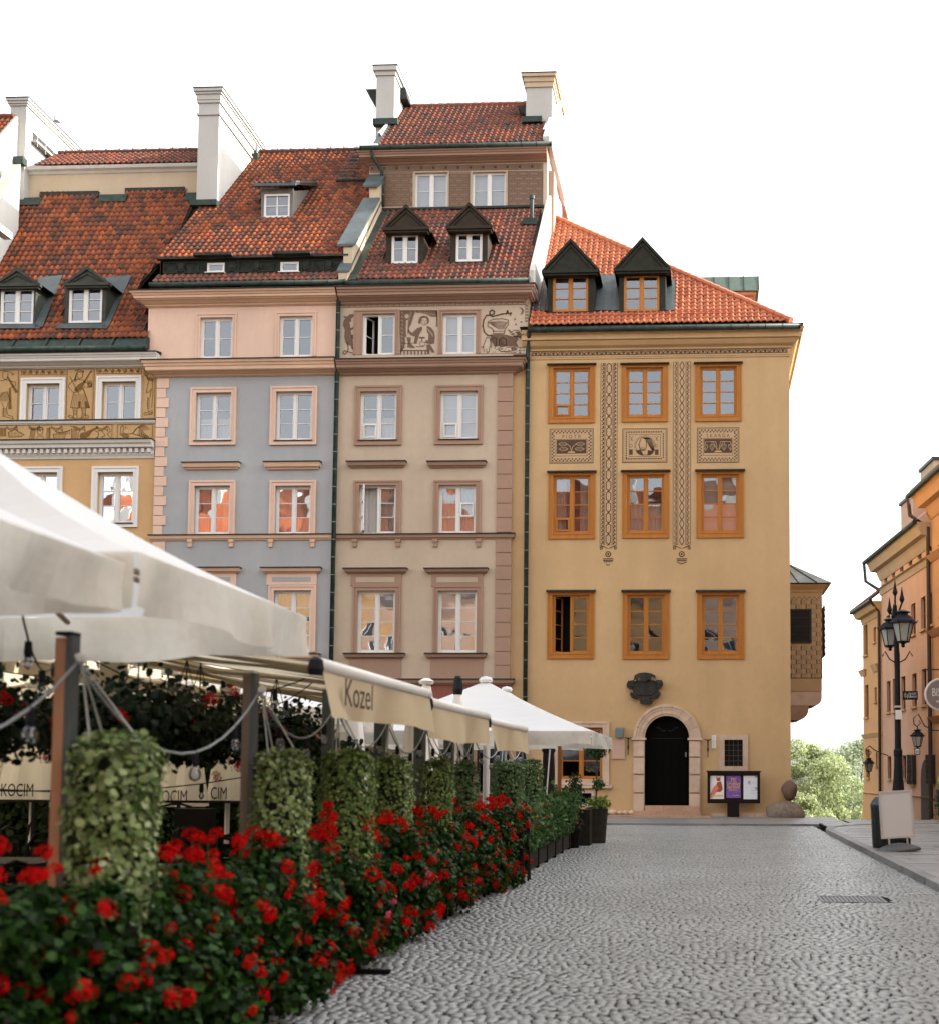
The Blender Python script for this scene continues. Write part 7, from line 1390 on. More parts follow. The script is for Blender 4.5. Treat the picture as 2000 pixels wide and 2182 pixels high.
# ================================================================== CAFE GARDEN
FAB = M('white_canvas', (.78, .79, .79), .8, .15, trans=.36, noise=[(1.6, .12, (.68, .68, .66))], bump=(3, .35, .03)); FABC = M('cream_canvas', (.62, .50, .34), .85, .1, trans=.4, noise=[(1.2, .2, (.5, .38, .22))], bump=(3, .3, .03))
FABI = M('beige_awning', (.72, .64, .48), .85, .1, trans=.5, noise=[(1, .15, (.5, .4, .28))], bump=(4, .3, .02)); STEEL = M('grey_steel', (.085, .10, .105), .5, .25, noise=[(5, .3, (.1, .11, .12))]); ALU = M('white_metal', (.62, .6, .56), .4, .5)
def parasol(name, label, x0, x1, y0, y1, ze, za, drop, group, pole=True, fab=FAB, seed=0, side='+x', n=14):
    rd = random.Random(seed); cx_, cy_ = (x0+x1)/2, (y0+y1)/2; t = thing(name, (cx_, cy_, 0), label, 'parasol', group)
    cor = [(x0, y0), (x1, y0), (x1, y1), (x0, y1)]; q = MB(); A_ = Vector((cx_, cy_, za))
    for k in range(4):
        p, r = Vector((*cor[k], ze)), Vector((*cor[(k+1) % 4], ze)); g_ = []
        for i in range(n+1):
            e = p.lerp(r, i/n); e.z -= .10*math.sin(math.pi*i/n)*0; row = []
            for j in range(9): s = j/8; v = e.lerp(A_, s); v.z -= (.07*math.sin(math.pi*s)+.10*math.sin(math.pi*s)*math.sin(math.pi*i/n)); row.append(tuple(v))
            g_.append(row)
        for i in range(n):
            for j in range(8): q.quad(g_[i][j], g_[i+1][j], g_[i+1][j+1], g_[i][j+1])
    q.build('canopy', fab, t, True)
    q = MB(); m = 40
    for k in range(4):
        p, r = Vector((*cor[k], ze)), Vector((*cor[(k+1) % 4], ze)); nrm = Vector(((r-p).y, -(r-p).x, 0)).normalized(); L = (r-p).length; g_ = []; ph = rd.uniform(0, 6); f1_ = rd.uniform(2.0, 3.0)
        for i in range(m+1):
            u = i/m; e = p.lerp(r, u); row = []; 
            for j in range(6):
                s = j/5; off = .0+s*(.085*math.sin(u*L*f1_+ph)+.03*math.sin(u*L*6.1+ph*2)+.012*math.sin(u*L*17))*min(1, 6*u, 6*(1-u)); off += s*.02*math.sin(u*L*11+3*math.sin(u*L*3))+(1-s)*s*.05*math.sin(u*L*4.3+ph*3); v = e+nrm*(off+.012)-Vector((0, 0, drop*s*(1+.07*math.sin(u*L*2.2+ph)+.04*math.sin(u*L*7))))
                row.append(tuple(v))
            g_.append(row)
        for i in range(m):
            for j in range(5): q.quad(g_[i][j], g_[i][j+1], g_[i+1][j+1], g_[i+1][j])
    q.build('valance', M('warm_shade_valance', (.86, .83, .76), .8, .12, trans=.55, noise=[(1.1, .45, (.64, .56, .43)), (14, .12, (.35, .3, .22))], bump=(4, .4, .03)), t, True)  # warm cream of the shaded side put into the colour, plus stains
    q = MB(); q.lathe((cx_, cy_, za-.03), [(.12, 0), (.14, .05), (.1, .1), (.02, .12)], 12).build('cap', fab, t)
    q = MB(); [q.tube([(cx_, cy_, za-.5), (*c_, ze-.04)], .018, 5) for c_ in [(x0*.84+cx_*.16, y0*.84+cy_*.16), (x1*.84+cx_*.16, y0*.84+cy_*.16), (x1*.84+cx_*.16, y1*.84+cy_*.16), (x0*.84+cx_*.16, y1*.84+cy_*.16), (cx_, y0+.05), (cx_, y1-.05), (x0+.05, cy_), (x1-.05, cy_)]]; q.build('ribs', M('wood_rib', (.35, .26, .16), .6), t)
    if pole: MB().tube([(cx_, cy_, 0), (cx_, cy_, za-.05)], .04, 10).build('pole', ALU, t)
    return t
gp = 'large square parasols of the cafe garden'
parasol('parasol', 'huge white parasol at the left edge, the nearer of the two overlapping ones', -5.6, -2.45, 2.6, 4.98, 2.46, 3.4, .22, gp, seed=2)
parasol('parasol', 'huge white parasol whose right corner touches the grey-blue house', -5.5, -2.50, 5.2, 7.5, 2.55, 3.42, .26, gp, seed=5)
parasol('parasol', 'white parasol with its pole in the hedge, in front of the yellow house', P(1043, 1450, 24).x-2.35, P(1043, 1450, 24).x+2.25, 21.5, 26.2, 2.28, P(1043, 1452, 24).z, .25, gp, seed=3)
parasol('parasol', 'farther white parasol showing only its tip behind the open one', -6.6, -2.9, 27.2, 31, 2.35, P(1102, 1470, 29).z, .25, gp, seed=4)
parasol('parasol', 'pale parasol glimpsed between the hanging geraniums and the awning', -8.8, -5.4, 17.5, 21, 2.5, 3.3, .25, gp, seed=6)
# retractable awnings along the row
def awning(label, ya, yb, zf, text=None, seed=0):
    xa, xb, zb_ = -2.5, -6.2, zf+.62; t = thing('awning', ((xa+xb)/2, (ya+yb)/2, 0), label, 'awning', 'retractable awnings over the tables')
    q = MB(); n = 12
    for i in range(n):
        u0, u1 = i/n, (i+1)/n
        for j in range(8):
            s0, s1 = j/8, (j+1)/8; f_ = lambda s, u: (xa+(xb-xa)*s, ya+(yb-ya)*u, zf+(zb_-zf)*s-.06*math.sin(math.pi*s)-.02*math.sin(math.pi*u))
            q.quad(f_(s0, u0), f_(s1, u0), f_(s1, u1), f_(s0, u1))
    q.build('awning_cloth', FABI, t, True)
    q = MB(); q.tube([(xa, ya, zf+.0), (xa, yb, zf)], .05, 10); q.build('front_bar', ALU, t, True); q = MB(); q.lathe((xa, ya-.02, zf-.07), [(.045, 0), (.055, .04), (.045, .1), (.02, .12)], 8).build('end_cap', BLK, t)
    q = MB(); m = 36; g_ = []; rd = random.Random(seed); ph = rd.uniform(0, 6)
    for i in range(m+1):
        u = i/m; row = []
        for j in range(6): s = j/5; row.append((xa+.03+s*(.05*math.sin(u*(yb-ya)*2.6+ph)+.03*math.sin(u*(yb-ya)*6+ph)+.01), ya+.03+(yb-ya-.06)*u, zf-.04-s*.29*(1+.05*math.sin(u*(yb-ya)*2+ph))))
        g_.append(row)
    for i in range(m):
        for j in range(5): q.quad(g_[i][j], g_[i][j+1], g_[i+1][j+1], g_[i+1][j])
    va = q.build('valance', FABC, t, True)
    q = MB(); [q.tube([(xa, y_, zf), ((xa+xb)/2, y_+.4, zf+.2), (xb, y_, zb_)], .03, 6) for y_ in (ya+.6, yb-.6)]; [q.tube([(xa, y_, zf-.02), (xb, y_, zb_-.06)], .035, 6) for y_ in np.linspace(ya+.1, yb-.1, 5)]; q.build('folding_arms', M('beige_metal', (.40, .33, .23), .5), t)
    q = MB(); q.box(xb-.15, xb+.05, ya, yb, zb_-.08, zb_+.12); q.build('cassette', ALU, t)
    if text:
        mt = Matrix(((0, 0, 1, xa+.105), (1, 0, 0, 0), (0, 1, 0, 0), (0, 0, 0, 1))); put_text('lettering', text, .27, M('print_brown', (.05, .03, .02), .8), t, Matrix.Translation((0, ya+.62, zf-.17)) @ mt, (1.15, 1))
    return t
awning('cream awning nearest the viewer with dark script lettering on its valance', 7.75, 10.9, 2.27, 'Kozel', 1); awning('middle cream awning, plain and beyond the lettered one', 10.95, 13.9, 2.20, None, 2); awning('farthest cream awning, plain, ending at the open white parasol', 13.95, 16.9, 2.15, None, 3)
# second row of canopies over the tables (beige undersides)
t = thing('pavilion_canopy', (-8, 9, 0), 'wide beige canopy roof on posts over the dark cafe tables', 'canopy'); q = MB(); q.quad((-17, 6, 2.5), (-11, 6, 3.6), (-11, 23, 3.6), (-17, 23, 2.5)); q.quad((-11, 6, 3.6), (-6.3, 6, 2.6), (-6.3, 23, 2.6), (-11, 23, 3.6)); q.quad((-17, 23, 2.4), (-6.3, 23, 2.4), (-6.3, 23, 2.6), (-11, 23, 3.6), (-17, 23, 2.5)); q.build('canopy_cloth', FABI, t)
q = MB(); [q.tube([(-17, y_, 2.46), (-11, y_, 3.56), (-6.3, y_, 2.56)], .05, 4) for y_ in np.arange(6.1, 23, 2.1)]; q.box(-6.36, -6.28, 6, 23, 2.46, 2.58); q.build('rafters', M('beige_metal', (0, 0, 0)), t)
for y_ in (8.2, 12.7): MB().box(-6.42, -6.3, y_, y_+.1, 0, 2.7).build('post', M('beige_metal', (0, 0, 0)), t)
p_ = P(240, 1430, 9.5); MB().box(p_.x-.08, p_.x+.08, 9.45, 9.6, 0, 2.8).build('post', M('pale_post', (.45, .40, .30), .6), t)
# posts with string lights and trailing plants
IVY = leafmat('variegated_leaf', [(.05, .085, .025), (.20, .27, .09), (.36, .42, .20), (.12, .18, .05), (.28, .34, .14), (.08, .12, .035), (.42, .47, .28)], .25, .55); IVY2 = leafmat('trailing_green_leaf', [(.035, .07, .02), (.13, .20, .06), (.27, .33, .12), (.08, .13, .035), (.20, .26, .07)], .25, .55); IVYD = leafmat('dark_ivy_leaf', [(.05, .10, .035), (.09, .15, .06), (.14, .2, .09), (.07, .12, .05)], .25, .55)
WOODP = M('post_wood', (.46, .24, .14), .7, .15, noise=[(5, .4, (.32, .15, .085))], streak=.1); ROPE = M('grey_rope', (.36, .38, .36), .8)
poles = [(135, 5.7, 1355, 'nearest post, orange wood with a grey steel back'), (530, 8.0, 1435, 'second post'), (697, 9.7, 1480, 'third post'), (810, 11.3, 1552, 'fourth post'), (893, 12.85, 1565, 'fifth post'), (955, 14.3, 1575, 'sixth post'), (997, 15.9, 1580, 'seventh post'), (1060, 17.7, 1590, 'eighth post'), (1105, 19.7, 1590, 'last post')]
tops = []
for i, (px, Y_, yt, l) in enumerate(poles):
    c = P(px, 1640, Y_); zt = 2.22 if i < 3 else 2.15; x_ = c.x; w_ = .038 if i < 3 else .05
    t = thing('post', (x_, Y_, 0), {0: 'orange wooden post with a grey steel back carrying the nearest trailing plant'}.get(i, ['', 'second', 'third', 'fourth', 'fifth', 'sixth', 'seventh', 'eighth', 'ninth'][i]+' slim grey post of the string light row, counted from the viewer'), 'post', 'posts along the flower row')
    MB().box(x_-w_, x_+w_*.35, Y_-w_, Y_+w_, 0, zt).build('timber', WOODP if i < 1 else M('grey_brown_wood', (.19, .14, .11), .7, .1, noise=[(5, .4, (.13, .10, .085))], streak=.1) if i < 2 else STEEL, t); MB().box(x_+w_*.35+.002, x_+w_*1.2, Y_-w_, Y_+w_, 0, zt+.01).build('steel_profile', STEEL, t); MB().box(x_-w_*.9, x_+w_*1.1, Y_-w_-.01, Y_+w_+.01, zt+.012, zt+.03).build('cap', BLK if i == 0 else ALU, t)
    tops.append(Vector((x_+.07, Y_-.03, zt-.12)))
SLT = thing('string_lights', tuple(tops[0]), 'grey cable of clear bulbs looping from post to post along the flower row', 'string lights')
q = MB(); bulbs = []; pts_all = []
seq = [Vector((-3.15, 3.6, 2.1))]+tops
for a_, b_ in zip(seq[:-1], seq[1:]):
    pts = [a_.lerp(b_, k/12)-Vector((0, 0, (.42 if b_.y < 9 else .28)*4*(k/12)*(1-k/12))) for k in range(13)]; q.tube(pts, .0075, 6); bulbs += [pts[3], pts[7], pts[10]]
q.build('cable', M('grey_cable', (.26, .28, .29), .6), SLT)
BULB = glassmat('bulb_glass', .06, .2); 
bm_ = MB().lathe((0, 0, -.17), [(.004, 0), (.03, .012), (.036, .04), (.026, .075), (.016, .09)], 10).build('bulb', BULB, SLT, True); bs_ = MB().lathe((0, 0, -.08), [(.018, 0), (.022, .02), (.02, .07), (.008, .085)], 8).build('bulb_socket', BLK, SLT); W[bm_.name] = Matrix.Identity(4)
for i, c in enumerate(bulbs):
    for o_ in (bm_, bs_):
        if i == 0: o_.matrix_basis = Matrix.Translation(c)
        else: k_ = o_.copy(); S.collection.objects.link(k_); k_.matrix_basis = Matrix.Translation(c)
cols_ = [(-2.83, 5.75, .188, 1.70, .95, IVY, 1500, .05), (-2.8, 8.0, .165, 1.665, 1.0, IVY, 1300, .042), (-2.83, 9.6, .19, 1.69, .85, IVY2, 1300, .042), (-2.82, 10.96, .16, 1.65, .85, IVY2, 1000, .042), (-2.82, 12.8, .15, 1.64, .8, IVY2, 900, .045), (-2.82, 14.3, .14, 1.63, .8, IVYD, 800, .045), (-2.82, 17.4, .21, 1.65, .95, IVYD, 1100, .05), (-2.80, 19.7, .16, 1.70, .9, IVYD, 800, .05)]
ordn = ['nearest broad', 'second', 'third', 'fourth', 'fifth', 'sixth', 'seventh', 'last']
for i, (x_, Y_, r, zt, ln, mt, n, ls) in enumerate(cols_):
    t = thing('trailing_plant', (x_, Y_, zt-ln), ordn[i]+' column of trailing leaves hanging in the row, counted from the viewer', 'hanging plant', 'columns of trailing plants over the flower boxes'); rg = np.random.default_rng(40+i); n = int(n*2.8); ls *= .78
    a = rg.uniform(0, 2*math.pi, n); u = rg.random(n)**.9; rr_ = r*(1-.14*u*np.cos(a*2+i))*(1+.10*np.sin(a*3+u*7)+.06*np.sin(a*7-u*15)+rg.normal(0, .09, n)); zz_ = zt-ln*u; topm = rg.random(n) < .16; rr_[topm] *= np.sqrt(rg.random(topm.sum())); zz_[topm] = zt+rg.normal(.0, .02, topm.sum())+.035*(1-(rr_[topm]/r)**2)
    zz_ = zz_-.04*np.where(rr_ > r*.9, rg.random(n), 0); C = np.stack([x_+rr_*np.cos(a), Y_+rr_*np.sin(a), zz_], 1); Nn = np.stack([np.cos(a), np.sin(a), np.full(n, .45)], 1); Nn[topm] = (0, 0, 1)
    m2 = n//6; a2 = rg.uniform(0, 6.28, m2); C2 = np.stack([x_+r*.9*np.cos(a2), Y_+r*.9*np.sin(a2), zt-ln-rg.random(m2)**2*(.15+.35*np.abs(np.sin(a2*4+i)))], 1); C = np.concatenate([C, C2]); Nn = np.concatenate([Nn, np.stack([np.cos(a2), np.sin(a2), a2*0], 1)])
    o = link(bpy.data.objects.new('foliage', leafmesh('foliage', C, Nn, ls, mt, .92, True, .45, .22)), t); o['kind'] = 'stuff'
    MB().lathe((x_, Y_, zt-ln), [(r*.55, 0), (r*.66, ln*.5), (r*.7, ln-.06)], 12).build('stem_core', M('dark_stems', (.02, .025, .012), .9), t)
    tp = min(tops, key=lambda p: abs(p.y-Y_)); q = MB(); [q.tube([tp+Vector((.02, 0, 0)), (x_+r*.75*math.cos(k_), Y_+r*.75*math.sin(k_), zt-.02)], .0055, 5) for k_ in (.2, 2.3, 4.3)]; q.build('hanging_ropes', ROPE, t)
    rock(tuple(tp+Vector((.02, 0, .02))), .032, seed=i, n=1).build('rope_knot', WHITE, t)
# geranium boxes
GER = leafmat('geranium_leaf', [(.003, .012, .002), (.008, .03, .004), (.018, .055, .006), (.004, .016, .003), (.04, .10, .012), (.006, .022, .003)], .25, .45); RED = M('geranium_red', (.62, .012, .012), .7, .06, tint=[(.28, .002, .003), (.62, .006, .005), (.45, .003, .006)], trans=.3); PINK = M('geranium_pink', (.7, .12, .16), .55, .3, tint=.2, trans=.3)
def flowerhead(seed):
    rd = random.Random(seed); q = MB(); q.v = []; n = 10
    for i in range(n):
        z = 1-1.5*(i+.5)/n; rr_ = math.sqrt(max(0, 1-z*z)); a = i*2.4+rd.uniform(-.3, .3); c = Vector((rr_*math.cos(a), rr_*math.sin(a), z*.75))*.05*rd.uniform(.5, 1.35); nrm = c.normalized(); T_ = nrm.cross(Vector((.3, .5, .8))).normalized(); B_ = nrm.cross(T_)
        for k in range(5):
            t0 = k*1.2566+rd.random()*.3; d1 = T_*math.cos(t0)+B_*math.sin(t0); d2 = T_*math.cos(t0+.42)+B_*math.sin(t0+.42); d0 = T_*math.cos(t0-.42)+B_*math.sin(t0-.42); s_ = .025*rd.uniform(.7, 1.2)
            q.quad(tuple(c), tuple(c+d0*s_*.8+nrm*.003), tuple(c+d1*s_*1.15-nrm*.002), tuple(c+d2*s_*.8+nrm*.003))
    return q
FH = []
for s_ in range(4):
    q = flowerhead(s_); me = bpy.data.meshes.new('flower_head'); me.from_pydata(q.v, [], q.f); me.materials.append(RED); me.attributes.new('tint', 'FLOAT', 'POINT').data.foreach_set('value', [random.random() for _ in q.v]); FH.append(me)
q = flowerhead(9); FHP = bpy.data.meshes.new('flower_head'); FHP.from_pydata(q.v, [], q.f); FHP.materials.append(PINK)
BOXM = M('black_box', (.006, .006, .005), .7, .08); y = 3.7; i = 0; rg = np.random.default_rng(5)
nms = ['first', 'second', 'third', 'fourth', 'fifth', 'sixth', 'seventh', 'eighth', 'ninth', 'tenth', 'eleventh', 'twelfth', 'thirteenth', 'fourteenth']
while y < 17.2:
    L = 1.0 if y < 10 else 1.12; xc = -2.86 if y > 6 else -2.8
    t = thing('geranium_box', (xc, y+L/2, 0), nms[i]+' black flower box of red geraniums in the row, counted from the viewer', 'planter', 'flower boxes of red geraniums'); MB().box(xc-.16, xc+.14, y+.03, y+L-.03, .62, .86).build('trough', BOXM, t)
    for yy_ in (y+.12, y+L-.12):
        for xx in (xc-.13, xc+.11): MB().box(xx-.02, xx+.02, yy_-.02, yy_+.02, 0, .62).build('leg', BOXM, t)
    MB().box(xc-.14, xc+.12, y+.12, y+L-.12, .08, .1).build('lower_rail', BOXM, t)
    n = 8800 if y < 8 else 5200; cl = []
    for k in range(20): cl.append((xc+rg.normal(.04, .13), y+rg.uniform(0, L), 1.02-abs(rg.normal(0, .26)), rg.uniform(.10, .19)))
    for k in range(24): cl.append((xc+.10+rg.uniform(0, .2), y+rg.uniform(0, L), rg.uniform(.12, .8), rg.uniform(.08, .16)))
    Cs, Ns = [], []
    for c in cl:
        m = n//len(cl); d = rg.normal(0, 1, (m, 3)); d /= np.linalg.norm(d, axis=1)[:, None]; Cs.append(np.array(c[:3])+d*c[3]*rg.uniform(.3, 1.1, (m, 1))); Ns.append(d+np.array([0, 0, .7]))
    o = link(bpy.data.objects.new('foliage', leafmesh('foliage', np.concatenate(Cs), np.concatenate(Ns), .047, GER, 1, True, .55, .2)), t); o['kind'] = 'stuff'
    nh = 52 if y < 12 else 42; q = MB()
    for k in range(nh):
        c = cl[rg.integers(len(cl))]; up = rg.random() < .27; d = np.array([abs(rg.normal(.8, .5)), rg.normal(-.35, .7), rg.normal(.25, .6)]); d /= np.linalg.norm(d); p = np.array(c[:3])+d*(c[3]+.03)
        if up: p = np.array([xc+rg.uniform(-.22, .26), y+rg.uniform(0, L), 1.16+rg.normal(0, .05)]); q.tube([(p[0], p[1]+.02, .95), tuple(p)], .004, 4)
        s_ = rg.uniform(.5, 1.15)*(1 if y > 6 else .85); dv = Vector(d if not up else (.3, -.3, 1)); R3 = dv.to_track_quat('Z', 'Y').to_matrix().to_4x4()
        link(bpy.data.objects.new('flower_head', FHP if (8.5 < y < 11 and k % 9 == 0) else FH[rg.integers(4)]), t, Matrix.Translation(Vector(p)) @ R3 @ Matrix.Scale(s_, 4))
    if q.v: q.build('flower_stalks', GER, t, tint=[.3]*len(q.v))['kind'] = 'stuff'
    y += L+.02; i += 1
# base beam lying on the cobbles
for (px, py, l, lb) in ((905, 1912, .62, 'black steel foot of the fence lying on the cobbles beside the flower boxes'), (750, 2076, .3, 'nearer short black steel foot on the cobbles under the geraniums')): g_ = G(px, py); tag(MB().box(g_.x, g_.x+l, g_.y-.03, g_.y+.03, 0.008, .04).build('steel_foot', BOXM, None), lb, 'fence foot')
# wooden slatted planters with ivy further along
PLK = M('dark_plank', (.022, .019, .015), .7, .12, tint=.3, noise=[(8, .4, (.045, .04, .032))], bump=(25, .3, .004))
y = 17.6; k = 0
while y < 24.6:
    x_ = -2.9+.0*y; t = thing('plank_planter', (x_, y+.55, 0), ['first', 'second', 'third', 'fourth', 'fifth', 'sixth', 'seventh'][k]+' dark slatted wooden planter with trailing greenery, counted from the geraniums', 'planter', 'slatted wooden planters'); xo = x_+.2
    for j in range(6): MB().box(xo-.025, xo, y+.02, y+1.08, .04+j*.13, .04+j*.13+.12).build('plank', PLK, t, tint=[random.random()]*8)
    for j in range(6): MB().box(x_-.2, xo-.03, y+.02, y+.045, .04+j*.13, .04+j*.13+.12).build('plank', PLK, t, tint=[random.random()]*8)
    for yy_ in (y, y+1.07): MB().box(xo-.05, xo+.012, yy_-.0, yy_+.05, 0, .86).build('corner_post', BOXM, t)
    n = 900; rg2 = np.random.default_rng(90+k); C = np.stack([x_+rg2.normal(.05, .16, n), y+rg2.uniform(0, 1.1, n), .9+rg2.normal(0, .13, n)], 1); low = rg2.random(n) < .3; C[low, 0] = xo+.03+rg2.random(low.sum())*.05; C[low, 2] = rg2.uniform(.35, .85, low.sum())
    o = link(bpy.data.objects.new('foliage', leafmesh('foliage', C, RNG.normal(0, 1, (n, 3))+np.array([.4, -.3, .6]), .075, leafmat('ivy_leaf', [(.02, .055, .015), (.05, .11, .03), (.09, .16, .06), (.03, .07, .02)]), .9, True)), t); o['kind'] = 'stuff'
    if k < 3:
        for _ in range(7): link(bpy.data.objects.new('flower_head', FH[_ % 4]), t, Matrix.Translation((xo+.06, y+random.random()*1.1, .6+random.random()*.5)) @ Matrix.Rotation(1.2, 4, 'Y'))
    y += 1.14; k += 1
for j, (y_, l) in enumerate(((16.9, 'black folded chair leaning at the end of the geranium row'), (17.5, 'second black folded chair leaning just behind the first'))):
    t = thing('folded_chair', (-2.72, y_, 0), l, 'chair', 'folded chairs at the row'); q = MB()
    for s_ in (0, .38): q.tube([(-2.9+s_, y_, 0), (-2.93+s_, y_+.12, .84)], .014, 5); q.tube([(-2.9+s_, y_+.2, 0), (-2.9+s_, y_+.02, .5)], .014, 5)
    q.build('frame', BLK, t); MB().box(-2.92, -2.52, y_+.1, y_+.13, .66, .86).build('backrest', BLK, t); MB().box(-2.9, -2.53, y_+.07, y_+.1, .2, .55).build('seat', BLK, t); MB().box(-2.90, -2.56, y_+.085, y_+.098, .80, .84).build('reflective_strip', M('polished_edge', (.7, .7, .7), .2, .6), t)
# pots at the end of the row
def bush(t, c, s, n, mt, ls=.06, nm='foliage', seed=0):
    rg_ = np.random.default_rng(seed+200); d = rg_.normal(0, 1, (n, 3)); d /= np.linalg.norm(d, axis=1)[:, None]; C = np.array(c)+d*np.array(s)*rg_.uniform(.35, 1.05, (n, 1)); o = link(bpy.data.objects.new(nm, leafmesh(nm, C, d+np.array([0, 0, .4]), ls, mt, .9, True, .6)), t); o['kind'] = 'stuff'; return o
IV = leafmat('ivy_leaf', [(.02, .055, .015), (.05, .11, .03)])
t = thing('planter', (-2.62, 25.9, 0), 'tall dark square planter with a clipped upright bush at the end of the row', 'planter'); MB().prismZ([(-2.85, 25.6), (-2.4, 25.6), (-2.4, 26.1), (-2.85, 26.1)], 0, .75).build('tub', PLK, t, tint=[.3]*8); bush(t, (-2.75, 25.9, 1.1), (.19, .19, .45), 900, leafmat('box_leaf', [(.02, .045, .02), (.045, .08, .03), (.03, .06, .025)]), .05)
t = thing('standard_tree', (-2.35, 26.6, 0), 'slender standard tree with ball crowns in a dark pot before the yellow wall', 'plant'); MB().lathe((-2.35, 26.6, 0), [(.2, 0), (.24, .6), (.25, .75)], 12).build('pot', PLK, t, tint=[.2]*36); MB().tube([(-2.35, 26.6, .6), (-2.36, 26.6, 1.5), (-2.32, 26.6, 2.3)], .018, 6).build('stem', BARK, t); bush(t, (-2.36, 26.6, 2.05), (.3, .25, .2), 420, IV, .07, seed=1); bush(t, (-2.3, 26.6, 1.28), (.16, .16, .16), 160, IV, .06, seed=2); bush(t, (-2.3, 26.6, .86), (.3, .26, .18), 420, leafmat('lime_leaf', [(.12, .2, .03), (.22, .3, .06), (.08, .14, .03)]), .06, seed=3)
t = thing('potted_grass', (-2.72, 24.9, 0), 'low dark pot with reddish brown trailing foliage at the foot of the planters', 'plant'); MB().lathe((-2.72, 24.9, 0), [(.16, 0), (.22, .38)], 12).build('pot', BOXM, t); bush(t, (-2.72, 24.9, .5), (.26, .22, .2), 420, leafmat('russet_leaf', [(.07, .04, .02), (.12, .08, .04), (.05, .06, .025)]), .05, seed=5)
t = thing('folded_parasol', (-3.05, 22.6, 0), 'closed dark brown parasol standing behind the planters left of the stone window', 'parasol'); x_ = P(1168, 1600, 22.6).x; q = MB(); q.lathe((x_, 22.6, .7), [(.05, 0), (.10, .15), (.12, .8), (.105, 1.2), (.13, 1.24), (.12, 1.28)], 8).build('cover', M('dark_brown_cover', (.02, .014, .012), .7), t); MB().tube([(x_, 22.6, 0), (x_, 22.6, .8)], .03, 6).build('pole', BLK, t)
x_ = P(1191, 1640, 23.8).x; tag(MB().box(x_-.035, x_+.035, 23.76, 23.84, 0, 2.05).build('wooden_post', M('orange_post', (.35, .14, .05), .6), None), 'short orange wooden post in the greenery below the stone framed window', 'post')
x_ = P(1168, 1640, 21.6).x; tag(MB().tube([(x_-.05, 21.6, .9), (x_+.02, 21.6, 1.95)], .013, 6).build('white_stake', WHITE, None), 'thin white stake rising from the planter beside the dark closed parasol', 'stake')
x_ = P(1039, 1640, 20.9).x; tag(MB().tube([(x_, 20.9, 0), (x_, 20.9, 2.15)], .032, 8).build('white_pole', ALU, None), 'slim white pole standing between the sixth and seventh leafy columns', 'pole')
# hanging geranium baskets, canopy shade put into their darker leaf colour
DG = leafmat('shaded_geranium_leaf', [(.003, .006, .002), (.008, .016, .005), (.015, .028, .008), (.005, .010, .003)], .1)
spots = [(-4.4, 7.0), (-4.55, 8.6), (-4.3, 10.2), (-5.6, 8.9), (-5.3, 11.8), (-4.4, 12.2), (-6.5, 9.6), (-5.9, 6.9), (-6.8, 7.6), (-7.6, 8.8), (-6.5, 12.5), (-3.9, 9.0), (-3.75, 7.9), (-3.85, 10.8), (-8.4, 10.4), (-7.7, 12), (-9.2, 12.5), (-5.0, 9.9)]
spots.sort(key=lambda p: p[0]/p[1])
ORD = ['leftmost', 'second', 'third', 'fourth', 'fifth', 'sixth', 'seventh', 'eighth', 'ninth', 'tenth', 'eleventh', 'twelfth', 'thirteenth', 'fourteenth', 'fifteenth', 'sixteenth', 'seventeenth', 'rightmost']
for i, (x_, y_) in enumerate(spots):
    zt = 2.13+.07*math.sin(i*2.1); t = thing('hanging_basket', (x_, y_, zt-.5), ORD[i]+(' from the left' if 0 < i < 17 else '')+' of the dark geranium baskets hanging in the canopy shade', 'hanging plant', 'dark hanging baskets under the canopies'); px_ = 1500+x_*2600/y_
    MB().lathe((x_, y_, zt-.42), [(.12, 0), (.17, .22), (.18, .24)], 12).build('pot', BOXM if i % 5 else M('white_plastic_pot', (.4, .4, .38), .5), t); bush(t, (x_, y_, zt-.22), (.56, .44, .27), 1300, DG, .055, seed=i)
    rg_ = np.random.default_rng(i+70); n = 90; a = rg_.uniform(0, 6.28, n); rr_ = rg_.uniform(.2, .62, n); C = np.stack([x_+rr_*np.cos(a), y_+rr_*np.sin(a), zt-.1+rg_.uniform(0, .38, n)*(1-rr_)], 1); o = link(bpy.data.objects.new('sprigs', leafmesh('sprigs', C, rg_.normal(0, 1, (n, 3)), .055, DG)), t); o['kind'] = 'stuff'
    MB().tube([(x_, y_, zt-.2), (x_, y_, 2.75)], .006, 4).tube([(x_-.15, y_, zt-.2), (x_, y_, zt+.35)], .004, 4).tube([(x_+.15, y_, zt-.2), (x_, y_, zt+.35)], .004, 4).build('hanger', BLK, t)
    for k in range(5): a = rg_.uniform(0, 6.28); link(bpy.data.objects.new('flower_head', FH[k % 4]), t, Matrix.Translation((x_+.5*math.cos(a), y_-.42*abs(math.sin(a)), zt-.3+rg_.uniform(-.25, .4))) @ Matrix.Rotation(1.4, 4, 'X') @ Matrix.Scale(.9, 4))
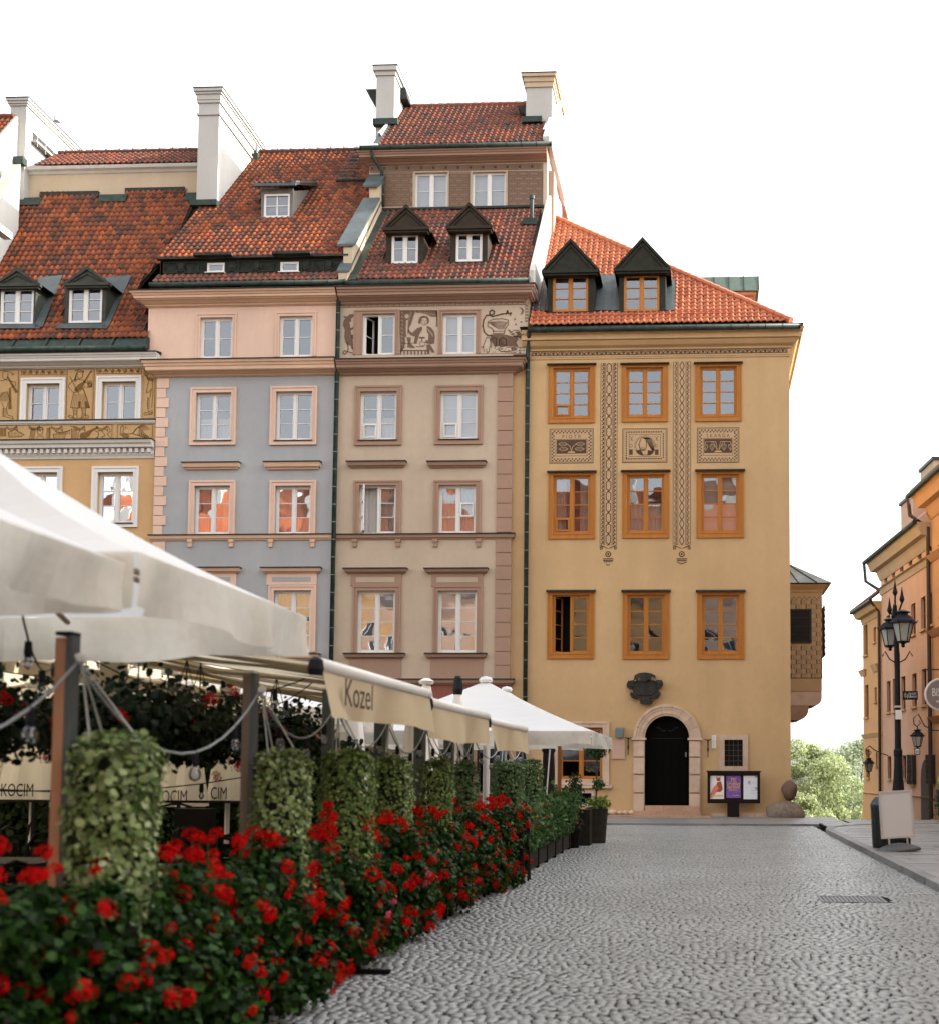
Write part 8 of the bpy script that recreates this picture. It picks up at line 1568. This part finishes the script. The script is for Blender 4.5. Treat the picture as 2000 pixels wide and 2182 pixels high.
# string lights inside
q = MB(); bl = []; SL2 = thing('string_lights', (-5, 9, 2.4), 'thin dark cables of small bulbs strung between the hanging baskets under the canopies', 'string lights')
for a_, b_ in (((-3.6, 6.2, 2.5), (-4.6, 8.5, 2.5)), ((-4.6, 8.5, 2.5), (-5.6, 6.3, 2.55)), ((-4.6, 8.5, 2.5), (-3.4, 10.6, 2.45)), ((-4.9, 8.2, 2.5), (-6.5, 9.5, 2.6)), ((-3.4, 10.6, 2.4), (-5.5, 12.5, 2.45)), ((-7.5, 9, 1.75), (-4.5, 13, 1.6)), ((-8.5, 10, 2.0), (-6, 12.4, 1.45))):
    a_, b_ = Vector(a_), Vector(b_); pts = [a_.lerp(b_, k/10)-Vector((0, 0, .3*4*(k/10)*(1-k/10))) for k in range(11)]; q.tube(pts, .006, 4); bl += pts[2::3]
q.build('cable', BLK, SL2); q = MB(); [q.lathe((c.x, c.y, c.z-.09), [(.02, 0), (.024, .03), (.02, .09)], 7) for c in bl]; q.build('bulb_sockets', BLK, SL2); q = MB(); [q.lathe((c.x, c.y, c.z-.16), [(.004, 0), (.026, .02), (.028, .045), (.014, .07)], 8) for c in bl]; q.build('bulbs', BULB, SL2)
# folded cream parasols at the back with printed hems
def folded(label, x_, y_, r, ztop, zbot, txt=None, logo=False, cap=None, seed=0):
    t = thing('folded_parasol', (x_, y_, 0), label, 'parasol', 'closed cream parasols'); q = MB(); n = 40; g_ = []
    for j in range(9):
        s = j/8; rr_ = r*(.22+.78*s**.75); row = [(x_+rr_*(1+.16*math.sin(7*2*math.pi*i/n+seed)*s)*math.cos(2*math.pi*i/n), y_+rr_*(1+.16*math.sin(7*2*math.pi*i/n+seed)*s)*math.sin(2*math.pi*i/n), ztop+(zbot-ztop)*s) for i in range(n)]; g_.append(row)
    for j in range(8):
        for i in range(n): q.quad(g_[j][i], g_[j+1][i], g_[j+1][(i+1) % n], g_[j][(i+1) % n])
    q.build('cloth', M('folded_canvas', (.80, .76, .70), .85, .1, trans=.2), t, True); MB().tube([(x_, y_, 0), (x_, y_, ztop+.08)], .035, 8).build('pole', ALU, t)
    if cap: MB().lathe((x_, y_, ztop-.02), [(.08, 0), (.1, .1), (.07, .3), (.05, .34)], 8).build('cap', cap, t)
    else: MB().lathe((x_, y_, ztop-.02), [(.12, 0), (.14, .05), (.05, .1)], 10).build('cap', ALU, t)
    ink_ = M('print_brown', (0, 0, 0))
    if txt: put_text('lettering', txt, .17, M('print_black', (0, 0, 0)), t, Matrix.Translation((x_, y_-r*1.2, zbot+.12)) @ FRONT, (.75, 1.3))
    if logo:
        q = MB(); xq = x_-r*1.0; q.ribbon(circ(xq, zbot+.13, .1, 16), .012, y_-r*1.21); q.ribbon(circ(xq, zbot+.13, .075, 12), .008, y_-r*1.21); q.ribbon([(xq-.09, zbot+.15), (xq+.09, zbot+.15)], .01, y_-r*1.21); q.ribbon([(xq-.09, zbot+.1), (xq+.09, zbot+.1)], .01, y_-r*1.21); q.build('printed_emblem', M('print_black', (0, 0, 0)), t); put_text('lettering', '18  45', .06, M('print_black', (0, 0, 0)), t, Matrix.Translation((xq, y_-r*1.215, zbot+.1)) @ FRONT, (1.7, 1))
fx = lambda px, Y_: P(px, 1640, Y_).x
folded('wide closed cream parasol with dark brewery lettering at the left edge', fx(72, 14.6), 14.6, .36, 2.6, 1.2, 'OKOCIM', True, seed=1); folded('closed cream parasol cut by the left edge beside the lettered one', fx(-25, 14.7), 14.7, .34, 2.6, 1.2, None, True, seed=2)
folded('closed cream parasol with lettering behind the dark railing', fx(392, 15), 15, .28, 2.6, 1.12, 'KOCIM', seed=3); folded('closed cream parasol just left of the second post', fx(487, 15.6), 15.6, .24, 2.6, 1.15, 'CIM', seed=4)
folded('tall closed cream parasol with flat white cap behind the middle awning', fx(906, 21), 21, .30, P(906, 1455, 21).z, 1.0, seed=5); folded('tall closed cream parasol with a black tip left of the open white one', fx(973, 22), 22, .30, P(973, 1478, 22).z, 1.0, cap=BLK, seed=6)
folded('closed white parasol standing behind the fourth leafy column', fx(878, 17), 17, .26, 2.5, .6, seed=7); folded('closed white parasol left of the fourth leafy column', fx(757, 17.5), 17.5, .25, 2.5, .5, seed=8)
tfl = MB().box(-16, -3.35, 5.5, 17.5, -.028, .012).build('terrace_floor', M('shade_dark_floor', (.018, .016, .014), .8, .1)); tfl['kind'] = 'structure'  # terrace shade put into a near-black floor colour
t = thing('dark_backdrop', (-9.5, 17.2, 0), 'long hedge-shaped backdrop added to darken the back of the terrace', 'hedge'); MB().box(-15, -4.9, 17.1, 17.5, 0, 1.85).build('backdrop_core', M('backdrop_inside', (.006, .01, .004), .95, .02), t)  # dark hedge shape added so the back of the terrace reads black
n = 9000; C = np.stack([RNG.uniform(-15, -4.85, n), 17.05+RNG.normal(0, .05, n), RNG.uniform(.1, 2.0, n)], 1); o = link(bpy.data.objects.new('foliage', leafmesh('foliage', C, np.tile([0, -1, .4], (n, 1)), .1, leafmat('hedge_leaf', [(.006, .014, .004), (.015, .03, .008), (.01, .02, .006)]))), t); o['kind'] = 'stuff'
# railing, tables and chairs in the dark
t = thing('railing', (-7.5, 14, 0), 'thin black iron railing with arched bars behind the cafe tables', 'railing'); q = MB(); q.box(-9.6, -5.25, 13.98, 14.02, 1.19, 1.22); q.box(-9.6, -5.25, 13.98, 14.02, .2, .23); [q.box(x_-.015, x_+.015, 13.98, 14.02, 0, 1.2) for x_ in np.arange(-9.6, -5.2, .87)]
q.build('rails', BLK, t); q = MB()
for xc in (-8.9, -6.15, -7.5): q.tube([(xc+.42*math.cos(a), 14, .8+.38*math.sin(a)) for a in np.linspace(0, math.pi, 12)], .014, 5)
q.build('arches', BLK, t)
CHM = M('dark_rattan', (.006, .006, .005), .7, .1); TBM = M('dark_table', (.008, .008, .007), .6, .15); seat_m = None
def cafe_chair(loc, rz, label):
    x_, y_ = loc; M4 = Matrix.Translation((x_, y_, 0)) @ Matrix.Rotation(rz, 4, 'Z'); CUR[0] = M4; t = thing('cafe_chair', (x_, y_, 0), label, 'chair', 'black cafe chairs in the shade', rz)
    MB().box(-.22, .22, -.22, .22, .42, .46).build('seat', CHM, t); q = MB(); pts = [(-.22, .2), (-.22, .45)]; q.tube([(-.22, .22, .46), (-.23, .27, .8), (-.15, .29, .92), (0, .3, .95), (.15, .29, .92), (.23, .27, .8), (.22, .22, .46)], .018, 6); [q.box(-.2, .2, .25, .265, .55+.085*k_, .6+.085*k_) for k_ in range(4)]; q.build('backrest', CHM, t)
    for lx in (-.2, .2):
        for ly in (-.2, .2): MB().tube([(lx, ly, .42), (lx*1.1, ly*1.1, 0)], .014, 5).build('leg', CHM, t)
    CUR[0] = Matrix.Identity(4); return t
def cafe_table(loc, label):
    x_, y_ = loc; t = thing('cafe_table', (x_, y_, 0), label, 'table', 'dark cafe tables in the shade'); MB().box(x_-.38, x_+.38, y_-.38, y_+.38, .73, .76).build('table_top', TBM, t); MB().tube([(x_, y_, .02), (x_, y_, .73)], .035, 8).build('column', BLK, t); MB().box(x_-.25, x_+.25, y_-.25, y_+.25, 0, .03).build('foot', BLK, t)
k = 0
TN = ['the nearest dark table', 'the second table', 'the far left front table', 'the dark table behind the second post', 'the mid-terrace table', 'the far left back table', 'the dark table behind the third post', 'the table before the railing', 'the farthest dark table']; ti = 0
for tx, ty in ((-4.2, 7.4), (-5.7, 8.2), (-7.4, 8.8), (-4.4, 10.2), (-6.2, 10.8), (-8.2, 11.4), (-4.6, 12.8), (-6.6, 13), (-4.4, 15.6)):
    cafe_table((tx, ty), ['square cafe table nearest to the flower row and viewer', 'square cafe table left of the nearest one', 'square cafe table at the far left front', 'square cafe table seen just behind the second post', 'square cafe table in the middle of the shaded terrace', 'square cafe table at the far left back', 'square cafe table seen behind the third post', 'square cafe table right before the arched railing', 'farthest square cafe table on the terrace'][ti])
    for dx_, dy_, rz, sd_ in ((-.68, 0, math.pi/2, 'left side'), (.68, 0, -math.pi/2, 'right side'), (0, .68, 0, 'far side'), (0, -.68, math.pi, 'near side')): cafe_chair((tx+dx_, ty+dy_), rz+random.uniform(-.2, .2), 'black cafe chair on the '+sd_+' of '+TN[ti])
    ti += 1
tag(MB().box(-5.95, -5.55, 13.5, 13.7, .0, 1.14).build('service_cabinet', TBM, None), 'low dark service cabinet standing behind the cafe tables', 'cabinet')
# dim ivy-shaped screens added to darken the gap between terrace and houses
for i, (px, Y_, h_, n) in enumerate(((330, 16.5, 1.9, 1500), (560, 17, 2.0, 1500), (665, 15, 1.9, 1400), (430, 20, 1.6, 1300))):
    x_ = fx(px, Y_); t = thing('backdrop_ivy', (x_, Y_, 0), ['narrow added dark ivy backdrop left of the closed parasols', 'added dark ivy backdrop behind the second leafy column', 'added dark ivy backdrop behind the third leafy column', 'added dim ivy backdrop far behind the closed parasols'][i], 'plant'); MB().box(x_-.25, x_+.25, Y_, Y_+.04, 0, h_).build('trellis', BOXM, t); bush(t, (x_, Y_-.02, h_*.5), (.34, .14, h_*.52), n, IVYD if i % 2 else IV, .06, seed=50+i)
